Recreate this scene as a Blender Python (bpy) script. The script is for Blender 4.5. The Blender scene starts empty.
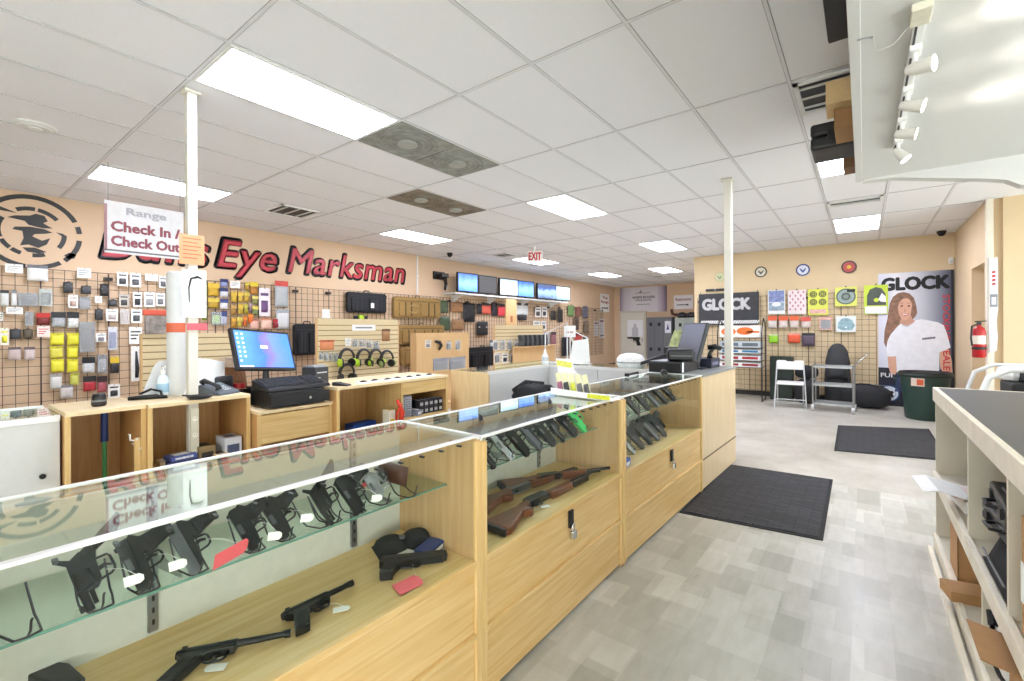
import bpy, bmesh, math, random
from mathutils import Vector, Matrix
random.seed(7)
C = bpy.context.scene.collection
sc = bpy.context.scene
# ---------------------------------------------------------------- camera
F_PX, YAW, CY, ROLL, H = 457.999, 0.654737, 329.2, -0.005, 1.43
Fv = Vector((-math.sin(YAW), math.cos(YAW), 0)); Rv = Vector((math.cos(YAW), math.sin(YAW), 0)); Uv = Vector((0, 0, 1))
R2 = Rv*math.cos(ROLL) + Uv*math.sin(ROLL); U2 = -Rv*math.sin(ROLL) + Uv*math.cos(ROLL)
cam_d = bpy.data.cameras.new('camera'); cam = bpy.data.objects.new('camera', cam_d); C.objects.link(cam)
cam_d.sensor_width = 36.0; cam_d.lens = F_PX/1024*36.0
cam_d.shift_y = -(340.5-CY)/1024; cam_d.clip_start = 0.05; cam_d.clip_end = 100
cam.matrix_world = Matrix(((R2.x, U2.x, -Fv.x, 0), (R2.y, U2.y, -Fv.y, 0), (R2.z, U2.z, -Fv.z, H), (0, 0, 0, 1)))
sc.camera = cam
# ---------------------------------------------------------------- world, exposure
sc.view_settings.view_transform = 'Standard'; sc.view_settings.look = 'None'
sc.view_settings.gamma = 1.0; sc.view_settings.use_curve_mapping = False
sc.view_settings.exposure = 0.88
TROFFER = 16.0       # ceiling panel emission
WORLD = 4.2          # overcast daylight through the added, unseen windows
w = bpy.data.worlds.new('world'); sc.world = w; w.use_nodes = True
w.node_tree.nodes['Background'].inputs[0].default_value = (0.95, 0.955, 1.0, 1)
w.node_tree.nodes['Background'].inputs[1].default_value = WORLD
CEIL = 3.05

# measured points: the photograph's sight line met with a real plane of the room
def _ray(px, py): return Fv + R2*((px-512)/F_PX) + U2*((CY-py)/F_PX)
def onX(px, py, x):
    d = _ray(px, py); d = d*(x/d.x); return Vector((d.x, d.y, d.z+H))
def onY(px, py, y):
    d = _ray(px, py); d = d*(y/d.y); return Vector((d.x, d.y, d.z+H))
def onZ(px, py, z):
    d = _ray(px, py); d = d*((z-H)/d.z); return Vector((d.x, d.y, d.z+H))

# ---------------------------------------------------------------- materials
MATS = {}
def _base(name, rough, metal=0.0, spec=0.5):
    m = bpy.data.materials.new(name); m.use_nodes = True
    nt = m.node_tree; b = nt.nodes['Principled BSDF']
    b.inputs['Roughness'].default_value = rough; b.inputs['Metallic'].default_value = metal
    b.inputs['Specular IOR Level'].default_value = spec
    return m, nt, b
def srgb(c):
    if isinstance(c, str): c = tuple(int(c[i:i+2], 16)/255 for i in (0, 2, 4))
    return tuple(x/12.92 if x <= 0.04045 else ((x+0.055)/1.055)**2.4 for x in c)
def mat(col, rough=0.5, metal=0.0, var=0.04, scale=30.0, bump=0.0, spec=0.5):
    """procedural: base colour with a little noise and optional bump"""
    key = (str(col), rough, metal, var, scale, bump, spec)
    if key in MATS: return MATS[key]
    m, nt, b = _base('m_%d' % len(MATS), rough, metal, spec)
    c = srgb(col); N = nt.nodes; L = nt.links
    tc = N.new('ShaderNodeTexCoord'); nz = N.new('ShaderNodeTexNoise'); nz.inputs['Scale'].default_value = scale
    nz.inputs['Detail'].default_value = 3
    L.new(tc.outputs['Object'], nz.inputs['Vector'])
    cr = N.new('ShaderNodeValToRGB')
    cr.color_ramp.elements[0].color = tuple(x*(1-var) for x in c)+(1,)
    cr.color_ramp.elements[1].color = tuple(min(1, x*(1+var)) for x in c)+(1,)
    cr.color_ramp.elements[0].position = 0.3; cr.color_ramp.elements[1].position = 0.7
    L.new(nz.outputs['Fac'], cr.inputs['Fac']); L.new(cr.outputs['Color'], b.inputs['Base Color'])
    if bump:
        bp = N.new('ShaderNodeBump'); bp.inputs['Strength'].default_value = bump; bp.inputs['Distance'].default_value = 0.004
        L.new(nz.outputs['Fac'], bp.inputs['Height']); L.new(bp.outputs['Normal'], b.inputs['Normal'])
    MATS[key] = m; return m
def wood(c1, c2, axis='Y', rough=0.4, k=1.0):
    key = ('wood', c1, c2, axis, rough, k)
    if key in MATS: return MATS[key]
    m, nt, b = _base('wood_%d' % len(MATS), rough); N = nt.nodes; L = nt.links
    tc = N.new('ShaderNodeTexCoord'); mp = N.new('ShaderNodeMapping')
    s = [22*k, 22*k, 22*k]; s['XYZ'.index(axis)] = 1.1*k; mp.inputs['Scale'].default_value = s
    nz = N.new('ShaderNodeTexNoise'); nz.inputs['Scale'].default_value = 2.2; nz.inputs['Detail'].default_value = 6; nz.inputs['Distortion'].default_value = 0.6
    L.new(tc.outputs['Object'], mp.inputs['Vector']); L.new(mp.outputs['Vector'], nz.inputs['Vector'])
    cr = N.new('ShaderNodeValToRGB'); cr.color_ramp.elements[0].position = 0.3; cr.color_ramp.elements[1].position = 0.72
    cr.color_ramp.elements[0].color = srgb(c2)+(1,); cr.color_ramp.elements[1].color = srgb(c1)+(1,)
    L.new(nz.outputs['Fac'], cr.inputs['Fac']); L.new(cr.outputs['Color'], b.inputs['Base Color'])
    MATS[key] = m; return m
def glass(tint=(0.97, 1.0, 0.98), boost=1.0, rough=0.0):
    key = ('glass', tint, boost, rough)
    if key in MATS: return MATS[key]
    m = bpy.data.materials.new('glass_%d' % len(MATS)); m.use_nodes = True; nt = m.node_tree; N = nt.nodes; L = nt.links
    N.remove(N['Principled BSDF'])
    tr = N.new('ShaderNodeBsdfTransparent'); tr.inputs[0].default_value = tint+(1,)
    gl = N.new('ShaderNodeBsdfGlossy'); gl.inputs['Roughness'].default_value = rough; gl.inputs[0].default_value = (0.95, 1, 0.97, 1)
    fr = N.new('ShaderNodeFresnel'); fr.inputs['IOR'].default_value = 1.5
    ge = N.new('ShaderNodeNewGeometry'); mr = N.new('ShaderNodeMapRange'); mr.inputs[3].default_value = 1.5; mr.inputs[4].default_value = 1/1.5
    L.new(ge.outputs['Backfacing'], mr.inputs[0]); L.new(mr.outputs[0], fr.inputs['IOR'])
    mu = N.new('ShaderNodeMath'); mu.operation = 'MULTIPLY'; mu.inputs[1].default_value = boost; mu.use_clamp = True
    mx = N.new('ShaderNodeMixShader'); L.new(fr.outputs[0], mu.inputs[0]); L.new(mu.outputs[0], mx.inputs[0])
    L.new(tr.outputs[0], mx.inputs[1]); L.new(gl.outputs[0], mx.inputs[2]); L.new(mx.outputs[0], N['Material Output'].inputs[0])
    MATS[key] = m; return m
def film(col=(0.95, 0.96, 0.97), a=0.35):
    """clear packaging plastic"""
    key = ('film', col, a)
    if key in MATS: return MATS[key]
    m, nt, b = _base('film_%d' % len(MATS), 0.12); b.inputs['Base Color'].default_value = srgb(col)+(1,); b.inputs['Alpha'].default_value = a
    N = nt.nodes; nz = N.new('ShaderNodeTexNoise'); nz.inputs['Scale'].default_value = 40; bp = N.new('ShaderNodeBump'); bp.inputs['Strength'].default_value = 0.3
    nt.links.new(nz.outputs['Fac'], bp.inputs['Height']); nt.links.new(bp.outputs['Normal'], b.inputs['Normal'])
    MATS[key] = m; return m
def glow(col, s):
    key = ('glow', str(col), s)
    if key in MATS: return MATS[key]
    m, nt, b = _base('glow_%d' % len(MATS), 0.4); b.inputs['Base Color'].default_value = srgb(col)+(1,)
    b.inputs['Emission Color'].default_value = srgb(col)+(1,); b.inputs['Emission Strength'].default_value = s
    MATS[key] = m; return m
def ramp_mat(stops, axis='X', lo=0.0, hi=1.0, rough=0.35, emit=0.0, noise=0.0):
    """printed or displayed colour ramp along one object axis"""
    m, nt, b = _base('print_%d' % len(bpy.data.materials), rough); N = nt.nodes; L = nt.links
    tc = N.new('ShaderNodeTexCoord'); sp = N.new('ShaderNodeSeparateXYZ'); mr = N.new('ShaderNodeMapRange')
    mr.inputs[1].default_value = lo; mr.inputs[2].default_value = hi
    L.new(tc.outputs['Object'], sp.inputs[0]); L.new(sp.outputs[axis], mr.inputs[0])
    cr = N.new('ShaderNodeValToRGB')
    while len(cr.color_ramp.elements) < len(stops): cr.color_ramp.elements.new(0.5)
    for e, (p, c) in zip(cr.color_ramp.elements, stops): e.position = p; e.color = srgb(c)+(1,)
    src = mr.outputs[0]
    if noise:
        nz = N.new('ShaderNodeTexNoise'); nz.inputs['Scale'].default_value = noise
        L.new(tc.outputs['Object'], nz.inputs['Vector'])
        ad = N.new('ShaderNodeMath'); ad.operation = 'MULTIPLY_ADD'; L.new(nz.outputs['Fac'], ad.inputs[0]); ad.inputs[1].default_value = 0.5
        su = N.new('ShaderNodeMath'); su.operation = 'SUBTRACT'; L.new(src, su.inputs[0]); su.inputs[1].default_value = 0.25
        L.new(su.outputs[0], ad.inputs[2]); src = ad.outputs[0]
    L.new(src, cr.inputs['Fac']); L.new(cr.outputs['Color'], b.inputs['Base Color'])
    if emit: L.new(cr.outputs['Color'], b.inputs['Emission Color']); b.inputs['Emission Strength'].default_value = emit
    return m

BLACK = mat('1b1b1d', 0.45, 0.0, 0.15); BLACKM = mat('26272a', 0.32, 0.5, 0.12, 60); BLACKP = mat('202022', 0.55, 0, 0.15, 80, 0.2)
FABK = mat('191a1c', 0.85, 0, 0.2, 60, 0.4); WHITE = mat('ececea', 0.5, 0, 0.02); WHITEP = mat('f4f4f2', 0.6, 0, 0.02)
CHROME = mat('c9cbcc', 0.25, 1.0, 0.04); STEEL = mat('9a9c9e', 0.35, 0.9, 0.06); GREY = mat('77797b', 0.5); CARD = mat('b98d5f', 0.8, 0, 0.06, 20)
MAPLE = wood('e2c48c', 'd0a968', 'Y'); MAPLEZ = wood('e2c48c', 'd0a968', 'Z'); MAPLEX = wood('e2c48c', 'd0a968', 'X'); MELA = wood('cba87a', 'bb9464', 'Z')
GUN_WOOD = wood('84451f', '482210', 'X', 0.35, 2.0); ALU = mat('e6e6e4', 0.35, 0.15, 0.02)
BODY = mat('d9cdb4', 0.5)

# ---------------------------------------------------------------- mesh builder
class MB:
    def __init__(s): s.v = []; s.f = []; s.i = []; s.m = 0
    def add(s, vs, fs):
        n = len(s.v); s.v += [tuple(v) for v in vs]; s.f += [tuple(n+k for k in f) for f in fs]; s.i += [s.m]*len(fs); return s
    def box(s, x0, x1, y0, y1, z0, z1, M=None):
        vs = [Vector((x, y, z)) for x in (x0, x1) for y in (y0, y1) for z in (z0, z1)]
        if M: vs = [M @ v for v in vs]
        return s.add(vs, [(0, 1, 3, 2), (4, 6, 7, 5), (0, 4, 5, 1), (2, 3, 7, 6), (0, 2, 6, 4), (1, 5, 7, 3)])
    def cb(s, c, d, M=None):
        return s.box(c[0]-d[0]/2, c[0]+d[0]/2, c[1]-d[1]/2, c[1]+d[1]/2, c[2]-d[2]/2, c[2]+d[2]/2, M)
    def prism(s, pts, y0, y1, M=None, tilt=None):
        """outline in XZ pushed along Y"""
        n = len(pts); a = sum(pts[i][0]*pts[(i+1) % n][1]-pts[(i+1) % n][0]*pts[i][1] for i in range(n))
        if a < 0: pts = pts[::-1]
        vs = [Vector((p[0], y0, p[1])) for p in pts]+[Vector((p[0], y1, p[1])) for p in pts]
        if M: vs = [M @ v for v in vs]
        fs = [tuple(range(n)), tuple(range(2*n-1, n-1, -1))]+[(i, i+n, (i+1) % n+n, (i+1) % n) for i in range(n)]
        return s.add(vs, fs)
    def prismz(s, pts, z0, z1):
        """outline in XY pushed up"""
        n = len(pts); a = sum(pts[i][0]*pts[(i+1) % n][1]-pts[(i+1) % n][0]*pts[i][1] for i in range(n))
        if a < 0: pts = pts[::-1]
        vs = [Vector((p[0], p[1], z0)) for p in pts]+[Vector((p[0], p[1], z1)) for p in pts]
        return s.add(vs, [tuple(range(n-1, -1, -1)), tuple(range(n, 2*n))]+[(i, (i+1) % n, (i+1) % n+n, i+n) for i in range(n)])
    def cyl(s, p0, p1, r0, r1=None, n=12, M=None, caps=True):
        r1 = r0 if r1 is None else r1
        p0 = Vector(p0); p1 = Vector(p1); d = (p1-p0).normalized()
        a = d.orthogonal().normalized(); b = d.cross(a)
        vs = []
        for p, r in ((p0, r0), (p1, r1)):
            for k in range(n):
                t = 2*math.pi*k/n; vs.append(p+(a*math.cos(t)+b*math.sin(t))*r)
        if M: vs = [M @ v for v in vs]
        fs = [(k, (k+1) % n, (k+1) % n+n, k+n) for k in range(n)]
        if caps: fs += [tuple(range(n-1, -1, -1)), tuple(range(n, 2*n))]
        return s.add(vs, fs)
    def tube(s, pts, r, n=8, closed=False, flat=1.0):
        pts = [Vector(p) for p in pts]; m = len(pts); vs = []
        up = None
        for i in range(m):
            if closed: d = pts[(i+1) % m]-pts[i-1]
            else: d = pts[min(i+1, m-1)]-pts[max(i-1, 0)]
            d.normalize()
            if up is None: up = d.orthogonal().normalized()
            up = (up-d*up.dot(d))
            if up.length < 1e-6: up = d.orthogonal()
            up.normalize(); b = d.cross(up)
            rr = r[i] if isinstance(r, (list, tuple)) else r
            for k in range(n):
                t = 2*math.pi*k/n; vs.append(pts[i]+(up*math.cos(t)*flat+b*math.sin(t))*rr)
        fs = []
        for i in range(m if closed else m-1):
            j = (i+1) % m
            for k in range(n): fs.append((i*n+k, i*n+(k+1) % n, j*n+(k+1) % n, j*n+k))
        if not closed: fs += [tuple(range(n-1, -1, -1)), tuple(range((m-1)*n, m*n))]
        return s.add(vs, fs)
    def lathe(s, prof, n=24, c=(0, 0, 0), M=None):
        """(r, z) profile turned about Z"""
        vs = []
        for r, z in prof:
            for k in range(n):
                t = 2*math.pi*k/n; vs.append(Vector((c[0]+r*math.cos(t), c[1]+r*math.sin(t), c[2]+z)))
        if M: vs = [M @ v for v in vs]
        fs = [(i*n+k, i*n+(k+1) % n, (i+1)*n+(k+1) % n, (i+1)*n+k) for i in range(len(prof)-1) for k in range(n)]
        if prof[0][0] > 1e-5: fs.append(tuple(range(n-1, -1, -1)))
        if prof[-1][0] > 1e-5: fs.append(tuple(range((len(prof)-1)*n, len(prof)*n)))
        return s.add(vs, fs)
    def loft(s, rings):
        """stacked closed rings with the same count"""
        n = len(rings[0]); vs = [p for r in rings for p in r]
        fs = [(i*n+k, i*n+(k+1) % n, (i+1)*n+(k+1) % n, (i+1)*n+k) for i in range(len(rings)-1) for k in range(n)]
        fs += [tuple(range(n-1, -1, -1)), tuple(range((len(rings)-1)*n, len(rings)*n))]
        return s.add(vs, fs)
    def pillow(s, w, h, d, M=None, p=2.6, n=8):
        """soft bag: superellipse front swelling off a flat back, XZ face, bulging to -Y"""
        vs = []; fs = []
        for i in range(n+1):
            for j in range(n+1):
                u = -1+2*i/n; v = -1+2*j/n
                b = max(0, (1-abs(u)**p)*(1-abs(v)**p))**0.5
                vs.append(Vector((u*w/2*(1-0.04*b*0), -d*b, v*h/2)))
        nn = (n+1)*(n+1)
        for i in range(n):
            for j in range(n): q = i*(n+1)+j; fs.append((q, q+n+1, q+n+2, q+1))
        bk = [Vector((v.x, 0.004 if True else 0, v.z)) for v in vs]
        vs += bk
        for i in range(n):
            for j in range(n): q = nn+i*(n+1)+j; fs.append((q, q+1, q+n+2, q+n+1))
        edge = [i*(n+1) for i in range(n+1)]+[n*(n+1)+j for j in range(1, n+1)]+[i*(n+1)+n for i in range(n-1, -1, -1)]+[j for j in range(n-1, 0, -1)]
        for a, b2 in zip(edge, edge[1:]+edge[:1]): fs.append((a, a+nn, b2+nn, b2))
        if M: vs = [M @ v for v in vs]
        return s.add(vs, fs)
    def build(s, name, m, parent=None, bevel=0.0, smooth=False, seg=2):
        me = bpy.data.meshes.new(name); me.from_pydata(s.v, [], s.f)
        for mm in (m if isinstance(m, (list, tuple)) else [m]): me.materials.append(mm)
        for p, i in zip(me.polygons, s.i): p.material_index = i
        bm = bmesh.new(); bm.from_mesh(me); bmesh.ops.recalc_face_normals(bm, faces=bm.faces)
        bm.to_mesh(me); bm.free()
        if smooth:
            for p in me.polygons: p.use_smooth = True
            if smooth != 'all':
                try: me.set_sharp_from_angle(angle=math.radians(40))
                except Exception: pass
        o = bpy.data.objects.new(name, me); C.objects.link(o)
        if bevel:
            b = o.modifiers.new('bevel', 'BEVEL'); b.width = bevel; b.segments = seg; b.limit_method = 'ANGLE'; b.angle_limit = math.radians(40)
        if parent: o.parent = parent
        return o
def tag(o, label, cat, group=None, kind=None):
    o['label'] = label; o['category'] = cat
    if group: o['group'] = group
    if kind: o['kind'] = kind
    return o
def place(o, loc=(0, 0, 0), rz=0.0, M=None, s=1.0):
    if M is not None: o.matrix_world = M
    else: o.location = loc; o.rotation_euler = (0, 0, rz)
    if s != 1.0: o.scale = (s, s, s)
    return o
def thing(name, label, cat, loc=(0, 0, 0), rz=0.0, group=None, M=None):
    o = bpy.data.objects.new(name, None); C.objects.link(o); o.empty_display_size = 0.05
    place(o, loc, rz, M); return tag(o, label, cat, group)
def struct(o): o['kind'] = 'structure'; return o
def dup(root, label=None, group=None, loc=None, rz=None, M=None, s=None):
    r = root.copy(); C.objects.link(r)
    if M is not None: r.matrix_world = M
    if loc is not None: r.location = loc
    if rz is not None: r.rotation_euler = (0, 0, rz)
    if s: r.scale = (s, s, s)
    if label: r['label'] = label
    if group: r['group'] = group
    for ch in list(root.children):
        c = ch.copy(); C.objects.link(c); c.parent = r
        for g in list(ch.children):
            d = g.copy(); C.objects.link(d); d.parent = c
    return r
def frame(o, x, z):
    """matrix: local X along x, local Z as near z as can be, origin o"""
    X = Vector(x).normalized(); Z = Vector(z); Z = (Z-X*Z.dot(X)).normalized(); Y = Z.cross(X)
    return Matrix(((X.x, Y.x, Z.x, o[0]), (X.y, Y.y, Z.y, o[1]), (X.z, Y.z, Z.z, o[2]), (0, 0, 0, 1)))
def text(s, w, h, m, name='lettering', parent=None, x=0.0, y=0.0, z=0.0, bold=0.0, shear=0.0, depth=0.002, rot=None, spacing=1.0, M=None):
    """lettering in the XZ plane facing -Y, its box w wide and h high with lower left corner at x, z"""
    fat = bold*0.9; bold = 0.0
    cu = bpy.data.curves.new('t', 'FONT'); cu.body = s; cu.size = 1; cu.extrude = 0.01; cu.offset = bold; cu.shear = shear; cu.space_character = spacing
    cu.resolution_u = 3 if len(s) < 9 else 2
    to = bpy.data.objects.new('t', cu); C.objects.link(to); bpy.context.view_layer.update()
    me = bpy.data.meshes.new_from_object(to.evaluated_get(bpy.context.evaluated_depsgraph_get()))
    C.objects.unlink(to); bpy.data.objects.remove(to); bpy.data.curves.remove(cu)
    xs = [v.co.x for v in me.vertices]; ys = [v.co.y for v in me.vertices]
    x0, x1, y0, y1 = min(xs), max(xs), min(ys), max(ys)
    for v in me.vertices:
        a = (v.co.x-x0)/(x1-x0)*w; b = (v.co.y-y0)/(y1-y0)*h
        d = 0 if v.co.z < 0 else 1
        if rot == 'down': p = Vector((b, 0, -a))      # reads top to bottom
        else: p = Vector((a, 0, b))
        if rot == 'down': p = Vector((b, 0, w-a))
        v.co = Vector((x+p.x, y-d*depth, z+p.z))
    if fat:
        vs = [v.co.copy() for v in me.vertices]; fs = [tuple(p.vertices) for p in me.polygons]; nv = []; nf = []
        for k in range(9):
            dx, dz = (0, 0) if k == 8 else (math.cos(k*math.pi/4)*fat*h, math.sin(k*math.pi/4)*fat*h)
            b0 = len(nv); nv += [(v.x+dx, v.y-(0.0002 if k == 8 else 0), v.z+dz) for v in vs]; nf += [tuple(b0+i for i in f) for f in fs]
        me = bpy.data.meshes.new(name); me.from_pydata(nv, [], nf)
    me.materials.clear(); me.materials.append(m)
    me.name = name; o = bpy.data.objects.new(name, me); C.objects.link(o)
    if parent: o.parent = parent
    if M: o.matrix_world = M
    return o
ORD = ['first', 'second', 'third', 'fourth', 'fifth', 'sixth', 'seventh', 'eighth', 'ninth', 'tenth', 'eleventh', 'twelfth', 'thirteenth', 'fourteenth', 'fifteenth', 'sixteenth', 'seventeenth', 'eighteenth', 'nineteenth', 'twentieth']
PI = math.pi
# ================================================================ ROOM
XL, YG, YF, XR, XP = -7.75, 10.9, 16.7, 1.27, -3.08
def floor_mat():
    m, nt, b = _base('floor_tile_and_concrete', 0.35); N = nt.nodes; L = nt.links
    tc = N.new('ShaderNodeTexCoord')
    def brick(off, sx, sy, c1, c2, rot):
        mp = N.new('ShaderNodeMapping'); mp.inputs['Location'].default_value = off; mp.inputs['Rotation'].default_value = (0, 0, rot)
        L.new(tc.outputs['Object'], mp.inputs['Vector'])
        br = N.new('ShaderNodeTexBrick'); br.inputs['Scale'].default_value = 1; br.inputs['Brick Width'].default_value = sx; br.inputs['Row Height'].default_value = sy
        br.inputs['Mortar Size'].default_value = 0.0015; br.inputs['Color1'].default_value = srgb(c1)+(1,); br.inputs['Color2'].default_value = srgb(c2)+(1,)
        br.inputs['Mortar'].default_value = srgb('b5b3aa')+(1,); br.offset = 0.5; L.new(mp.outputs['Vector'], br.inputs['Vector']); return br
    b1 = brick((0.1, 0.05, 0), 0.305, 0.152, 'd6d4cb', 'a19f93', PI/2); b2 = brick((0.23, 0.1, 0), 0.228, 0.228, 'd8d6cd', 'aaa89d', 0)
    mx = N.new('ShaderNodeMix'); mx.data_type = 'RGBA'; mx.inputs['Factor'].default_value = 0.5
    L.new(b1.outputs['Color'], mx.inputs['A']); L.new(b2.outputs['Color'], mx.inputs['B'])
    mp = N.new('ShaderNodeMapping'); mp.inputs['Scale'].default_value = (14, 4, 1); L.new(tc.outputs['Object'], mp.inputs['Vector'])
    nz = N.new('ShaderNodeTexNoise'); nz.inputs['Scale'].default_value = 1.6; nz.inputs['Detail'].default_value = 8; L.new(mp.outputs['Vector'], nz.inputs['Vector'])
    cr = N.new('ShaderNodeValToRGB'); cr.color_ramp.elements[0].position = 0.35; cr.color_ramp.elements[0].color = (0.89, 0.885, 0.86, 1); cr.color_ramp.elements[1].position = 0.65; cr.color_ramp.elements[1].color = (1, 1, 1, 1)
    L.new(nz.outputs['Fac'], cr.inputs['Fac'])
    mu = N.new('ShaderNodeMix'); mu.data_type = 'RGBA'; mu.blend_type = 'MULTIPLY'; mu.inputs['Factor'].default_value = 1
    L.new(mx.outputs['Result'], mu.inputs['A']); L.new(cr.outputs['Color'], mu.inputs['B'])
    n2 = N.new('ShaderNodeTexNoise'); n2.inputs['Scale'].default_value = 1.3; n2.inputs['Detail'].default_value = 9; n2.inputs['Roughness'].default_value = 0.65; L.new(tc.outputs['Object'], n2.inputs['Vector'])
    c2 = N.new('ShaderNodeValToRGB'); c2.color_ramp.elements[0].position = 0.32; c2.color_ramp.elements[0].color = srgb('a59f92')+(1,); c2.color_ramp.elements[1].position = 0.68; c2.color_ramp.elements[1].color = srgb('cdc9be')+(1,)
    L.new(n2.outputs['Fac'], c2.inputs['Fac'])
    sp = N.new('ShaderNodeSeparateXYZ'); L.new(tc.outputs['Object'], sp.inputs[0])
    gt = N.new('ShaderNodeMath'); gt.operation = 'GREATER_THAN'; gt.inputs[1].default_value = 5.1; L.new(sp.outputs['Y'], gt.inputs[0])
    m3 = N.new('ShaderNodeMix'); m3.data_type = 'RGBA'; L.new(gt.outputs[0], m3.inputs['Factor']); L.new(mu.outputs['Result'], m3.inputs['A']); L.new(c2.outputs['Color'], m3.inputs['B'])
    L.new(m3.outputs['Result'], b.inputs['Base Color'])
    rr = N.new('ShaderNodeMapRange'); L.new(nz.outputs['Fac'], rr.inputs[0]); rr.inputs[3].default_value = 0.22; rr.inputs[4].default_value = 0.42; L.new(rr.outputs[0], b.inputs['Roughness'])
    return m
struct(MB().box(XL-0.2, 4.2, -4.2, YF+0.2, -0.1, 0).build('floor', floor_mat()))
CEILM = mat('eeeef0', 0.9, 0, 0.015, 120, 0.3); struct(MB().box(XL-0.2, 4.2, -4.2, YF+0.2, CEIL+0.004, CEIL+0.12).build('ceiling', CEILM))
PEACH = mat('dcbf9f', 0.75, 0, 0.02, 3); TAN = mat('dfc9a2', 0.75, 0, 0.02, 3); TAN2 = mat('dcc4a0', 0.75, 0, 0.02, 3)
struct(MB().box(XL-0.15, XL, -4.2, YF+0.15, 0, CEIL+0.05).build('wall_left', PEACH))
struct(MB().box(XL, XP, YF, YF+0.15, 0, CEIL+0.05).build('wall_far', PEACH))
struct(MB().box(XP, XR+0.1, YG, YG+0.12, 0, CEIL+0.05).build('wall_front', TAN))
struct(MB().box(XP, XP+0.12, YG+0.12, YF, 0, CEIL+0.05).build('wall_partition', TAN))
mb = MB(); y0, y1, z1 = 8.47, 9.38, 2.27
mb.box(XR-0.02, XR+0.12, y1, YG, 0, CEIL+0.05); mb.box(XR-0.02, XR+0.12, y0, y1, z1, CEIL+0.05); mb.box(XR-0.02, XR+0.12, 8.36, y0, 0, CEIL+0.05)
struct(mb.build('wall_right', TAN2))
struct(MB().box(XR+0.12, 4.2, 8.3, 8.42, 0, CEIL+0.05).build('wall_return', TAN))
struct(MB().box(XR-0.03, XR+0.035, 8.28, 8.36, 0, CEIL+0.05).build('trim_1', mat('e9e2d2', 0.5), bevel=0.004))
struct(MB().box(XR+0.5, XR+0.6, 8.42, YG+0.1, 0, CEIL+0.05).build('wall_passage', mat('e6dcc6', 0.7)))
mb = MB(); SY = [-4.0, -1.0, 2.0, 5.0, 8.0]
mb.box(4.1, 4.2, -4.2, 8.3, 0, 0.4); mb.box(4.1, 4.2, -4.2, 8.3, 2.2, CEIL+0.05); mb.box(4.1, 4.2, -4.2, -4.0, 0.4, 2.2); mb.box(4.1, 4.2, 8.0, 8.3, 0.4, 2.2)
for y in SY[1:4]: mb.box(4.1, 4.2, y-0.08, y+0.08, 0.4, 2.2)
struct(mb.build('wall_side', TAN2))
for k in range(4): struct(MB().box(4.14, 4.15, SY[k]+0.08, SY[k+1]-0.08, 0.4, 2.2).build('window_%d' % (k+5), glass()))  # side windows are assumed, added out of view to bring daylight from the right
# assumed shop front behind the photographer: piers, sill, header, glass added for daylight
mb = MB(); FX = [XL, -4.9, -1.9, 1.1, 4.1]
mb.box(XL, 4.1, -4.2, -4.05, 0, 0.5); mb.box(XL, 4.1, -4.2, -4.05, 2.7, CEIL+0.05)
for x in FX: mb.box(x-0.12, x+0.12, -4.2, -4.05, 0.5, 2.7)
struct(mb.build('wall_back', TAN2))
mb = MB(); mb.box(FX[0]+0.12, FX[2]-0.12, -4.2, -4.05, 0.5, 2.7); struct(mb.build('wall_infill', TAN2))  # unseen infill, closes two openings to lessen the daylight from behind
for k in range(2, 4): struct(MB().box(FX[k]+0.12, FX[k+1]-0.12, -4.14, -4.13, 0.5, 2.7).build('window_%d' % (k+1), glass()))
# baseboards
BB = mat('2a2624', 0.6)
struct(MB().box(XP, XR-0.02, YG-0.015, YG, 0, 0.1).build('baseboard_front', BB)); struct(MB().box(XL, XL+0.015, -4, YF, 0, 0.1).build('baseboard_left', BB))
struct(MB().box(XR-0.035, XR-0.02, y1, YG, 0, 0.1).build('baseboard_right', BB))
struct(MB().box(XP-0.015, XP, YG, YF, 0, 0.1).build('baseboard_partition', BB))
# ceiling suspension grid, 2 ft by 4 ft
GX, GY, P1, P2 = -4.043, 2.297, 0.61, 1.22
TB = mat('e0e0e2', 0.6, 0, 0.01); SHADOW_LINE = mat('a8a8a4', 0.8)  # second grey paints the thin shadow line beside the bars
mb = MB()
xs = [GX+P1*i for i in range(-6, 9)]; ys = [GY+P2*j for j in range(-5, 12)]
for x in xs:
    y1_ = YF if x < XP else (YG if x < XR else 8.3)
    mb.m = 0; mb.box(x-0.009, x+0.009, -4, y1_, CEIL-0.001, CEIL+0.02); mb.m = 1; mb.box(x-0.012, x+0.012, -4, y1_, CEIL+0.0, CEIL+0.021)
for y in ys:
    x1_ = (XP if y > YG else (XR-0.02 if y > 8.3 else 4.1))
    mb.m = 0; mb.box(XL, x1_, y-0.009, y+0.009, CEIL-0.0006, CEIL+0.02); mb.m = 1; mb.box(XL, x1_, y-0.012, y+0.012, CEIL+0.0004, CEIL+0.021)
struct(mb.build('trim_2', [TB, SHADOW_LINE]))
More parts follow.
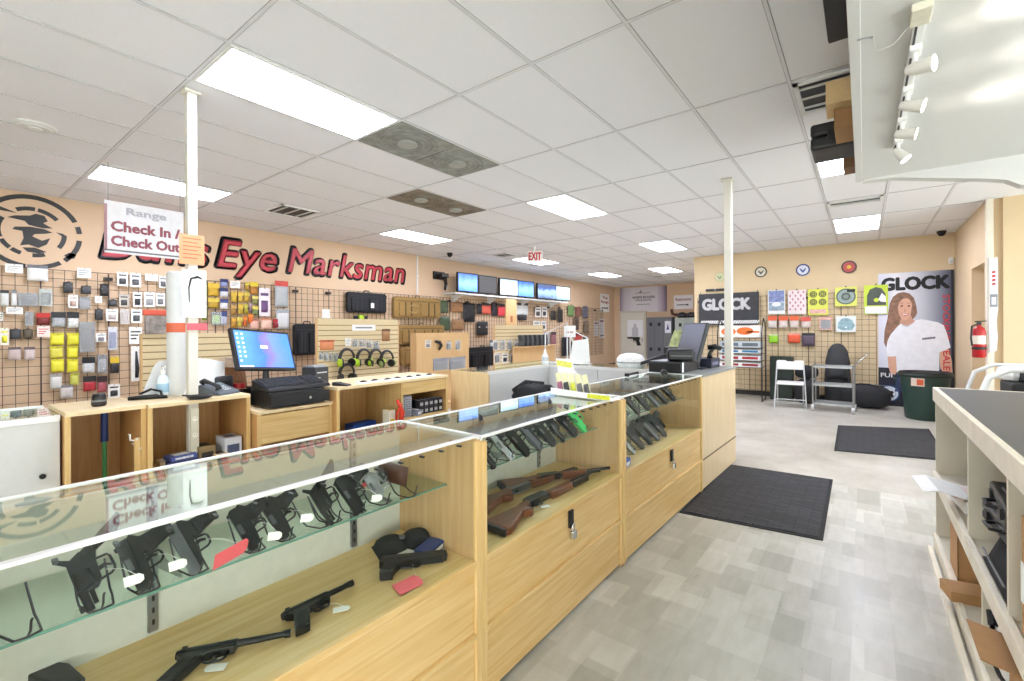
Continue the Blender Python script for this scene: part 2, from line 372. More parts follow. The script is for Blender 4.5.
# lights
LM = glow('e9edff', TROFFER)
def cell(i, j): return GX+P1*i, GY+P2*j
tro = thing('ceiling_light', 'x', 'ceiling light', (0, 0, CEIL))
fr = MB(); a, b_, t = P1/2-0.012, P2/2-0.012, 0.02
fr.box(-a, a, -b_, -b_+t, -0.008, 0.015); fr.box(-a, a, b_-t, b_, -0.008, 0.015); fr.box(-a, -a+t, -b_+t, b_-t, -0.008, 0.015); fr.box(a-t, a, -b_+t, b_-t, -0.008, 0.015)
fr.build('light_frame', WHITE, tro); MB().box(-a+t, a-t, -b_+t, b_-t, -0.004, 0.01).build('diffuser', LM, tro)
SPOTS = [((1, -1), 'large fluorescent ceiling panel nearest the camera, beside the round vents'),
 ((-4, -1), 'ceiling light panel behind the left white pole, above the hanging check-in sign'), ((1, 2), 'ceiling light panel in the middle of the ceiling, right of the brown vents'),
 ((-4, 2), 'ceiling light panel above the end of the red wall lettering'), ((1, 5), 'ceiling light panel just left of the far white pole'),
 ((-4, 5), 'ceiling light panel behind the hanging exit sign'), ((-1, 8), 'small looking far ceiling light left of the tan wall corner'), ((-4, 8), 'farthest ceiling light above the left wall'),
 ((6, 5), 'ceiling light panel before the tan wall with the round seals'), ((6, 2), 'ceiling light panel half hidden by the black case on the canopy'),
]
for k, ((i, j), lab) in enumerate(SPOTS):
    x, y = cell(i, j); loc = (x+P1/2, y+P2/2, CEIL)
    o = tro if k == 0 else dup(tro)
    o.location = loc; o['label'] = lab; o['group'] = 'fluorescent ceiling panels'
# round diffuser vents
VM = {'grey': mat('8f9089', 0.6, 0, 0.25, 9), 'brown': mat('7d7364', 0.6, 0, 0.3, 9)}
def round_vent(i, j, h, c, lab):
    x, y = cell(i, j); o = thing('ceiling_vent', lab, 'ceiling vent', (x+P1/2, y+P1/2+h*P1, CEIL), group='round ceiling vents')
    q = P1/2-0.012
    MB().box(-q, q, -q, q, -0.006, 0.012).build('vent_plate', VM[c], o)
    m = MB()
    for r in (0.27, 0.225, 0.18, 0.135): m.lathe([(r-0.012, -0.004), (r-0.004, -0.012), (r+0.002, -0.008), (r+0.004, -0.004)], 32)
    m.build('louver_ring', VM[c], o, smooth=True)
    MB().lathe([(0, -0.03), (0.07, -0.03), (0.085, -0.024), (0.08, -0.006)], 28).build('vent_hub', mat('a9a9a2', 0.5), o, smooth=True)
round_vent(1, 0, 0, 'grey', 'grey square ceiling vent with round centre, touching the large light panel')
round_vent(1, 0, 1, 'grey', 'grey square ceiling vent with round centre, farther one of the front pair')
round_vent(-1, 1, 0, 'brown', 'brownish round-centred ceiling vent, nearer one of the back pair')
round_vent(-1, 1, 1, 'brown', 'brownish round-centred ceiling vent, farther one of the back pair')
def slot_vent(x0, x1, y0, y1, n, lab, along='x'):
    o = thing('air_register', lab, 'air vent', ((x0+x1)/2, (y0+y1)/2, CEIL), group='ceiling air registers'); a, b_ = (x1-x0)/2, (y1-y0)/2
    m = MB(); m.box(-a, a, -b_, -b_+0.03, -0.012, 0.01); m.box(-a, a, b_-0.03, b_, -0.012, 0.01); m.box(-a, -a+0.03, -b_, b_, -0.012, 0.01); m.box(a-0.03, a, -b_, b_, -0.012, 0.01)
    m.build('register_frame', WHITE, o); MB().box(-a+0.02, a-0.02, -b_+0.02, b_-0.02, 0.002, 0.012).build('dark_opening', BLACK, o)
    m = MB()
    for k in range(n):
        t = (k+0.5)/n*2-1
        if along == 'x': m.box(-a+0.03, a-0.03, t*(b_-0.03)-0.012, t*(b_-0.03)+0.008, -0.01, 0.0)
        else: m.box(t*(a-0.03)-0.012, t*(a-0.03)+0.008, -b_+0.03, b_-0.03, -0.01, 0.0)
    m.build('louvers', mat('d8d8d4', 0.5), o)
slot_vent(-6.45, -5.9, 2.86, 3.40, 3, 'white slatted air register in the ceiling above the red lettering')
slot_vent(-0.37, 0.2, 7.2, 7.5, 2, 'white ceiling air register directly before the light on the tan-wall side')
slot_vent(-0.37, 0.15, 3.56, 4.1, 3, 'white ceiling air register beside the boxes on the canopy')
slot_vent(-6.45, -6.0, 7.6, 8.05, 2, 'dark ceiling air register just left of the exit sign')
slot_vent(-5.25, -4.9, 13.9, 14.3, 2, 'dark small air register at the far end of the ceiling')
o = thing('smoke_detector', 'round white ceiling speaker in the upper left of the ceiling', 'speaker', onZ(35, 126, CEIL))
MB().lathe([(0, -0.022), (0.09, -0.022), (0.1, -0.012), (0.12, -0.01), (0.125, 0.0), (0.125, 0.01)], 32).build('speaker_grille', mat('dcdcd8', 0.5), o, smooth=True)
MB().lathe([(0, -0.028), (0.04, -0.028), (0.045, -0.02)], 24).build('speaker_cone', WHITE, o)
o = thing('black_speaker', 'long black unit on the ceiling beside the canopy edge, top of the photo', 'speaker', (-0.1, 2.72, CEIL))
MB().box(-0.05, 0.05, -0.35, 0.35, -0.05, 0).build('speaker_body', BLACK, o, bevel=0.006); MB().box(-0.045, 0.045, -0.33, 0.33, -0.066, -0.058).build('speaker_mesh', BLACKP, o)
# poles
def pole(x, y, z0, s, lab):
    o = thing('support_pole', lab, 'pole', (x, y, z0)); PM = mat('d9d5c8', 0.45, 0, 0.01)
    MB().box(-s/2, s/2, -s/2, s/2, 0.0, CEIL-z0).build('pole_shaft', PM, o, bevel=0.006)
    MB().box(-s/2-0.02, s/2+0.02, -s/2-0.02, s/2+0.02, CEIL-z0-0.02, CEIL-z0).build('pole_cap', PM, o, bevel=0.004)
    MB().box(-s/2-0.012, s/2+0.012, -s/2-0.012, s/2+0.012, 0, 0.012).build('base_plate', PM, o)
    return o
PLX, PLY = -3.61, 1.14
poleL = pole(PLX, PLY, 0, 0.058, 'white square support pole rising through the wooden counter by the phone')
pole(-1.165, 5.395, 0, 0.075, 'white square support pole standing at the far end of the display cases')

# ================================================================ DISPLAY CASES
GL = glass((0.98, 1.0, 0.99), boost=0.22); GLT = glass((0.95, 1.0, 0.97), 1.25); EDGE = mat('5f8a78', 0.2)
BACKP = mat('cac8bc', 0.5)
def case(x0, x1, y0, y1, lab, deckz=0.56, keys=True, ang=0.0, split=0.28, posts=(True, True), rail=True, T=1.02):
    """front face at x1; origin at front corner y0"""
    o = thing('display_case', lab, 'display case', (x1, y0, 0), ang, 'glass display cases in a row'); L_ = y1-y0; D = x1-x0
    m = MB(); m.box(-D, 0, 0, 0.022, 0, T-0.012); m.build('side_panel', MELA, o, bevel=0.002)
    m = MB(); m.box(-D, 0, L_-0.022, L_, 0, T-0.012); m.build('side_panel', MELA, o, bevel=0.002)
    m = MB(); m.box(-0.008, 0.008, -0.002, 0.03, 0.02, T-0.02); m.build('front_post', MAPLEZ, o, bevel=0.003)
    m = MB(); m.box(-0.008, 0.008, L_-0.03, L_+0.002, 0.02, T-0.02); m.build('front_post', MAPLEZ, o, bevel=0.003)
    MB().box(-D, -D+0.02, 0.022, L_-0.022, 0.0, T-0.03).build('back_panel', BACKP, o)
    MB().box(-D+0.02, -0.006, 0.022, L_-0.022, deckz-0.03, deckz-0.004).build('deck', MAPLE, o)
    MB().box(-0.03, 0.011, 0.03, L_-0.03, deckz-0.022, deckz+0.004).build('front_ledge', MAPLE, o, bevel=0.003)
    MB().box(-0.020, -0.004, 0.03, L_-0.03, split+0.010, deckz-0.022).build('upper_panel', MAPLE, o, bevel=0.002)
    MB().box(-0.02, 0.010, 0.03, L_-0.03, split-0.010, split+0.010).build('middle_rail', MAPLE, o, bevel=0.003)
    MB().box(-0.020, -0.004, 0.03, L_-0.03, 0.02, split-0.010).build('lower_panel', MAPLE, o, bevel=0.002)
    MB().box(-0.01, -0.005, 0.03, L_-0.03, deckz+0.004, T-0.012).build('front_glass', GL, o)
    MB().box(-D+0.012, -0.012, 0.012, L_-0.012, T-0.009, T-0.001).build('top_glass', GLT, o)
    m = MB(); tz0, tz1 = T-0.006, T+0.0025
    m.box(-0.014, 0.006, 0, L_, tz0, tz1); m.box(-D, -D+0.015, 0, L_, tz0, tz1); m.box(-D, 0, 0, 0.014, T-0.018, tz1); m.box(-D, 0, L_-0.014, L_, T-0.018, tz1)
    m.build('top_frame', ALU, o, bevel=0.002)
    m = MB(); m.box(-D+0.03, -0.15, 0.03, L_-0.03, 0.815, 0.821); s_ = m.build('glass_shelf', glass((0.88, 0.97, 0.92), 0.9), o)
    MB().box(-0.15, -0.148, 0.03, L_-0.03, 0.815, 0.821).build('shelf_edge', EDGE, s_)
    for yy in (L_*0.36, L_*0.82):
        m = MB(); m.box(-D+0.02, -D+0.032, yy-0.012, yy+0.012, deckz+0.01, T-0.04)
        st = m.build('shelf_standard', STEEL, o)
        m = MB()
        for q in range(12): m.box(-D+0.032, -D+0.034, yy-0.003, yy+0.003, deckz+0.03+q*0.034, deckz+0.045+q*0.034)
        m.build('slots', BLACK, st)
        m = MB(); m.prism([(-D+0.03, 0.812), (-0.2, 0.812), (-0.2, 0.804), (-D+0.03, 0.76)], yy-0.002, yy+0.002); m.build('shelf_bracket', STEEL, o)
    m = MB(); n = max(3, int(L_/0.09))
    for k in range(n):
        yy = 0.08+(L_-0.16)*k/(n-1); m.cb((-0.03, yy, T-0.03), (0.02, 0.008, 0.006))
    m.build('rail_clips', BLACK, o)
    if keys:
        yy = L_*0.52
        m = MB(); m.box(-0.002, 0.012, yy-0.018, yy+0.018, deckz-0.115, deckz-0.028); m.build('lock_hasp', BLACKM, o, bevel=0.003)
        k_ = MB(); k_.box(0.008, 0.03, yy-0.02, yy+0.02, deckz-0.165, deckz-0.125); lk = k_.build('padlock', CHROME, o, bevel=0.005)
        MB().tube([(0.019, yy-0.012, deckz-0.13), (0.019, yy-0.012, deckz-0.105), (0.019, yy-0.006, deckz-0.095), (0.019, yy+0.006, deckz-0.095), (0.019, yy+0.012, deckz-0.105), (0.019, yy+0.012, deckz-0.13)], 0.003, 6).build('shackle', CHROME, lk, smooth=True)
    return o
case(-1.655, -1.18, -0.10, 1.305, 'nearest glass display case, with pistols on a glass shelf and on its deck', keys=False, T=1.028, ang=-0.0145)
case(-1.635, -1.16, 1.31, 2.595, 'middle glass display case with three long guns lying on its deck')
case(-1.635, -1.155, 2.60, 4.17, 'far glass display case with a row of pistols and a black bag below', ang=-0.022)
# solid end cabinet
o = thing('end_cabinet', 'pale wooden cabinet closing the far end of the display case row', 'cabinet', (-1.12, 4.18, 0), -0.03)
MB().box(-0.5, 0, 0.0, 1.14, 0.02, 1.0).build('cabinet_body', wood('dcc8a6', 'cdb48c', 'Z'), o, bevel=0.003)
MB().box(-0.003, 0.006, 0.0, 1.14, 0.274, 0.282).build('panel_seam', mat('5c4a32'), o)
MB().box(-0.515, 0.01, -0.005, 1.15, 1.0, 1.022).build('cabinet_top', mat('8e918f', 0.3), o, bevel=0.003)

# ---------------------------------------------------------------- guns
GB = [mat('151618', 0.3, 0.2, 0.1, 60), mat('131314', 0.45, 0.1, 0.1, 60), mat('3a3c40', 0.3, 0.7, 0.08, 60), mat('aeb0b3', 0.25, 0.95, 0.05), mat('6a6c70', 0.3, 0.8, 0.05), mat('46c46a', 0.5), mat('5b4536', 0.5)]
GRIP = mat('161617', 0.7, 0, 0.2, 120, 0.6); TAGM = mat('f1eee6', 0.7, 0, 0.02); REDT = mat('e8626a', 0.6, 0, 0.03)
def guard(m, x0, x1, z0, z1, w=0.006):
    m.tube([(x0, 0, z0), (x0-0.002, 0, z1+0.01), (x0-0.008, 0, z1+0.002), (x0-0.014, 0, z1), (x1+0.012, 0, z1), (x1+0.004, 0, z1+0.004), (x1, 0, z0)], 0.0035, 6)
def pistol(label, M, kind=0, L_=0.19, gh=0.10, slide=GB[0], frm=GB[1], group=None, w=0.026, price=None):
    o = thing('pistol', label, 'handgun', M=M, group=group); h = w/2; xm = L_*0.55; xr = xm-L_
    m = MB(); m.prism([(xr, 0), (xm-0.004, 0), (xm, 0.006), (xm, 0.02), (xm-0.006, 0.027), (xr+0.008, 0.027), (xr, 0.019)], -h, h)
    for k in range(6): m.box(xr+0.012+k*0.006, xr+0.0145+k*0.006, -h-0.0008, h+0.0008, 0.004, 0.024)
    s_ = m.build('slide', slide, o, bevel=0.0025)
    m = MB(); m.box(xm-0.012, xm-0.008, -0.002, 0.002, 0.026, 0.031); m.box(xr+0.01, xr+0.018, -0.008, -0.003, 0.026, 0.032); m.box(xr+0.01, xr+0.018, 0.003, 0.008, 0.026, 0.032); m.build('sights', GB[1], s_)
    MB().cyl((xm-0.01, 0, 0.015), (xm+0.003, 0, 0.015), 0.0065, n=14).build('muzzle', GB[4], s_)
    MB().box(-0.012, 0.022, h-0.0015, h+0.0008, 0.012, 0.024).build('ejection_port', GB[4], s_)
    f = MB(); f.prism([(xm-0.012, 0.0), (xm-0.014, -0.012), (0.03, -0.016), (-0.012, -0.018), (xr+0.068, -0.03), (xr+0.055, -0.055), (xr+0.045, -gh), (xr+0.002, -gh-0.004), (xr+0.0, -gh+0.01), (xr+0.012, -0.05), (xr+0.012, -0.025), (xr-0.006, -0.008), (xr+0.0, 0.0)], -h+0.002, h-0.002)
    guard(f, 0.036, xr+0.066, -0.014, -0.05); fo = f.build('pistol_frame', frm, o, bevel=0.003)
    MB().prism([(xr+0.058, -0.034), (xr+0.05, -0.06), (xr+0.041, -gh+0.006), (xr+0.007, -gh+0.004), (xr+0.018, -0.05), (xr+0.02, -0.03)], -h-0.001, h+0.001).build('grip_panels', GRIP, fo, bevel=0.003)
    MB().prism([(0.018, -0.016), (0.012, -0.03), (0.016, -0.042), (0.011, -0.043), (0.004, -0.03), (0.006, -0.016)], -0.004, 0.004).build('trigger', GB[1], o)
    MB().box(xr+0.004, xr+0.047, -h+0.001, h-0.001, -gh-0.011, -gh-0.001).build('magazine_base', GB[1], o, bevel=0.002)
    return o
def revolver(label, M, barrel=0.1, met=GB[2], grip=GRIP, group=None):
    o = thing('revolver', label, 'handgun', M=M, group=group)
    m = MB(); m.prism([(-0.055, 0.03), (0.035, 0.034), (0.035, -0.005), (0.02, -0.018), (-0.03, -0.022), (-0.055, -0.03), (-0.07, 0.0)], -0.007, 0.007); guard(m, 0.022, -0.035, -0.014, -0.048); m.build('pistol_frame', met, o, bevel=0.003)
    m = MB(); m.cyl((0.03, 0, 0.024), (0.03+barrel, 0, 0.024), 0.0095, 0.0085, 14); m.cyl((0.03, 0, 0.008), (0.03+barrel*0.8, 0, 0.01), 0.005, n=10); m.box(0.03+barrel-0.02, 0.03+barrel-0.005, -0.0015, 0.0015, 0.03, 0.042); m.build('barrel', met, o, smooth=True)
    m = MB(); m.cyl((-0.018, 0, 0.012), (0.024, 0, 0.012), 0.0195, n=18)
    for k in range(6):
        t = k*PI/3; m.cyl((0.0, 0.0172*math.cos(t), 0.012+0.0172*math.sin(t)), (0.0262, 0.0172*math.cos(t), 0.012+0.0172*math.sin(t)), 0.004, n=8)
    m.build('cylinder', met, o, smooth=True)
    m = MB(); rings = []
    for t, xx, zz, r, hh in ((0, -0.055, 0.0, 0.013, 0.018), (0.3, -0.07, -0.03, 0.014, 0.018), (0.7, -0.085, -0.06, 0.014, 0.021), (1, -0.1, -0.09, 0.015, 0.025), (1.1, -0.103, -0.097, 0.009, 0.015)):
        rings.append([Vector((xx+math.cos(a)*hh, math.sin(a)*r, zz+math.cos(a)*hh*0.35)) for a in [2*PI*k/12 for k in range(12)]])
    m.loft(rings); m.build('grip', grip, o, smooth='all')
    MB().prism([(-0.06, 0.02), (-0.078, 0.042), (-0.07, 0.046), (-0.05, 0.03)], -0.003, 0.003).build('hammer', met, o)
    MB().prism([(0.0, -0.018), (-0.004, -0.035), (0.003, -0.044), (-0.002, -0.045), (-0.012, -0.032), (-0.01, -0.018)], -0.003, 0.003).build('trigger', met, o)
    return o
def target_pistol(label, M, L_=0.26, met=GB[0], sc_=1.0):
    """slim barrel, tubular receiver and raked grip"""
    o = thing('target_pistol', label, 'handgun', M=M)
    m = MB(); m.cyl((-0.1, 0, 0.012), (0.03, 0, 0.012), 0.0135, n=16); m.cyl((-0.112, 0, 0.012), (-0.1, 0, 0.012), 0.010, 0.0135, 16); m.box(-0.1, -0.088, -0.016, 0.016, 0.004, 0.02); m.build('receiver', met, o, smooth=True)
    m = MB(); m.cyl((0.03, 0, 0.014), (L_-0.1, 0, 0.014), 0.0095, 0.0075, 14); m.cyl((L_-0.115, 0, 0.014), (L_-0.1, 0, 0.014), 0.0105, n=14); m.box(L_-0.125, L_-0.11, -0.0015, 0.0015, 0.02, 0.03); m.build('barrel', met, o, smooth=True)
    f = MB(); f.prism([(0.03, 0.002), (0.028, -0.012), (-0.02, -0.016), (-0.045, -0.022), (-0.062, -0.06), (-0.082, -0.1), (-0.122, -0.095), (-0.105, -0.05), (-0.09, -0.018), (-0.108, 0.0)], -0.011, 0.011); guard(f, 0.014, -0.04, -0.01, -0.044); f.build('pistol_frame', met, o, bevel=0.003)
    MB().prism([(-0.05, -0.026), (-0.066, -0.062), (-0.086, -0.097), (-0.116, -0.092), (-0.1, -0.05), (-0.084, -0.024)], -0.0155, 0.0155).build('grip', GRIP, o, bevel=0.004)
    MB().prism([(-0.004, -0.014), (-0.012, -0.03), (-0.006, -0.04), (-0.011, -0.041), (-0.02, -0.028), (-0.016, -0.014)], -0.003, 0.003).build('trigger', met, o)
    return o
def tag_part(o, p, d, up, c=TAGM, w=0.036, h=0.024):
    """string tag as a part of the gun, given in world space"""
    iw = o.matrix_world.inverted()
    M = iw @ frame(p, d, up)
    t = MB(); t.prism([(0, -h/2), (w-0.008, -h/2), (w, -h/4), (w, h/4), (w-0.008, h/2), (0, h/2)], -0.0005, 0.0005, M); to = t.build('price_tag', c, o)
    to['label'] = 'red paper price tag' if c is REDT else 'white paper price tag'
    g = iw @ o.matrix_world.translation
    m = MB(); a = M @ Vector((w*0.9, 0, 0)); b2 = Vector((0.005, 0.0, -0.03)); mid = (a+b2)/2+M.to_3x3() @ Vector((0, 0.0, 0.012)); m.tube([a, mid, b2], 0.0007, 5); m.build('tag_string', TAGM, to)
def stand(loc, rz, label, group='bent wire pistol stands'):
    label = ' '.join(label.replace('black wire stand carrying', 'wire stand under').replace('black wire stand under the', 'stand of the').replace('black wire stand under', 'stand of').split()[:16])
    o = thing('pistol_stand', label, 'display stand', loc, rz, group)
    m = MB(); m.tube([(-0.07, 0.028, 0.065), (-0.02, 0.028, 0.012), (0.0, 0.028, 0.004), (0.05, 0.02, 0.004), (0.056, 0.0, 0.004), (0.05, -0.02, 0.004), (0.0, -0.028, 0.004), (-0.02, -0.028, 0.012), (-0.07, -0.028, 0.065)], 0.0024, 6)
    m.build('wire_base', BLACK, o, smooth='all')
    MB().tube([(0.052, 0, 0.004), (0.066, 0, 0.02), (0.07, 0, 0.04), (0.076, 0, 0.046)], 0.0024, 6).build('front_hook', BLACK, o, smooth='all')
    return o
SZ = 0.8215
def shelf_gun(y, lab, f, b=(0.66, 0.2, -0.72), u=(-0.3, -0.9, -0.05), x=-1.37, z=0.885, lift=0.0, **k):
    M = frame((x, y, z+lift), b, u) @ Matrix.Scale(0.88, 4); o = f(lab, M, **k)
    st = stand((x-0.002, y+0.01, SZ), 0.0, 'black wire stand under the '+lab.split(',')[0]+', '+lab.split(',')[-1].strip() if ',' in lab else 'black wire stand under '+lab)
    return o
def Y1(px, py): return onX(px, py, -1.352).y
o = shelf_gun(Y1(92, 578), 'blued snub revolver with black rubber grip, leftmost gun on the near glass shelf', revolver, barrel=0.05, met=GB[0])
tag_part(o, (-1.33, Y1(92, 578)+0.05, 0.86), (0.3, 0.9, 0.1), (0.1, 0, 1))
o = shelf_gun(Y1(140, 562), 'black compact pistol beside the leftmost revolver, second on the near glass shelf', pistol, L_=0.15, gh=0.085, w=0.03, slide=GB[0])
tag_part(o, (-1.33, Y1(140, 562)+0.05, 0.86), (0.3, 0.9, 0.1), (0.1, 0, 1))
o = shelf_gun(Y1(190, 545), 'grey-slide compact pistol with a red price tag, third on the near glass shelf', pistol, slide=GB[4], L_=0.16, gh=0.085)
tag_part(o, (-1.30, Y1(190, 545)+0.035, 0.845), (-0.2, 1, 0.12), (0.35, 0, 0.8), REDT, 0.09, 0.05)
o = shelf_gun(Y1(249, 526), 'slim black pocket pistol, fourth on the near glass shelf', pistol, L_=0.15, gh=0.075, w=0.022)
tag_part(o, (-1.33, Y1(249, 526)+0.04, 0.85), (0.3, 0.9, -0.1), (0.1, 0, 1))
o = shelf_gun(Y1(280, 517), 'slim black pistol with white tag behind its grip, fifth on the near glass shelf', pistol, L_=0.15, gh=0.075, w=0.02, slide=GB[1])
tag_part(o, (-1.33, Y1(280, 517)+0.05, 0.87), (0.3, 0.9, -0.1), (0.1, 0, 1))
o = shelf_gun(Y1(328, 503), 'round-barrelled black pistol, sixth on the near glass shelf', revolver, barrel=0.06, met=GB[1])
o = shelf_gun(Y1(353, 491), 'chunky black square pistol, seventh on the near glass shelf', pistol, L_=0.16, gh=0.09, w=0.032, slide=GB[1])
tag_part(o, (-1.32, Y1(353, 491)+0.05, 0.86), (0.3, 0.9, -0.1), (0.1, 0, 1))
o = shelf_gun(Y1(378, 488), 'tiny silver derringer with a red tag, eighth on the near glass shelf', pistol, L_=0.11, gh=0.05, w=0.018, slide=GB[3], frm=GB[3])
tag_part(o, (-1.4, Y1(378, 488)-0.03, 0.89), (0.0, 1, -0.1), (0.3, 0, 1), REDT, 0.04, 0.03)
# holster and sunglasses-like brown holster at shelf end
y = Y1(404, 486)
o = thing('leather_holster', 'small brown leather holster at the right end of the near glass shelf', 'holster', (-1.42, y, SZ+0.02), 0.3)
m = MB(); m.pillow(0.13, 0.075, 0.022, Matrix.Translation((0, 0, 0.045)) @ Matrix.Rotation(0.15, 4, 'Y')); m.build('holster_body', mat('4b2c1f', 0.5, 0, 0.15, 40, 0.3), o, smooth='all')
MB().box(-0.03, 0.03, 0.0, 0.012, 0.015, 0.07).build('belt_clip', BLACKM, o, bevel=0.003)
stand((-1.352, y, SZ), 0.0, 'empty looking black wire stand before the brown leather holster')
for px, py, l in ((20, 600, 'empty black wire pistol stand at the far left of the near glass shelf'), (318, 512, 'empty black wire pistol stand left of the sixth gun on the near shelf')):
    p = onX(px, py, -1.35); stand((-1.37, p.y, SZ), 0.15, l)
# on the deck
DZ = 0.5565
def lay(pa, pb, z=DZ, side=-1, lift=0.014):
    a = onZ(*pa, z); b = onZ(*pb, z); d = (b-a).normalized(); u = Vector((0, 0, 1)).cross(d)*side
    return (a, b, d, u)
a, b, d, u = lay((288, 622), (355, 589)); L_ = (b-a).length
o = target_pistol('slim long-barrelled black target pistol in the middle of the near case deck', frame((a+d*0.1)*1.0+Vector((0, 0, 0.0165)), d, -u), L_=max(0.22, L_))
if (o.matrix_world.to_3x3() @ Vector((0, 0, 1))).x > 0: o.matrix_world = frame(o.matrix_world.translation, d, u)
tag_part(o, onZ(333, 612, DZ)+Vector((0, 0, 0.004)), (0.5, 0.8, 0), (-1, 0.5, 0.0), TAGM, 0.05, 0.028)
a, b, d, u = lay((180, 664), (290, 642)); L_ = (b-a).length
T2 = Vector((0, 0, 0.0165))
o = target_pistol('long-barrelled black pistol lying at the front of the near case deck', frame(a+d*0.1+T2, d, (-1, 0, 0)), L_=L_)
tag_part(o, onZ(226, 668, DZ)+Vector((0, 0, 0.004)), (-0.6, -0.6, 0), (-1, 0.5, 0.0), TAGM, 0.05, 0.028)
a, b, d, u = lay((381, 568), (447, 561)); L_ = (b-a).length
o = pistol('large square black pistol with red tag at the right of the near deck', frame(a+d*L_*0.45+T2, d, (-1, 0, 0)), L_=L_, gh=0.085, w=0.032, slide=GB[1])
tag_part(o, onZ(396, 592, DZ)+Vector((0, 0, 0.006)), (0.25, 1, 0.1), (-1, 0.2, 0.0), REDT, 0.09, 0.07)
a, b, d, u = lay((25, 672), (66, 668)); 
o = thing('pistol_grip', 'black pistol lying on its side, cut off at the bottom left of the photo', 'handgun', M=frame(onZ(50, 690, DZ)+Vector((0, 0, 0.016)), (1, 0.25, 0), (-0.25, 1, 0)))
MB().prism([(-0.09, -0.02), (-0.08, 0.03), (-0.02, 0.045), (0.08, 0.035), (0.08, 0.0), (0.0, -0.01)], -0.015, 0.015).build('pistol_frame', GB[1], o, bevel=0.004)
MB().prism([(-0.095, -0.02), (-0.088, 0.03), (-0.075, 0.036), (-0.07, -0.02)], -0.016, 0.016).build('magazine_base', GRIP, o, bevel=0.003)
# pouches, paper and blue box
p = onZ(398, 548, DZ); o = thing('pistol_pouch', 'black round-cornered pouch beside a blue box, on the near case deck', 'pouch', (p.x, p.y, DZ), 1.2)
m = MB()
m.pillow(0.12, 0.12, 0.05, Matrix.Translation((-0.03, 0.0, 0.004)) @ Matrix.Rotation(-PI/2, 4, 'X')); m.build('pouch_body', FABK, o, smooth='all')
m = MB(); m.pillow(0.12, 0.1, 0.055, Matrix.Translation((0.075, 0.0, 0.004)) @ Matrix.Rotation(-PI/2, 4, 'X')); m.build('second_pocket', FABK, o, smooth='all')
MB().cyl((0.01, -0.02, 0.045), (0.01, -0.02, 0.055), 0.012, n=14).build('snap', GREY, o)
p = onZ(430, 552, DZ); o = thing('ammunition_box', 'small blue cardboard box at the right end of the near deck', 'box', (p.x, p.y, DZ), 0.3)
MB().box(-0.035, 0.035, -0.06, 0.06, 0, 0.03).build('carton', mat('223a78', 0.5), o, bevel=0.002); MB().box(0.0352, 0.036, -0.04, 0.04, 0.008, 0.022).build('printed_label', WHITEP, o)
p = onZ(412, 556, DZ); o = thing('paper_slip', 'crumpled white paper slips before the black pouch on the near deck', 'paper', (p.x, p.y, DZ), 0.5)
m = MB(); m.prism([(-0.07, 0.004), (-0.03, 0.012), (0.0, 0.006), (0.05, 0.016), (0.08, 0.006), (0.08, 0.004), (0.05, 0.013), (0, 0.004), (-0.03, 0.01), (-0.07, 0.001)], -0.03, 0.03); m.build('slip', WHITEP, o)
# middle case shelf guns
G2 = [('steel-grey', GB[2], 0.17), ('black', GB[0], 0.15), ('silver', GB[3], 0.17), ('black', GB[1], 0.19), ('dark grey', GB[4], 0.18), ('black', GB[1], 0.19), ('blued', GB[0], 0.2), ('matte black', GB[1], 0.18), ('bright green', GB[5], 0.17)]
for k, (c, mm, l) in enumerate(G2):
    y = 1.43+0.118*k; lab = '%s pistol on its wire stand, %s from the left on the middle case shelf' % (c, ORD[k])
    if k in (1, 6): revolver(lab.replace('pistol', 'revolver'), frame((-1.352, y, 0.899), (0.62, 0.3, -0.72), (-0.4, -0.9, 0.0)), barrel=0.07, met=mm, group='pistols on the middle case shelf')
    else: pistol(lab, frame((-1.352, y, 0.899), (0.62, 0.3, -0.72), (-0.4, -0.9, 0.0)), L_=l, slide=mm, frm=mm if k == 8 else GB[1], group='pistols on the middle case shelf')
    stand((-1.354, y+0.01, SZ), 0, 'black wire stand carrying the %s gun from the left, middle case shelf' % ORD[k])
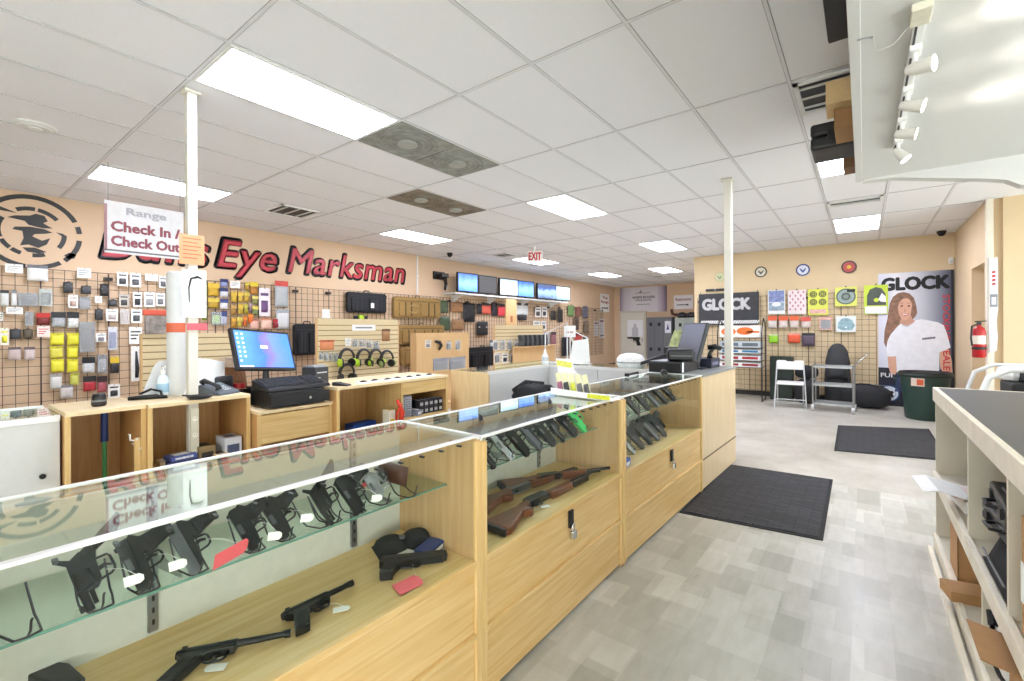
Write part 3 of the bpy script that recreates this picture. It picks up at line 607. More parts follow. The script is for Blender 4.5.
# long guns
def long_gun(label, pa, pb, z, kind, up=(-1, 0, 0), scale=1.0, dz=0.0):
    a = onZ(*pa, z); b = onZ(*pb, z); d = (b-a); L_ = d.length; d.normalize()
    o = thing('shotgun' if kind == 'shotgun' else 'rifle', label, 'long gun', M=frame(a+Vector((0, 0, dz)), d, up)); q = L_/1.05
    m = MB(); m.prism([(0, 0.015*1), (0.0, -0.11), (0.02, -0.125), (0.22*q, -0.055), (0.27*q, -0.075), (0.3*q, -0.07), (0.29*q, -0.035), (0.34*q, -0.02), (0.36*q, 0.0), (0.36*q, 0.022), (0.3*q, 0.022), (0.25*q, 0.008), (0.2*q, 0.012)], -0.018, 0.018)
    m.build('stock', GUN_WOOD, o, bevel=0.008, seg=3); MB().box(-0.015, 0.001, -0.016, 0.016, -0.12, 0.012).build('butt_pad', BLACKP, o, bevel=0.004)
    m = MB(); m.prism([(0.34*q, 0.03), (0.36*q, 0.042), (0.52*q, 0.042), (0.54*q, 0.035), (0.54*q, -0.005), (0.34*q, -0.016)], -0.017, 0.017); guard(m, 0.43*q, 0.35*q, -0.01, -0.042); m.build('receiver', GB[0] if kind != 'double' else GB[4], o, bevel=0.004)
    MB().prism([(0.39*q, -0.01), (0.38*q, -0.03), (0.385*q, -0.036), (0.4*q, -0.01)], -0.003, 0.003).build('trigger', GB[1], o)
    m = MB(); m.cyl((0.53*q, 0, 0.028), (L_, 0, 0.028), 0.0105, 0.009, 14)
    if kind == 'double': m.cyl((0.53*q, 0, 0.008), (L_, 0, 0.008), 0.0105, 0.009, 14)
    m.build('barrel', GB[0], o, smooth=True)
    m = MB()
    if kind == 'double': m.prism([(0.55*q, 0.0), (0.55*q, -0.012), (0.7*q, -0.014), (0.78*q, -0.002), (0.78*q, 0.0)], -0.017, 0.017)
    else:
        m.prism([(0.55*q, 0.022), (0.55*q, -0.022), (0.6*q, -0.026), (0.77*q, -0.02), (0.79*q, 0.0), (0.79*q, 0.02)], -0.019, 0.019)
    m.build('forend', GUN_WOOD, o, bevel=0.006, seg=3)
    if kind != 'double': MB().cyl((0.5*q, 0, 0.002), (0.93*q, 0, 0.004), 0.0095, n=12).build('magazine_tube', GB[0], o, smooth=True)
    if kind == 'shotgun':
        m = MB(); m.cyl((L_-0.01, 0, 0.028), (L_+0.03, 0, 0.028), 0.013, n=12)
        m.box(0.8*q, 0.97*q, -0.014, 0.014, -0.018, -0.004); m.build('muzzle_brake', BLACKM, o)
        MB().box(0.40*q, 0.47*q, -0.01, 0.01, 0.043, 0.058).build('sight_mount', GB[1], o, bevel=0.003)
    return o
o = long_gun('brown-stocked pump shotgun lying nearest the glass in the middle case', (486, 530), (592, 478), DZ, 'shotgun', dz=0.022)
tag_part(o, onZ(541, 508, DZ)+Vector((0, 0, 0.004)), (0.5, 1, 0), (-1, 0.5, 0), TAGM, 0.05, 0.03)
o = long_gun('double-barrelled gun with bright steel receiver, second row in the middle case', (468, 512), (578, 474), DZ, 'double', dz=0.03)
o = long_gun('wood-stocked rifle lying farthest from the glass in the middle case', (500, 489), (612, 474), DZ, 'rifle', dz=0.03)
# far case guns
for k in range(7):
    mm = [GB[2], GB[3], GB[1], GB[0], GB[4], GB[1], GB[0]][k]; c = ['steel-grey', 'silver', 'black', 'blued', 'grey', 'matte black', 'dark blued'][k]
    y = 2.76+0.185*k; x = -1.34+0.003*k
    pistol('%s pistol, %s from the left on the far case shelf' % (c, ORD[k]), frame((x, y, 0.899), (0.62, 0.3, -0.72), (-0.4, -0.9, 0.0)), L_=0.18, slide=mm, group='pistols on the far case shelf')
    stand((x-0.002, y+0.01, SZ), 0, 'black wire stand carrying the %s pistol from the left, far case shelf' % ORD[k])
    if k < 6:
        x2 = -1.33; y = 2.86+0.16*k
        pistol('%s pistol, %s from the left on the far case deck' % (c, ORD[k]), frame((x2, y, DZ+0.085), (0.62, 0.3, -0.72), (-0.4, -0.9, 0.0)), L_=0.19, slide=mm, group='pistols on the far case deck')
        stand((x2-0.002, y+0.01, DZ), 0, 'black wire stand carrying the %s pistol from the left, far case deck' % ORD[k])
o = thing('pistol_bag', 'black zip bag lying behind the pistols in the far case', 'bag', (-1.47, 3.80, DZ), 0.1)
MB().pillow(0.2, 0.5, 0.13, Matrix.Rotation(-PI/2, 4, 'X')).build('bag_body', FABK, o, smooth='all'); MB().tube([(-0.08, -0.2, 0.075), (-0.08, 0, 0.1), (-0.08, 0.2, 0.075)], 0.005, 6).build('zipper', BLACKM, o)
o = thing('ammunition_box', 'small bright blue box in the near corner of the far case', 'box', (-1.21, 2.73, DZ), 0.1)
MB().box(-0.025, 0.03, -0.05, 0.05, 0, 0.05).build('carton', mat('1f4fb0', 0.5), o, bevel=0.002); MB().box(0.0302, 0.031, -0.03, 0.03, 0.012, 0.034).build('printed_label', WHITEP, o)
# ================================================================ WOODEN BACK COUNTERS
WALNUT = wood('c99a62', 'b58650', 'Z', 0.45)
def shelf_unit(name, lab, cat, x, y0, y1, depth, T, parts, rz=0.0, group=None):
    """open-fronted counter unit facing +x, front at x"""
    o = thing(name, lab, cat, (x, y0, 0), rz, group); L_ = y1-y0
    MB().box(-depth, 0.012, 0, L_, T-0.025, T).build('countertop', wood('ecd8b0', 'dcc294', 'Y'), o, bevel=0.003)
    MB().box(-depth, -0.004, 0, 0.02, 0.0, T-0.025).build('side_panel', WALNUT, o); MB().box(-depth, -0.004, L_-0.02, L_, 0.0, T-0.025).build('side_panel', WALNUT, o)
    MB().box(-0.004, 0.004, -0.001, 0.024, 0.0, T-0.025).build('edge_strip', MAPLEZ, o); MB().box(-0.004, 0.004, L_-0.024, L_+0.001, 0.0, T-0.025).build('edge_strip', MAPLEZ, o)
    MB().box(-depth, -depth+0.012, 0.02, L_-0.02, 0.0, T-0.025).build('back_panel', wood('d6ac74', 'c1935a', 'Z', 0.45), o)
    MB().box(-depth+0.012, -0.01, 0.02, L_-0.02, 0.1, 0.12).build('bottom_shelf', MAPLE, o)
    for nm, a in parts:
        MB().box(*a).build(nm, MAPLE, o, bevel=0.002)
    return o
BX = -3.46; T1 = 0.98
u1 = shelf_unit('counter_cabinet', 'wooden open cabinet with a broom inside, beside the white case back', 'cabinet', -3.50, 0.50, 0.86, 0.5, T1, [])
MB().box(-0.02, -0.004, 0.305, 0.335, 0.55, T1-0.2).build('hanging_strip', MAPLEZ, u1)
for yy, zz in ((0.29, 0.80), (0.31, 0.74)):
    MB().tube([(-0.06, yy, zz), (-0.03, yy, zz), (-0.02, yy, zz-0.03), (-0.01, yy+0.02, zz-0.035), (0.0, yy+0.03, zz-0.02)], 0.005, 6).build('white_hook', WHITE, u1)
u2 = shelf_unit('counter_cabinet', 'wooden open shelf unit carrying the desk phone, crossed by the white pole', 'cabinet', -3.47, 0.862, 1.45, 0.5, T1, [('middle_shelf', (-0.488, -0.01, 0.02, 0.568, 0.50, 0.518))])
u3 = shelf_unit('register_counter', 'low wooden counter with drawer under the black cash drawer', 'counter', -3.38, 1.46, 2.03, 0.55, 0.86, [])
MB().box(-0.02, 0.0, 0.025, 0.545, 0.62, 0.825).build('drawer', MAPLE, u3, bevel=0.003)
u4 = shelf_unit('counter_cabinet', 'long pale wooden counter with open shelf of small boxes, before the earmuffs', 'counter', -3.32, 2.035, 3.255, 0.55, 0.975, [])
MB().box(-0.53, -0.005, 0.645, 0.665, 0.1, 0.95).build('divider', MAPLEZ, u4); MB().box(-0.02, 0.0, 0.66, 1.2, 0.835, 0.945).build('drawer', MAPLE, u4, bevel=0.003)
MB().box(-0.53, -0.005, 0.665, 1.2, 0.60, 0.62).build('middle_shelf', MAPLE, u4); MB().box(-0.53, -0.005, 0.02, 0.645, 0.42, 0.44).build('middle_shelf', MAPLE, u4)
# white glass-topped case seen from behind, far left
o = thing('display_case', 'white-backed glass-topped case at the left edge, beside the broom cabinet', 'display case', (-3.56, -0.8, 0), 0)
MB().box(-0.55, 0, 0, 1.29, 0.0, 0.93).build('case_body', mat('cfcfcb', 0.4, 0, 0.02), o, bevel=0.003); MB().box(-0.01, 0.006, 0, 1.29, 0.93, 0.965).build('top_rail', ALU, o, bevel=0.002)
MB().box(-0.56, -0.545, 0, 1.29, 0.93, 0.965).build('top_rail', ALU, o, bevel=0.002); MB().box(-0.55, -0.01, 0, 1.29, 0.95, 0.957).build('top_glass', GLT, o)
MB().cyl((0, 1.22, 0.64), (0.012, 1.22, 0.64), 0.014, n=18).build('cam_lock', mat('4a4a48', 0.3, 0.8), o)
# broom in the cabinet
o = thing('broom', 'blue and green handled broom standing inside the wooden cabinet', 'broom', (-3.78, 0.72, 0.12))
MB().cyl((0, 0, 0.12), (0, 0, 0.62), 0.012, n=12).build('broom_handle', mat('3f8f57', 0.4), o, smooth=True); MB().cyl((0, 0, 0.62), (0, 0, 0.83), 0.02, 0.017, 12).build('handle_sleeve', mat('1d3570', 0.4), o, smooth=True)
m = MB(); m.loft([[Vector((0.03*math.cos(t), 0.03*math.sin(t), 0.14)) for t in [2*PI*k/12 for k in range(12)]], [Vector((0.05*math.cos(t), 0.13*math.sin(t), 0.08)) for t in [2*PI*k/12 for k in range(12)]], [Vector((0.055*math.cos(t), 0.15*math.sin(t), 0.0)) for t in [2*PI*k/12 for k in range(12)]]]); m.build('bristles', mat('30323a', 0.9, 0, 0.2, 90, 0.6), o, smooth=True)
# goods in unit 2
def boxthing(name, lab, cat, loc, d, col, rz=0.0, lid=None, group=None, bev=0.002, stripe=None):
    o = thing(name, lab, cat, loc, rz, group); w_, dp, h = d
    MB().box(-w_/2, w_/2, -dp/2, dp/2, 0, h).build('carton', col if not isinstance(col, (str, tuple)) else mat(col, 0.55, 0, 0.06, 20), o, bevel=bev)
    if lid: MB().box(-w_/2-0.002, w_/2+0.002, -dp/2-0.002, dp/2+0.002, h*0.62, h+0.002).build('lid', mat(lid, 0.5), o, bevel=bev)
    if stripe: MB().box(w_/2, w_/2+0.001, -dp*0.35, dp*0.35, h*0.25, h*0.7).build('printed_label', mat(stripe, 0.5, 0, 0.4, 150), o); MB().box(-w_*0.3, w_*0.3, -dp*0.3, dp*0.3, h, h+0.001).build('top_label', mat(stripe, 0.5, 0, 0.3, 90), o)
    return o
S2 = 0.519
for k, (yy, xx, d, c, st, l) in enumerate([(0.98, -3.62, (0.12, 0.06, 0.07), 'c9b48c', 'f0ece0', 'small tan carton behind the pole on the cabinet shelf, left of the blue boxes'),
  (1.06, -3.56, (0.12, 0.17, 0.07), '39406b', 'c8ccd8', 'dark blue box with white print, lower one on the shelf under the phone'), (1.20, -3.60, (0.14, 0.1, 0.13), '8b7650', '2b2622', 'tan and black printed carton stack on the shelf right of the pole'),
  (1.275, -3.53, (0.12, 0.08, 0.07), 'bfa57c', '2b2622', 'short tan printed carton in front on the shelf under the phone'), (1.36, -3.60, (0.16, 0.11, 0.16), 'c9ccd2', '4a5570', 'white and grey printed carton at the right end of the shelf under the phone')]):
    boxthing('carton', l, 'box', (xx, yy, S2), d, c, 0.05*((k % 3)-1), stripe=st)
boxthing('carton', 'thin blue box lying on top of the dark blue box under the phone', 'box', (-3.57, 1.06, S2+0.0715), (0.11, 0.15, 0.03), '4b5a9a', 0.12, stripe='dfe2ec')
# power strip on pole
o = thing('power_strip', 'cream outlet strip on the white pole inside the wooden shelf', 'power strip', (PLX+0.03, PLY, 0.55))
MB().box(0, 0.02, -0.025, 0.025, 0.0, 0.36).build('strip_body', mat('d8d2be', 0.5), o, bevel=0.004)
for k in range(3):
    m = MB(); m.lathe([(0.016, 0), (0.016, 0.003), (0, 0.003)], 16, (0, 0, 0), Matrix.Translation((0.02, 0, 0.07+0.11*k)) @ Matrix.Rotation(PI/2, 4, 'Y')); so = m.build('outlet', mat('efeadb', 0.4), o)
    m = MB(); m.cb((0.0235, -0.006, 0.074+0.11*k), (0.001, 0.002, 0.008)); m.cb((0.0235, 0.006, 0.074+0.11*k), (0.001, 0.002, 0.008)); m.build('slots', BLACK, so)
# boxes in unit 4
q = [(2.12, -3.50, (0.16, 0.13, 0.14), 'dfe0df', '3f6b4a', 'white bag-like carton at the left of the lower shelf of the long counter'), (2.30, -3.47, (0.18, 0.15, 0.11), 'c9d2d0', '2d5a45', 'white and green carton in the left bay of the long counter'),
     (2.45, -3.45, (0.12, 0.12, 0.13), '2f7a4e', 'e8ece8', 'green printed carton in the left bay of the long counter')]
for k, (yy, xx, d, c, st, l) in enumerate(q): boxthing('carton', l, 'box', (xx, yy, 0.441), d, c, 0.1*k-0.1, stripe=st)
boxthing('carton', 'long bright blue box in the left bay of the long counter', 'box', (-3.64, 2.47, 0.441+0.0), (0.12, 0.25, 0.15), '2b5bb5', 0.05, stripe='2b5bb5')
boxthing('carton', 'white and yellow carton standing before the red box, long counter', 'box', (-3.40, 2.60, 0.441), (0.09, 0.07, 0.27), 'eee6cf', 0.0, stripe='d8b94a')
o = thing('red_clamp', 'bright orange-red plastic tool leaning at the divider of the long counter', 'tool', (-3.36, 2.655, 0.60), 0)
m = MB(); m.tube([(0.03, 0.02, 0.0), (0.03, 0.04, 0.08), (0.03, 0.01, 0.14), (0.03, -0.02, 0.2)], [0.02, 0.024, 0.018, 0.012], 8); m.build('red_grip', mat('e0402a', 0.4), o, smooth='all'); MB().tube([(0.03, -0.03, 0.02), (0.03, -0.01, 0.1), (0.03, 0.03, 0.16)], 0.011, 8).build('red_jaw', mat('e0402a', 0.4), o, smooth='all')
o = thing('ammunition_tray', 'tall stack of white speckled ammunition trays on the long counter shelf', 'tray', (-3.42, 2.79, 0.6205))
m = MB()
for k in range(9): m.box(-0.05, 0.05, -0.05, 0.05, k*0.0215, k*0.0215+0.018)
m.build('tray_stack', mat('c8ccd4', 0.5, 0, 0.2, 120), o, bevel=0.002)
m = MB()
for k in range(9):
    for j in range(5): m.cb((0.0505, -0.04+0.02*j, k*0.0215+0.009), (0.002, 0.01, 0.009))
m.build('cavities', mat('3e4c74', 0.5), o)
for k in range(10):
    r_, c_ = divmod(k, 5)
    boxthing('ammunition_box', 'small dark ammunition box, %s of the %s row behind the long counter shelf front' % (ORD[c_], 'upper' if r_ else 'lower'), 'box', (-3.42, 2.945+0.062*c_, 0.6205+0.0655*r_), (0.13, 0.052, 0.065), ['23252b', '34363f', '1f2128', '2b3040', '262626'][c_], 0, group='dark ammunition boxes on the long counter shelf', stripe='b9bcc4')
o = boxthing('carton', 'flat grey-blue carton between the white trays and the dark boxes', 'box', (-3.38, 2.885, 0.6205), (0.12, 0.06, 0.055), '7d8698', 0.1, stripe='e5e5e5')
# goods on the wooden counters
def p98(px, py, z=T1): return onZ(px, py, z)
# desk phone
o = thing('desk_phone', 'grey and black desk phone with its handset, on the wooden counter', 'telephone', (-3.64, 1.315, T1), 0.45); o.scale = (0.86, 0.86, 0.86)
PH = mat('5c646c', 0.4); 
m = MB(); m.prism([(-0.10, 0), (-0.1, 0.075), (-0.085, 0.085), (0.1, 0.022), (0.105, 0.0)], -0.105, 0.105); m.build('phone_base', PH, o, bevel=0.004)
n_ = Vector((0.32, 0, 0.95)).normalized()
def on_phone(x): return 0.085-(x+0.085)*(0.063/0.185)
m = MB()
for i in range(4):
    for j in range(3): xx = -0.01+0.022*i; m.cb((xx, 0.0+0.024*j, on_phone(xx)+0.001), (0.014, 0.016, 0.006))
m.build('keypad', mat('d7dbde', 0.4), o, bevel=0.001)
M = Matrix.Translation((-0.052, 0.035, on_phone(-0.052)+0.001)) @ Matrix.Rotation(0.33, 4, 'Y'); MB().cb((0, 0, 0), (0.045, 0.1, 0.004), M).build('phone_display', mat('8fa3a8', 0.2), o)
m = MB(); m.tube([(0.07, -0.075, 0.05), (0.06, -0.075, 0.075), (0.0, -0.075, 0.095), (-0.07, -0.075, 0.115), (-0.09, -0.075, 0.1)], [0.024, 0.02, 0.013, 0.02, 0.024], 10); m.build('handset', mat('2a2d31', 0.35), o, smooth='all')
m = MB(); m.tube([(0.08+0.008*math.cos(t*1.9), -0.1-0.02*math.sin(t*0.35)+0.008*math.sin(t*1.9), 0.008+0.002*(t % 2)) for t in range(22)], 0.003, 5); m.build('coil_cord', BLACK, o)
# black stapler-like headset/desk things
o = thing('tape_dispenser', 'black rounded cup at the left end of the wooden counter', 'cup', onZ(99, 406, T1))
MB().lathe([(0, 0), (0.03, 0), (0.036, 0.01), (0.036, 0.035), (0.03, 0.07), (0.026, 0.075), (0.0, 0.075)], 24).build('cup_body', BLACK, o, smooth=True); MB().lathe([(0.0365, 0.028), (0.037, 0.03), (0.037, 0.036), (0.0365, 0.038)], 24).build('grey_band', GREY, o)
p = onZ(148, 399, T1)
o = thing('black_holster', 'flat black leather strap and clip lying left of the pole on the counter', 'holster', (p.x, p.y, T1), 0.9)
m = MB(); m.tube([(-0.09, -0.05, 0.012), (-0.02, -0.02, 0.014), (0.05, 0.0, 0.014), (0.11, 0.0, 0.012)], [0.014, 0.02, 0.02, 0.012], 8, flat=0.6); m.build('strap_body', BLACKP, o, smooth='all'); MB().tube([(-0.06, 0.03, 0.03), (0.0, 0.04, 0.06), (0.06, 0.03, 0.045), (0.08, 0.0, 0.012)], 0.008, 6).build('curved_handle', BLACK, o, smooth='all')
p = onZ(190, 397, T1)
o = thing('sunglasses', 'dark goggles-like tray lying on the counter between pole and phone', 'tray', (-3.49, p.y+0.01, T1), 0.2)
MB().lathe([(0, 0.002), (0.05, 0.0), (0.07, 0.012), (0.075, 0.022), (0.068, 0.022), (0.05, 0.008), (0, 0.006)], 24).build('tray_dish', BLACKP, o, smooth=True); MB().tube([(-0.05, -0.08, 0.03), (0.0, -0.02, 0.02), (0.04, 0.03, 0.016)], 0.005, 6).build('pen', BLACK, o, smooth=True)
# sanitizer bottle
p = onZ(166, 397, T1); o = thing('sanitizer_bottle', 'clear pump bottle of hand sanitizer on the counter left of the pole', 'bottle', (p.x-0.06, p.y, T1))
MB().lathe([(0, 0.001), (0.036, 0.001), (0.038, 0.01), (0.038, 0.11), (0.03, 0.135), (0.014, 0.148), (0.014, 0.16)], 20).build('bottle_body', mat('dfeaf2', 0.1, 0, 0.02), o, smooth=True)
m = MB(); m.lathe([(0.016, 0.158), (0.016, 0.178), (0.005, 0.18), (0.005, 0.205), (0.0, 0.205)], 14); m.box(-0.008, 0.045, -0.007, 0.007, 0.2, 0.212); m.build('pump', WHITE, o); MB().lathe([(0.0385, 0.03), (0.0386, 0.09)], 20).build('blue_label', mat('9fc4dc', 0.4), o)
# papers and column beside the pole
o = thing('clear_sign_column', 'tall white rounded column standing behind the counter, left of the pole', 'column', (-3.83, 1.125, T1))
MB().lathe([(0, 0), (0.062, 0), (0.065, 0.01), (0.065, 0.85), (0.05, 0.865), (0, 0.865)], 28).build('column_shell', mat('d6d8d9', 0.35, 0, 0.02), o, smooth=True); MB().lathe([(0.066, 0.44), (0.067, 0.445), (0.067, 0.50), (0.066, 0.505)], 28).build('orange_band', mat('d86a48', 0.5), o, smooth=True)
o = thing('orange_notice', 'orange paper notice taped high on the white pole', 'paper', (PLX+0.034, PLY-0.005, 1.875))
MB().box(0, 0.002, -0.075, 0.07, 0, 0.2).build('sheet', mat('e99b70', 0.7, 0, 0.05, 12), o)
m = MB()
for k in range(6): m.box(0.002, 0.0026, -0.055, 0.05-0.02*(k % 2), 0.17-k*0.026, 0.176-k*0.026)
m.build('handwriting', mat('b8603f', 0.7), o)
o = thing('hook_picture', 'white sheet showing a black bent tool, taped to the pole', 'paper', (PLX+0.034, PLY+0.005, 1.52))
MB().box(0, 0.002, -0.07, 0.07, 0, 0.32).build('sheet', WHITEP, o); MB().tube([(0.004, -0.03, 0.1), (0.004, -0.032, 0.2), (0.004, -0.02, 0.26), (0.004, 0.02, 0.275), (0.004, 0.045, 0.262)], [0.003, 0.005, 0.007, 0.008, 0.004], 6).build('printed_tool', BLACK, o)
o = thing('red_tape_label', 'small red label strip on the white pole above the phone', 'label', (PLX+0.0345, PLY+0.015, 1.435)); MB().box(0, 0.003, -0.055, 0.065, 0, 0.045).build('strip', mat('e2606a', 0.5), o)
o = thing('paper_sheet', 'curled white sheet of paper leaning behind the pole on the counter', 'paper', (-3.80, 1.27, T1), 0.2)
m = MB(); n = 8; vs = []; fs = []
for s_ in (0, 0.0015):
    for i in range(n+1):
        t = i/n; vs += [Vector((0.03*math.sin(t*2.6)+s_, -0.16+0.3*t, 0.001)), Vector((-0.02+0.03*math.sin(t*2.6)+s_, -0.1+0.26*t, 0.25-0.06*abs(t-0.4)))]
k0 = 2*(n+1)
for i in range(n): fs += [(2*i, 2*i+2, 2*i+3, 2*i+1), (k0+2*i, k0+2*i+1, k0+2*i+3, k0+2*i+2), (2*i, k0+2*i, k0+2*i+2, 2*i+2), (2*i+1, 2*i+3, k0+2*i+3, k0+2*i+1)]
fs += [(0, 1, k0+1, k0), (2*n, k0+2*n, k0+2*n+1, 2*n+1)]; m.add(vs, fs); m.build('sheet', WHITEP, o, smooth=True)
# ---- register: cash drawer, keyboard, monitor, printer
o = thing('cash_drawer', 'black cash drawer under the keyboard on the low wooden counter', 'cash drawer', (-3.36, 1.745, 0.861))
MB().box(-0.30, 0.0, -0.21, 0.21, 0.01, 0.125).build('drawer_case', BLACK, o, bevel=0.004); MB().box(0.0, 0.02, -0.21, 0.24, 0.02, 0.1).build('drawer_front', mat('161618', 0.4), o, bevel=0.004)
MB().cyl((0.02, 0.08, 0.06), (0.028, 0.08, 0.06), 0.01, n=16).build('key_lock', CHROME, o)
o = thing('keyboard', 'black programmable keyboard on top of the black cash drawer', 'keyboard', (-3.50, 1.77, 0.99), 0)
m = MB(); m.prism([(-0.13, 0.0), (-0.13, 0.065), (-0.12, 0.072), (0.13, 0.022), (0.145, 0.0)], -0.24, 0.235); m.build('keyboard_base', BLACK, o, bevel=0.006)
m = MB()
for i in range(7):
    for j in range(16):
        if j in (11,): continue
        xx = -0.10+i*0.03; zz = 0.072-(xx+0.12)*0.2; m.cb((xx, -0.215+j*0.0275, zz+0.004), (0.022, 0.021, 0.012))
ko = m.build('keys', mat('2f3135', 0.5), o, bevel=0.002, seg=1)
MONX = -3.72
o = thing('monitor', 'flat computer monitor showing a blue desktop, behind the black keyboard', 'monitor', (MONX, 1.69, 0.98), 0)
M = Matrix.Translation((0, -0.02, 0.285)) @ Matrix.Rotation(-0.42, 4, 'Y') @ Matrix.Rotation(0.22, 4, 'Z') @ Matrix.Scale(1.22, 4)
MB().box(-0.03, 0.0, -0.205, 0.205, -0.125, 0.15, M).build('monitor_housing', BLACK, o, bevel=0.005)
scr = MB().box(0.0, 0.002, -0.188, 0.188, -0.108, 0.134, M); SCRM = ramp_mat([(0.0, '4d7fd6'), (0.35, '3f66c4'), (0.5, '6d5fc0'), (0.6, '5d74d2'), (1, '3c6fd0')], 'Y', -0.2, 0.2, 0.25, 0.75, 6.0); so = scr.build('screen', SCRM, o)
so['label'] = 'blue lit screen with icons'
m = MB()
for j in range(7):
    for i in range(2 if j < 6 else 1): m.box(0.002, 0.0028, -0.178+i*0.032, -0.166+i*0.032, 0.105-j*0.03, 0.117-j*0.03, M)
m.box(0.002, 0.0028, -0.03, 0.02, 0.02, 0.04, M); m.box(0.002, 0.0028, -0.188, -0.1, -0.108, -0.1, M); m.build('screen_icons', glow('dfe8ff', 0.7), so)
MB().tube([(-0.03, 0, 0.2), (-0.04, 0, 0.1), (-0.03, 0, 0.015)], [0.02, 0.024, 0.03], 10).build('monitor_stand', BLACK, o, smooth=True); MB().box(-0.12, 0.07, -0.12, 0.12, 0.0, 0.015).build('stand_foot', BLACK, o, bevel=0.004)
# riser under the monitor
o2 = thing('monitor_riser', 'black slab riser beneath the monitor behind the cash drawer', 'riser', (MONX-0.02, 1.69, 0.861)); MB().box(-0.09, 0.02, -0.2, 0.22, 0.0, 0.016).build('riser_top', BLACK, o2, bevel=0.003)
MB().box(-0.08, -0.06, -0.19, 0.2, 0.016, 0.118).build('riser_back', BLACK, o2); MB().box(-0.13, 0.06, -0.2, -0.19, 0.0, 0.118).build('riser_side', BLACK, o2)
o = thing('receipt_printer', 'grey and black receipt printer right of the monitor', 'printer', (-3.72, 2.09, 0.976), 0.2)
MB().box(-0.09, 0.07, -0.07, 0.07, 0, 0.14).build('printer_body', mat('35373b', 0.45), o, bevel=0.006); MB().prism([(-0.085, 0.14), (-0.08, 0.152), (0.03, 0.156), (0.06, 0.14)], -0.062, 0.062).build('printer_lid', mat('8f9296', 0.45), o, bevel=0.004)
MB().box(0.07, 0.0715, -0.05, 0.05, 0.09, 0.1).build('paper_slot', mat('c6c8ca', 0.5), o); MB().box(0.07, 0.072, -0.05, -0.02, 0.05, 0.056).build('status_strip', mat('d8dadc', 0.5), o)
o = thing('card_reader', 'small black card terminal lying by the keyboard on the long counter', 'card terminal', (-3.38, 2.12, 0.976), 0.4)
m = MB(); m.prism([(-0.07, 0), (-0.07, 0.03), (0.06, 0.012), (0.07, 0)], -0.035, 0.035); m.build('terminal_body', BLACK, o, bevel=0.004); MB().cb((-0.035, 0, 0.0285), (0.03, 0.05, 0.002), Matrix.Rotation(0.0, 4, 'Y')).build('terminal_display', GREY, o)
# row of small items on long counter
for k in range(7):
    y = 2.33+0.125*k
    o = thing('price_card', 'white price card with a dark knife on the long counter, %s from the left' % ORD[k], 'card', (-3.40-0.015*(k % 2), y, 0.976), 0.1*((k % 3)-1), 'white cards laid out on the long counter')
    MB().prism([(-0.05, 0.0), (-0.05, 0.012), (0.05, 0.002), (0.05, 0)], -0.04, 0.04).build('card', WHITEP, o); MB().tube([(0.0, -0.03, 0.012), (0.0, 0.0, 0.016), (0.01, 0.03, 0.012)], [0.004, 0.008, 0.004], 8).build('folding_knife', mat('3a3c40', 0.4, 0.4), o, smooth=True)
# red and silver stapler-like goods rack behind phone
o = thing('camouflage_cap', 'brown and white camouflage cap on a stand behind the phone', 'cap', (-4.0, 1.51, 1.145), 0.3)
MB().lathe([(0.075, 0), (0.078, 0.02), (0.07, 0.05), (0.045, 0.072), (0, 0.08)], 20).build('cap_crown', mat('a8937a', 0.8, 0, 0.45, 22), o, smooth=True); m = MB(); m.prismz([(0.06, -0.05), (0.12, -0.045), (0.145, 0), (0.12, 0.045), (0.06, 0.05)], 0.0, 0.006); m.build('visor', mat('d8cdbd', 0.8, 0, 0.3, 30), o)
o = thing('cap_stand', 'brown wooden block stand holding the cap behind the phone', 'stand', (-4.0, 1.51, 0.98), 0.3); MB().prism([(-0.09, 0), (-0.06, 0.163), (0.07, 0.163), (0.10, 0)], -0.09, 0.09).build('stand_block', wood('9a6b45', '7c4f2f', 'X'), o, bevel=0.004); MB().box(0.06, 0.075, -0.05, 0.05, 0.16, 0.164).build('stand_lip', CARD, o)
o = thing('red_roll', 'red roll of tape beside the brown stand behind the phone', 'tape', (-3.87, 1.535, T1), 0); MB().lathe([(0.025, 0), (0.045, 0), (0.045, 0.04), (0.025, 0.04), (0.025, 0)], 24).build('tape_roll', mat('c0282e', 0.4), o, smooth=True); MB().lathe([(0.022, 0.001), (0.0248, 0.001), (0.0248, 0.039), (0.022, 0.039), (0.022, 0.001)], 24).build('cardboard_core', CARD, o)
o = thing('label_printer', 'dark grey rounded device behind the desk phone', 'device', (-3.84, 1.40, T1), 0.2); MB().box(-0.05, 0.05, -0.07, 0.07, 0, 0.11).build('device_body', mat('33343a', 0.4), o, bevel=0.02, seg=4); MB().box(0.05, 0.0515, -0.04, 0.04, 0.04, 0.075).build('device_display', BLACK, o)
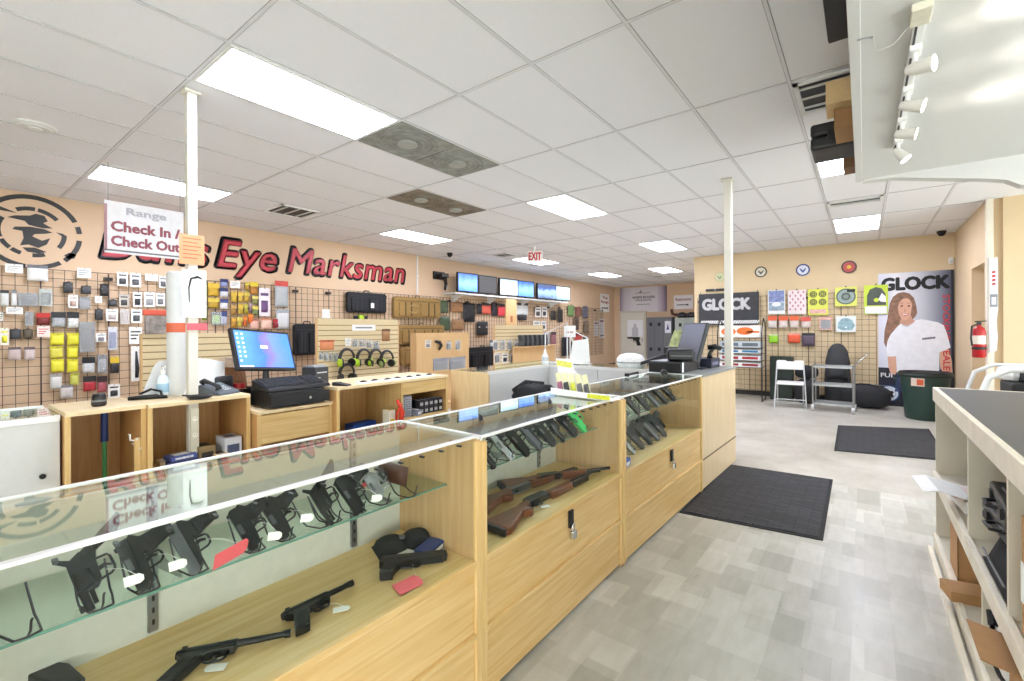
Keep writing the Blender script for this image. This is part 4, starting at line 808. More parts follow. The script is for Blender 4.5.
# ---- aisle chair with bag
# ================================================================ WHITE U-SHAPED COUNTER
WP = mat('d3d4d4', 0.4, 0, 0.02); TOPG = mat('a9aca8', 0.15, 0.0, 0.05, 8)
o = thing('display_case', 'white-backed glass-topped case with a pale wooden end panel, in the middle of the room', 'display case', (-2.93, 3.43, 0))
MB().box(-0.52, 0, 0, 0.02, 0, 1.0).build('end_panel', wood('dfc79a', 'cfb280', 'Z'), o, bevel=0.002); MB().box(-0.02, 0, 0.022, 1.1, 0.1, 0.985).build('back_panel', WP, o); MB().box(-0.52, -0.5, 0.02, 1.7, 0.0, 0.985).build('front_panel', MAPLE, o)
MB().box(-0.5, -0.02, 0.022, 1.7, 0.5, 0.52).build('deck', MAPLE, o); MB().box(-0.52, 0, 0.0, 1.7, 0.0, 0.1).build('plinth', MAPLE, o)
MB().box(-0.52, 0.004, 0, 1.7, 1.0, 1.008).build('top_glass', GLT, o); MB().box(-0.012, 0.008, 0.0, 1.1, 0.985, 1.015).build('top_rail', ALU, o); MB().box(-0.5, -0.02, 0.02, 1.7, 0.96, 0.965).build('inner_tray', mat('8f9296', 0.6), o)
o = thing('display_case', 'white-backed case crossing the room behind the tilted price sheet', 'display case', (-2.93, 4.53, 0))
MB().box(0.0, 0.62, 0, 0.02, 0.1, 0.985).build('back_panel', WP, o); MB().box(0.63, 1.25, 0, 0.02, 0.1, 0.985).build('back_panel', WP, o); MB().box(0, 1.25, 0.0, 0.55, 0, 0.1).build('plinth', MAPLE, o)
MB().box(0, 1.25, 0.53, 0.55, 0.1, 0.985).build('front_panel', MAPLEX, o); MB().box(1.23, 1.25, 0.02, 0.53, 0.1, 0.985).build('end_panel', MAPLE, o)
MB().box(0, 1.25, -0.005, 0.55, 1.0, 1.008).build('top_glass', GLT, o); MB().box(0, 1.25, -0.008, 0.012, 0.985, 1.015).build('top_rail', ALU, o); MB().box(0.0, 1.23, 0.02, 0.53, 0.96, 0.965).build('inner_tray', mat('a5a8a8', 0.6), o)
# cardboard display with packs on the middle case
pc = onZ(585, 402, 1.025); o = thing('counter_display', 'white cardboard counter display of small packs on the middle glass case', 'display', (-1.36, 2.33, 1.026), 0.0)
# local X runs along the box, front toward the aisle side
LD = 0.44
o.rotation_euler = (0, 0, math.atan2(onZ(618, 399, 1.02).y-onZ(550, 391, 1.02).y, onZ(618, 399, 1.02).x-onZ(550, 391, 1.02).x)); a_ = onZ(551, 394, 1.026); b_ = onZ(617, 400, 1.026); LD = (b_-a_).length; o.location = (a_.x, a_.y, 1.026)
MB().box(0, LD, 0.0, 0.1, 0, 0.002).build('tray_floor', WHITEP, o); MB().prism([(0, 0), (LD, 0), (LD, 0.026), (0, 0.042)], -0.002, 0.0).build('tray_front', WHITEP, o)
MB().prism([(0, 0), (0.2, 0.0), (0.15, 0.11), (0.1, 0.15), (0.09, 0.215), (-0.04, 0.215)], 0.1, 0.102).build('header_card', WHITEP, o)
MB().box(LD-0.16, LD-0.01, -0.0035, -0.002, 0.004, 0.028).build('yellow_label', mat('d9dc3a', 0.5, 0, 0.2, 60), o)
MB().prism([(-0.03, 0.17), (0.085, 0.16), (0.085, 0.195), (-0.033, 0.205)], 0.097, 0.0995).build('yellow_header', mat('dfe06a', 0.5, 0, 0.15, 60), o)
for k, c in enumerate(['a8677f', '3a3a3c', 'd8da4a', '6a6a6c', '4a4a4c']):
    q = thing('blister_pack', '%s pack in the white counter display, %s from the left' % (['pink', 'black', 'yellow', 'grey', 'dark grey'][k], ORD[k]), 'pack', (0, 0, 0), group='small packs in the counter display')
    q.matrix_world = o.matrix_basis @ Matrix.Translation((0.045+k*0.05, 0.05, 0.0035)) @ Matrix.Rotation(-0.25, 4, 'Y'); MB().box(-0.02, 0.02, 0.0, 0.002, 0, 0.13).build('card', mat('efecc0', 0.5), q); MB().pillow(0.036, 0.07, 0.016, Matrix.Translation((0, 0, 0.04))).build('product', mat(c, 0.4), q, smooth='all')
# tilted price sheet in wire frame
for (pts, lab) in (([(586, 372), (586, 348), (572, 340)], 'white price sheet in a thin stand on the far white case'),):
    a = onZ(585, 366, 1.02); o = thing('sign_holder', lab, 'sign', (a.x-0.37, 4.8, 1.016), 0.0)
    MB().prism([(0.0, 0.0), (0.27, 0.02), (0.25, 0.30), (0.04, 0.27)], 0, 0.003).build('sheet', WHITEP, o); MB().tube([(0.04, 0.002, 0.27), (-0.04, 0.03, 0.42), (-0.13, 0.03, 0.36), (0.25, 0.002, 0.30)][:2], 0.006, 6).build('wire_frame', WHITE, o)
    MB().cyl((-0.04, 0.03, 0.42), (0.25, 0.003, 0.30), 0.006, n=6).build('wire_frame', WHITE, o); MB().box(0.0, 0.27, -0.04, 0.06, 0, 0.006).build('foot', WHITE, o)
o = thing('wire_sign_stand', 'thin white wire sign frame standing left of the price sheet', 'stand', (-3.2, 4.86, 1.009), 0.0)
MB().tube([(0, 0, 0.006), (0.0, 0, 0.36), (0.32, 0, 0.50), (0.32, 0, 0.01)], 0.007, 6).build('wire_frame', WHITE, o); MB().box(-0.02, 0.34, -0.03, 0.03, 0, 0.008).build('foot', WHITE, o)
o = thing('white_bottle', 'small white squeeze bottle on the far white case left of the price sheet', 'bottle', (-3.1, 4.70, 1.009)); MB().lathe([(0, 0), (0.04, 0), (0.042, 0.02), (0.042, 0.09), (0.02, 0.12), (0.01, 0.17), (0, 0.17)], 18).build('bottle_body', WHITE, o, smooth=True); MB().lathe([(0.0425, 0.03), (0.0425, 0.08)], 18).build('bottle_label', mat('cfd3d6', 0.5), o)
# black bag on stool behind the middle case
JP = onZ(534, 392, 0.84)
o = thing('stool', 'black seat seen just behind the middle glass case', 'stool', (JP.x, JP.y, 0)); MB().lathe([(0, 0.66), (0.17, 0.66), (0.19, 0.68), (0.19, 0.72), (0.17, 0.74), (0, 0.745)], 24).build('seat', BLACKP, o, smooth=True); MB().cyl((0, 0, 0.05), (0, 0, 0.66), 0.025, n=14).build('post', CHROME, o)
for k in range(5):
    t = 2*PI*k/5; MB().tube([(0, 0, 0.08), (0.15*math.cos(t), 0.15*math.sin(t), 0.07), (0.27*math.cos(t), 0.27*math.sin(t), 0.02)], [0.02, 0.016, 0.018], 8).build('leg', BLACK, o, smooth=True)
o = thing('jacket', 'black folded jacket heaped on the seat behind the middle case', 'jacket', (JP.x, JP.y, 0.746), 0.9)
m = MB(); rings = []
for i, (s_, z) in enumerate([(0.9, 0.0), (1.0, 0.05), (0.95, 0.11), (0.7, 0.15), (0.25, 0.165)]):
    rings.append([Vector((s_*(0.2+0.03*math.sin(5*t+i))*math.cos(t), s_*(0.13+0.02*math.cos(4*t))*math.sin(t), z+0.012*math.sin(3*t+i))) for t in [2*PI*k/28 for k in range(28)]])
m.loft(rings); m.build('jacket_body', FABK, o, smooth='all'); MB().tube([(-0.18, 0.06, 0.1), (-0.05, 0.1, 0.165), (0.12, 0.07, 0.15)], [0.03, 0.035, 0.03], 10).build('sleeve', FABK, o, smooth='all')
# ---- second register at the end of the cases
o = thing('cash_drawer', 'black cash drawer with white end sticker on the far glass case', 'cash drawer', (-1.45, 4.42, 1.023), -0.03); o.scale = (0.72, 1, 1)
MB().box(-0.22, 0.21, -0.2, 0.24, 0, 0.10).build('drawer_case', BLACK, o, bevel=0.005); MB().box(-0.2, 0.2, -0.215, -0.2, 0.01, 0.09).build('drawer_front', mat('161618', 0.4), o, bevel=0.003); MB().box(0.21, 0.2115, -0.19, -0.15, 0.005, 0.095).build('white_sticker', WHITEP, o)
o = thing('receipt_printer', 'black rounded receipt printer on the far cash drawer', 'printer', (-1.36, 4.36, 1.1235), 0.35); MB().box(-0.12, 0.12, -0.08, 0.09, 0, 0.115).build('printer_body', BLACK, o, bevel=0.03, seg=4); MB().box(-0.09, 0.09, -0.0825, -0.08, 0.05, 0.056).build('paper_slot', GREY, o)
o = thing('monitor', 'large black monitor seen edge-on at the far register', 'monitor', (-1.36, 4.80, 1.023), 0)
M = Matrix.Translation((0.0, 0, 0.27)) @ Matrix.Rotation(0.86, 4, 'Z') @ Matrix.Rotation(0.30, 4, 'Y') @ Matrix.Scale(0.98, 4); MB().box(-0.02, 0.02, -0.16, 0.24, -0.22, 0.2, M).build('monitor_housing', BLACK, o, bevel=0.005)
MB().box(-0.022, -0.02, -0.145, 0.225, -0.2, 0.185, M).build('screen', ramp_mat([(0, '4a4f5c'), (0.6, '565c70'), (0.9, '4c5f9a'), (1, '2e3f8a')], 'Z', 0.2, 0.62, 0.3), o); MB().cyl((0.03, -0.01, 0.01), (0.03, -0.01, 0.27), 0.022, n=12).build('monitor_stand', BLACK, o); MB().box(-0.07, 0.10, -0.09, 0.09, 0.0, 0.012).build('stand_foot', BLACK, o, bevel=0.003)
o = thing('barcode_scanner', 'black barcode scanner and card terminal right of the far monitor', 'scanner', (-1.24, 5.03, 1.1185), 0.3)
m = MB(); m.tube([(-0.05, 0, 0.11), (0.02, 0, 0.12), (0.08, 0, 0.10)], [0.03, 0.036, 0.03], 10, flat=0.6); m.build('scanner_head', BLACK, o, smooth='all'); MB().tube([(0.0, 0, 0.1), (-0.03, 0, 0.05), (-0.03, 0, 0.0)], [0.02, 0.017, 0.03], 10).build('scanner_handle', BLACK, o, smooth='all')
p = onZ(664, 373, 1.025); o = thing('computer_mouse', 'black computer mouse with its cable on the far glass case', 'mouse', (p.x, p.y, 1.024), 0.4)
MB().pillow(0.065, 0.11, 0.035, Matrix.Rotation(-PI/2, 4, 'X')).build('mouse_body', BLACK, o, smooth='all'); MB().tube([(0.0, 0.05, 0.01), (-0.02, 0.12, 0.005), (0.05, 0.2, 0.005)], 0.003, 5).build('cable', BLACK, o)
a, b_ = onZ(636, 375, 1.03), onZ(665, 372, 1.03)
o = thing('pistol_rest', 'black angled metal bar lying across the far glass case', 'bar', M=frame(onZ(628, 375, 1.036), (onZ(642, 371.5, 1.036)-onZ(627, 375, 1.036)), (0, 0, 1))); L_ = 0.24
MB().box(-0.02, L_, -0.008, 0.008, -0.006, 0.012).build('bar', BLACK, o, bevel=0.003); MB().box(-0.03, -0.015, -0.02, 0.02, -0.012, 0.016).build('bar_end', BLACK, o, bevel=0.003); MB().box(L_-0.01, L_, -0.01, 0.01, -0.012, 0.0).build('bar_foot', BLACK, o)
p = onZ(665, 366, 1.02); o = thing('cup_stack', 'white stack of folded paper cups behind the far register', 'stack', (-2.03, 4.78, 1.009), 0)
MB().lathe([(0, 0), (0.13, 0), (0.15, 0.03), (0.15, 0.09), (0.12, 0.13), (0.05, 0.15), (0, 0.15)], 24).build('stack_body', mat('e8e8e6', 0.7, 0, 0.12, 40, 0.8), o, smooth=True); MB().lathe([(0.151, 0.05), (0.153, 0.055), (0.151, 0.06)], 24).build('rim', GREY, o)
o = thing('flyer_holder', 'green and white flyer standing on a black tray at the far register', 'flyer', (-1.62, 4.98, 1.009), 0.1)
MB().box(-0.1, 0.1, -0.05, 0.05, 0, 0.22).build('black_tray', BLACK, o, bevel=0.006); MB().prism([(-0.06, 0.222), (0.05, 0.222), (0.10, 0.4), (0.0, 0.4)], -0.003, 0.003).build('flyer', mat('b9c48c', 0.5, 0, 0.35, 25), o)
o = thing('black_keyboard', 'black keyboard tilted behind the printer at the far register', 'keyboard', (-1.80, 4.80, 1.009), 0.3); m = MB(); m.prism([(-0.2, 0.0), (0.16, 0.12), (0.18, 0.15), (0.15, 0.16), (-0.2, 0.03)], -0.05, 0.05); m.build('keyboard_base', BLACK, o, bevel=0.004); MB().box(0.02, 0.1, -0.04, 0.04, 0, 0.07).build('keyboard_stand', BLACK, o)

o = thing('carton', 'dark blue carton beside the black cash drawer on the far cabinet top', 'box', (-1.33, 5.05, 1.023), -0.03); MB().box(-0.1, 0.11, -0.14, 0.16, 0, 0.095).build('carton', mat('23263a', 0.5), o, bevel=0.003); MB().box(0.11, 0.111, -0.1, 0.1, 0.03, 0.06).build('printed_label', mat('6a6f8a', 0.5), o)
o = thing('sign_card', 'small white framed sign on a wire above the far white case', 'sign', (-2.93, 4.87, 1.33), 0)
MB().box(0, 0.16, 0, 0.004, 0, 0.14).build('sign_sheet', WHITEP, o); MB().cyl((0.08, 0.01, -0.32), (0.08, 0.01, 0.1), 0.005, n=6).build('wire_post', WHITE, o); text('SALE', 0.1, 0.03, mat('c08078', 0.5), 'lettering', o, 0.03, 0, 0.06) if False else MB().box(0.03, 0.13, -0.001, 0, 0.05, 0.07).build('printed_line', mat('c9a098', 0.5), o)

o = thing('acrylic_panel', 'white plastic panel with a slanted edge behind the sanitizer bottle', 'panel', (-3.90, 0.93, T1), PI/2)
MB().prism([(0.0, 0), (0.07, 0.2), (0.10, 0.24), (0.2, 0.25), (0.36, 0.25), (0.36, 0)], -0.004, 0).build('panel_sheet', mat('dfe1e3', 0.3), o, bevel=0.002); MB().box(0.0, 0.36, -0.03, 0.03, 0, 0.012).build('panel_foot', WHITE, o)
# ================================================================ LEFT WALL
GRIDM = mat('4a3a32', 0.4, 0.3)
def gridwall(loc, rz, w_, h, n, lab, group, step=0.1016):
    """wire panel, local X right, facing -Y"""
    o = thing('gridwall_panel', lab, 'wire grid panel', loc, rz, group)
    m = MB(); r = 0.0035
    nx = int(round(w_/step)); nz = int(round(h/step))
    for i in range(nx+1): x = i*w_/nx; q = 0.006 if i in (0, nx) else r; m.box(x-q/2-0.001, x+q/2+0.001, -0.004, 0.002, 0, h)
    for k in range(nz+1): z = k*h/nz; q = 0.006 if k in (0, nz) else r; m.box(0, w_, -0.008, -0.002, z-q/2-0.001, z+q/2+0.001)
    m.build('wire_grid', GRIDM, o)
    for x in (0.02, w_-0.02):
        m = MB(); m.box(x-0.02, x+0.02, -0.014, 0.045, h-0.09, h-0.05); m.build('wall_bracket', BLACK, o, bevel=0.004)
    return o
XG = XL+0.05
for k in range(14):
    y = -0.32+0.612*k
    if k == 0: g0 = gridwall((XG, y, 0.50), PI/2, 0.606, 1.67, 0, 'x', 'wire grid panels along the left wall')
    o = g0 if k == 0 else dup(g0, loc=(XG, y, 0.50), rz=PI/2)
    o['label'] = 'dark wire grid panel on the left wall, %s from the left' % ORD[k]
for k in range(12):
    y = -0.32+0.612*(14+k)
    o = dup(g0, loc=(XG, y, 0.50), rz=PI/2); o['label'] = 'wire grid panel under the shelf of screens, %s of that run' % ORD[k]

def pack(lab, x0, x1, y0, y1, plane, kind, c1, c2='2c2c2e', group=None, depth=0.02, X='X', name=None, cat='pack', rz=None):
    """hanging goods; image box met with the display plane, facing the room"""
    f = onX if X == 'X' else onY
    a = f(x0, (y0+y1)/2, plane); b = f(x1, (y0+y1)/2, plane); c = (a+b)/2
    xm = (x0+x1)/2; zt = f(xm, y0, plane).z; zb = f(xm, y1, plane).z; h = zt-zb
    w_ = abs(b.y-a.y) if X == 'X' else abs(b.x-a.x)
    loc = (plane, c.y, zb) if X == 'X' else (c.x, plane, zb)
    nm = name or {'card': 'carded_pack', 'bag': 'plastic_bag', 'clam': 'clamshell_pack', 'sheet': 'printed_card', 'long': 'carded_knife', 'blob': 'pouch', 'hdr': 'header_bag'}[kind]
    o = thing(nm, lab, cat, loc, PI/2 if X == 'X' else 0.0, group)
    C1 = mat(c1, 0.45, 0, 0.05, 20); C2 = mat(c2, 0.4, 0, 0.3, 60)
    if kind == 'card':
        MB().box(-w_/2, w_/2, -0.003, 0, 0, h).build('card', C1, o); MB().pillow(w_*0.62, h*0.42, depth, Matrix.Translation((0, -0.003, h*0.34)), n=5).build('product', C2, o, smooth='all')
        MB().box(-w_*0.35, w_*0.35, -0.0036, -0.003, h*0.72, h*0.82).build('printed_title', C2, o)
    elif kind == 'sheet':
        MB().box(-w_/2, w_/2, -0.004, 0, 0, h).build('card', C1, o); m = MB()
        for q in range(3): m.box(-w_*0.38, w_*(0.38-0.16*q), -0.0048, -0.004, h*(0.68-0.2*q), h*(0.76-0.2*q))
        m.build('printed_lines', C2, o)
    elif kind == 'bag':
        MB().pillow(w_, h*0.84, depth, Matrix.Translation((0, 0, h*0.42)), n=6).build('bag_body', C1, o, smooth='all'); MB().box(-w_/2, w_/2, -0.005, 0, h*0.8, h).build('header', C2, o)
    elif kind == 'hdr':
        MB().box(-w_/2, w_/2, -0.012, 0, h*0.62, h).build('header', C1, o); MB().pillow(w_*0.94, h*0.66, depth, Matrix.Translation((0, 0, h*0.33)), n=6).build('product', C2, o, smooth='all')
    elif kind == 'clam':
        MB().box(-w_/2, w_/2, -0.003, 0, 0, h).build('card', C1, o); MB().pillow(w_*0.8, h*0.7, depth, Matrix.Translation((0, -0.003, h*0.42)), n=5).build('product', C2, o, smooth='all')
        MB().box(-w_/2, w_/2, -depth-0.004, -depth-0.003, 0.0, h).build('clear_front', film(a=0.18), o)
    elif kind == 'long':
        MB().box(-w_/2, w_/2, -0.004, 0, 0, h).build('card', C1, o); MB().tube([(0, -0.012, h*0.1), (0.005, -0.014, h*0.35), (0, -0.012, h*0.55), (-0.004, -0.01, h*0.85)], [w_*0.16, w_*0.2, w_*0.16, w_*0.08], 8).build('knife', C2, o, smooth='all')
    elif kind == 'blob':
        MB().pillow(w_, h*0.9, depth, Matrix.Translation((0, 0, h*0.45)), n=8).build('pouch_body', C1, o, smooth='all'); MB().box(-w_*0.4, w_*0.4, -depth*0.9, -depth*0.55, h*0.5, h*0.56).build('strap', C2, o); MB().tube([(-0.02, -0.004, h*0.88), (0, -0.01, h), (0.02, -0.004, h*0.88)], 0.003, 5).build('hang_loop', BLACK, o)
    MB().tube([(0, 0.02, h-0.012), (0, -0.035, h-0.012), (0, -0.045, h-0.004)], 0.0025, 5).build('peg_hook', BLACK, o)
    return o
def area(items, plane, where, group, X='X'):
    rows = []
    f = onX if X == 'X' else onY
    for it in items:
        x0, y0, x1, y1 = it[:4]; z = f((x0+x1)/2, y0, plane).z; it_ = (z, x0, it); 
        for r in rows:
            if abs(r[0]-z) < 0.075: r[1].append(it_); break
        else: rows.append([z, [it_]])
    rows.sort(key=lambda r: -r[0])
    for ri, (z, its) in enumerate(rows):
        its.sort(key=lambda t: t[1])
        for k, (_, _, it) in enumerate(its):
            x0, y0, x1, y1, kind, c1, c2, desc = it
            lab = '%s, %s from left, row %s, %s' % (desc, ORD[k], ORD[ri], where)
            pack(lab, x0, x1, y0, y1, plane, kind, c1, c2, group, X=X)
W_, K_, Yl = 'ecebe6', '2c2d30', 'e6df3a'
A = [(5,264,23,273,'sheet',W_,'b5b5b5','white printed card'),(27,265,48,281,'bag',W_,'6c7076','white bag with dark print'),(77,268,91,278,'sheet',W_,'8e9094','white card'),(0,290,9,306,'bag','d9dcd8',K_,'clear bag'),(11,290,17,306,'bag','e4e6e4','8a8d8c','white slim bag'),
(18,293,38,306,'clam','5f6464','303234','wide dark clamshell'),(39,289,52,306,'clam','b9c4b6','5a665c','greenish pack'),(63,281,73,293,'blob','3a3c40','77797c','dark gadget'),(81,285,91,294,'blob','45484c','8a8c90','dark gadget'),(68,295,78,308,'card',W_,'c4a79a','white pack'),
(79,297,90,309,'clam','3b3e42','6a6c70','dark pack'),(100,283,109,296,'blob','2f3134','707276','dark gadget'),(6,307,23,314,'sheet',W_,'a0a2a6','white price card'),(0,312,3,321,'sheet',W_,K_,'cut-off white card'),(25,312,33,326,'clam','8b8e8c','45474a','grey clamshell'),
(36,313,50,325,'hdr','c8342e','7a2a26','red header pack'),(37,326,50,337,'sheet','f0dfd8','c8342e','white and red pack'),(51,312,66,327,'hdr','26272a','a9acae','black header pack'),(67,312,79,328,'hdr','26272a','d9dad4','black and white pack'),(0,328,9,345,'card','ece9dc',Yl,'white and yellow card'),
(10,328,21,339,'blob','3d4045','2a2b2e','dark pouch'),(23,328,33,339,'blob','5b5140','332f28','olive pouch'),(8,347,21,360,'bag','c9b8b4','6a5c5a','small clear bag'),(24,347,35,360,'bag','d0c2be','6a5c5a','small clear bag'),
(50,333,64,345,'bag',Yl,'d8d02e','yellow bag'),(50,346,63,358,'bag','dfd855','c9c232','yellow bag'),(51,359,64,372,'bag',Yl,'d8d02e','yellow bag'),(67,333,79,345,'bag',Yl,'d8d02e','yellow bag'),(67,346,78,358,'bag',Yl,'d0c82c','yellow bag'),(67,359,78,372,'bag',Yl,'d8d02e','yellow bag'),(70,373,79,385,'bag','c9cc60','a8a83a','dull yellow bag'),
(50,374,62,389,'bag','d8d8d4','a8a6a2','white bag'),(60,385,73,398,'bag','cfcac6','8f8a88','white bag'),(79,322,95,352,'clam','4a4c44','3a3b38','tall dark panel pack'),(96,333,106,342,'card',W_,'8e8e92','white card'),(82,357,95,373,'hdr','26272a','cfd0d0','black and white pack'),
(83,376,96,391,'hdr','2c2c2e','b8333c','black and red pack'),(97,355,107,373,'clam','34363a','8e9094','dark clamshell'),(97,376,107,392,'hdr','3a2c30','a8545c','dark red pack'),
(117,272,128,286,'card',W_,'4c4e52','white card'),(130,273,141,287,'card',W_,'5c5e62','white card'),(145,274,158,281,'sheet',W_,'b8b8ba','white price card'),(159,276,167,288,'card',W_,'6e7074','white card'),(119,294,129,307,'card','c4bdb2','4c4e52','card with two lenses'),
(133,292,142,307,'card',W_,K_,'white card with black clip'),(144,292,155,307,'card',W_,'9c9ea2','white card'),(156,293,165,306,'card',W_,'77797c','white card'),(95,296,102,303,'sheet',W_,'b0a8a4','small white card'),(108,299,117,306,'blob','4a4c50','2c2c2e','dark small pouch'),
(106,309,118,321,'card',W_,'b8b0ac','white card'),(95,308,103,320,'blob','3a3c40','6c6c70','dark gadget'),(131,309,142,323,'card',W_,'4c4e52','white card'),(120,309,129,324,'clam','cfc3b6','b5a698','clear clamshell'),(129,327,142,344,'sheet',W_,K_,'white card with black strip'),
(108,327,117,350,'clam','c8ccd6','5a6a9c','blue and white long pack'),(131,346,142,381,'long',W_,K_,'long white card with a black knife'),(110,357,119,373,'hdr','d8b838','2c2c2e','yellow and black pack'),(108,384,120,398,'card',W_,K_,'white card with crossed tools'),(145,324,152,335,'card','e4d6d0','b86a5c','small white card')]
area(A, XG+0.014, 'left grid wall', 'goods hanging on the left grid wall')
B = [(203,281,207,300,'bag','a9b85a','4a5a2c','green pack'),(202,302,207,320,'bag','8fa04c','3f4a2a','green pack'),(208,283,219,296,'hdr','dcb93e','caa22c','yellow pack'),(208,298,219,308,'hdr','d8c04a','b8962c','yellow pack'),(211,312,221,325,'clam','3c4438','8bb84a','black and green pack'),
(220,279,228,287,'hdr','2b3566','8a92b8','navy pack'),(220,288,228,297,'hdr','2b3566','d8dae4','navy pack'),(220,299,228,309,'hdr','39437a','e4e4ea','navy pack'),(221,311,227,325,'hdr','39437a','b8bccc','navy pack'),(230,281,240,288,'sheet',W_,'9a9ca0','white card'),
(231,292,237,302,'hdr','dcb93e','c8a83a','small yellow pack'),(238,292,243,302,'hdr','d8b440','c8a83a','small yellow pack'),(244,292,249,302,'hdr','d4c04a','b8962c','small yellow pack'),(231,305,236,315,'hdr','c8a05a','a8803a','tan pack'),(238,304,243,314,'hdr','dcb93e','c8a83a','small yellow pack'),(244,304,248,314,'hdr','c8c04a','a89a2c','small yellow pack'),
(231,318,236,328,'hdr','d8a838','b8882c','amber pack'),(237,317,242,327,'hdr','dcc85a','b8a23a','small yellow pack'),(243,316,247,326,'hdr','e08a2e','c8641e','orange pack'),(249,303,252,312,'hdr','b89aa4','8a6a74','mauve pack'),(248,314,253,323,'hdr','e88a2a','d86a1a','orange pack'),
(245,282,249,290,'hdr','d4c44a','b8962c','small yellow pack'),(250,282,258,294,'hdr','e4cc38','b87a2c','yellow and brown pack'),(252,296,258,304,'hdr','e0d070','8a8a4a','pale yellow pack'),(252,306,258,315,'hdr','d8c85a','6a7a4a','pale yellow pack'),(259,288,270,316,'card','ece4e8','6a4a7a','tall white pack'),
(250,319,259,329,'bag','e4b4a4','c87a6a','pink bag'),(261,318,272,329,'bag','eac0ae','d08a6a','pink bag'),(273,319,279,328,'hdr','b83038','8a2028','red pack'),(275,281,288,307,'bag','b4b9bc','d04a40','clear bag with red header'),(276,309,289,329,'bag','d8dadc','a0a4a8','clear and white bag')]
area(B, XG+0.014, 'grid behind the monitor', 'small packs on the grid behind the monitor')
# bags and pouches further along
Cc = [(437,299,448,313,'blob','4e5e44','2c3428','green drawstring pouch'),(440,315,450,330,'blob','44573e','2c3428','green drawstring pouch'),(451,301,463,312,'blob','9a6f48','6a4a30','tan leather pouch'),(452,318,464,330,'blob','96704c','6a4a30','tan leather pouch'),(463,301,475,322,'blob','1c1c20','3a3a3e','black pointed holster'),
(477,303,482,314,'blob','22222a','45454a','narrow black pouch'),(477,320,488,335,'blob','202024','d0d0d0','black holster'),(482,303,491,314,'bag','d8604a','2a2a2c','red-orange bag'),(492,301,497,316,'blob','28202a','55404a','dark pouch'),(498,304,506,316,'bag','d8404a','2a2a2c','red bag'),(507,303,511,316,'blob','6a6a3a','3a3a2a','olive pouch'),
(490,340,497,352,'bag','c8ccce','5a5a5e','clear bag'),(516,303,528,315,'bag','dfe2e2','3a3a3e','white bag'),(518,314,527,320,'blob','2a2a30','55555a','dark pouch'),(535,307,541,317,'card','e4e2de','3a3a3e','white pack'),(542,307,547,317,'card','e4e2de','3a3a3e','white pack'),
(533,321,540,330,'card','dddbd6','3a3a3e','white pack'),(541,321,546,330,'card','dddbd6','4a4a4e','white pack'),(551,310,556,320,'blob','2e2a28','55504a','dark pouch'),(535,332,541,345,'clam','d8d6d0','5a5a5e','clear pack'),(543,332,549,346,'clam','c8c0bc','6a5a5e','clear pack'),(551,332,556,346,'bag','8a5a60','4a3a40','dull red bag'),
(558,308,563,322,'blob','2c2a28','55504a','dark pouch'),(568,304,574,316,'blob','6f8f58','3a4a30','bright green pouch'),(574,316,579,330,'blob','5a4a40','33302c','brown pouch'),(576,306,581,316,'blob','8a5a50','3a3030','reddish pouch'),(583,305,588,318,'blob','6a6a78','3a3a40','grey pouch'),(584,320,589,333,'blob','7a6a5a','3a3a36','camouflage pouch'),
(575,333,582,345,'bag','b84a44','6a2a28','red pack'),(562,335,569,356,'blob','1c1e26','33353c','long navy holster'),(571,340,576,356,'blob','22242a','33353c','long dark holster'),(583,335,588,355,'blob','4a5048','2a2e28','long camouflage holster')]
area(Cc, XG+0.014, 'far grid wall', 'pouches on the far grid wall')
# rifle cases
def rifle_case(lab, x0, y0, x1, y1, plane, c, dep=0.09, name='rifle_case', cat='case', trim='5c4a2c'):
    a = onX(x0, (y0+y1)/2, plane); b = onX(x1, (y0+y1)/2, plane); xm = (x0+x1)/2; zt = onX(xm, y0, plane).z; zb = onX(xm, y1, plane).z; w_ = b.y-a.y; h = zt-zb
    o = thing(name, lab, cat, (plane, (a.y+b.y)/2, zb), PI/2); m1 = mat(c, 0.8, 0, 0.12, 50, 0.4); m2 = mat(trim, 0.8, 0, 0.15, 50)
    pts = []
    for (cx, cz, a0) in ((w_/2-0.05, h-0.05, 0), (-w_/2+0.05, h-0.05, 90), (-w_/2+0.05, 0.05, 180), (w_/2-0.05, 0.05, 270)):
        for k in range(5): t = math.radians(a0+k*22.5); pts.append((cx+0.05*math.cos(t), cz+0.05*math.sin(t)))
    MB().prism(pts, -dep, 0).build('case_body', m1, o, bevel=0.02, seg=3)
    MB().box(-w_*0.42, -w_*0.05, -dep-0.03, -dep+0.001, h*0.1, h*0.72).build('pocket', m1, o, bevel=0.012, seg=2); MB().box(w_*0.03, w_*0.42, -dep-0.03, -dep+0.001, h*0.1, h*0.72).build('pocket', m1, o, bevel=0.012, seg=2)
    m = MB(); m.box(-w_*0.45, w_*0.45, -dep-0.003, -dep+0.001, h*0.80, h*0.83); m.build('zipper', m2, o)
    for q in (-0.3, -0.18, 0.2, 0.33): MB().box(w_*q-0.014, w_*q+0.014, -dep-0.037, -dep-0.028, h*0.08, h*0.76).build('webbing', m2, o)
    MB().tube([(-0.07, -dep/2, h-0.01), (-0.05, -dep/2, h+0.04), (0.05, -dep/2, h+0.04), (0.07, -dep/2, h-0.01)], 0.01, 8).build('carry_handle', m2, o, smooth='all'); return o
o = rifle_case('short black rifle case with a white tag, left of the tan cases', 345, 293, 384, 313, XG+0.012, '1f2023', trim='2e2f33')
q = thing('hang_tag', 'white paper tag on the front of the short black rifle case', 'tag', (XG+0.135, onX(373, 303, XG+0.15).y, onX(373, 308, XG+0.15).z), PI/2); MB().box(-0.035, 0.035, -0.002, 0, 0, 0.09).build('tag_sheet', WHITEP, q); MB().tube([(0, -0.001, 0.085), (0.0, 0.0, 0.12)], 0.0015, 5).build('string', WHITE, q)
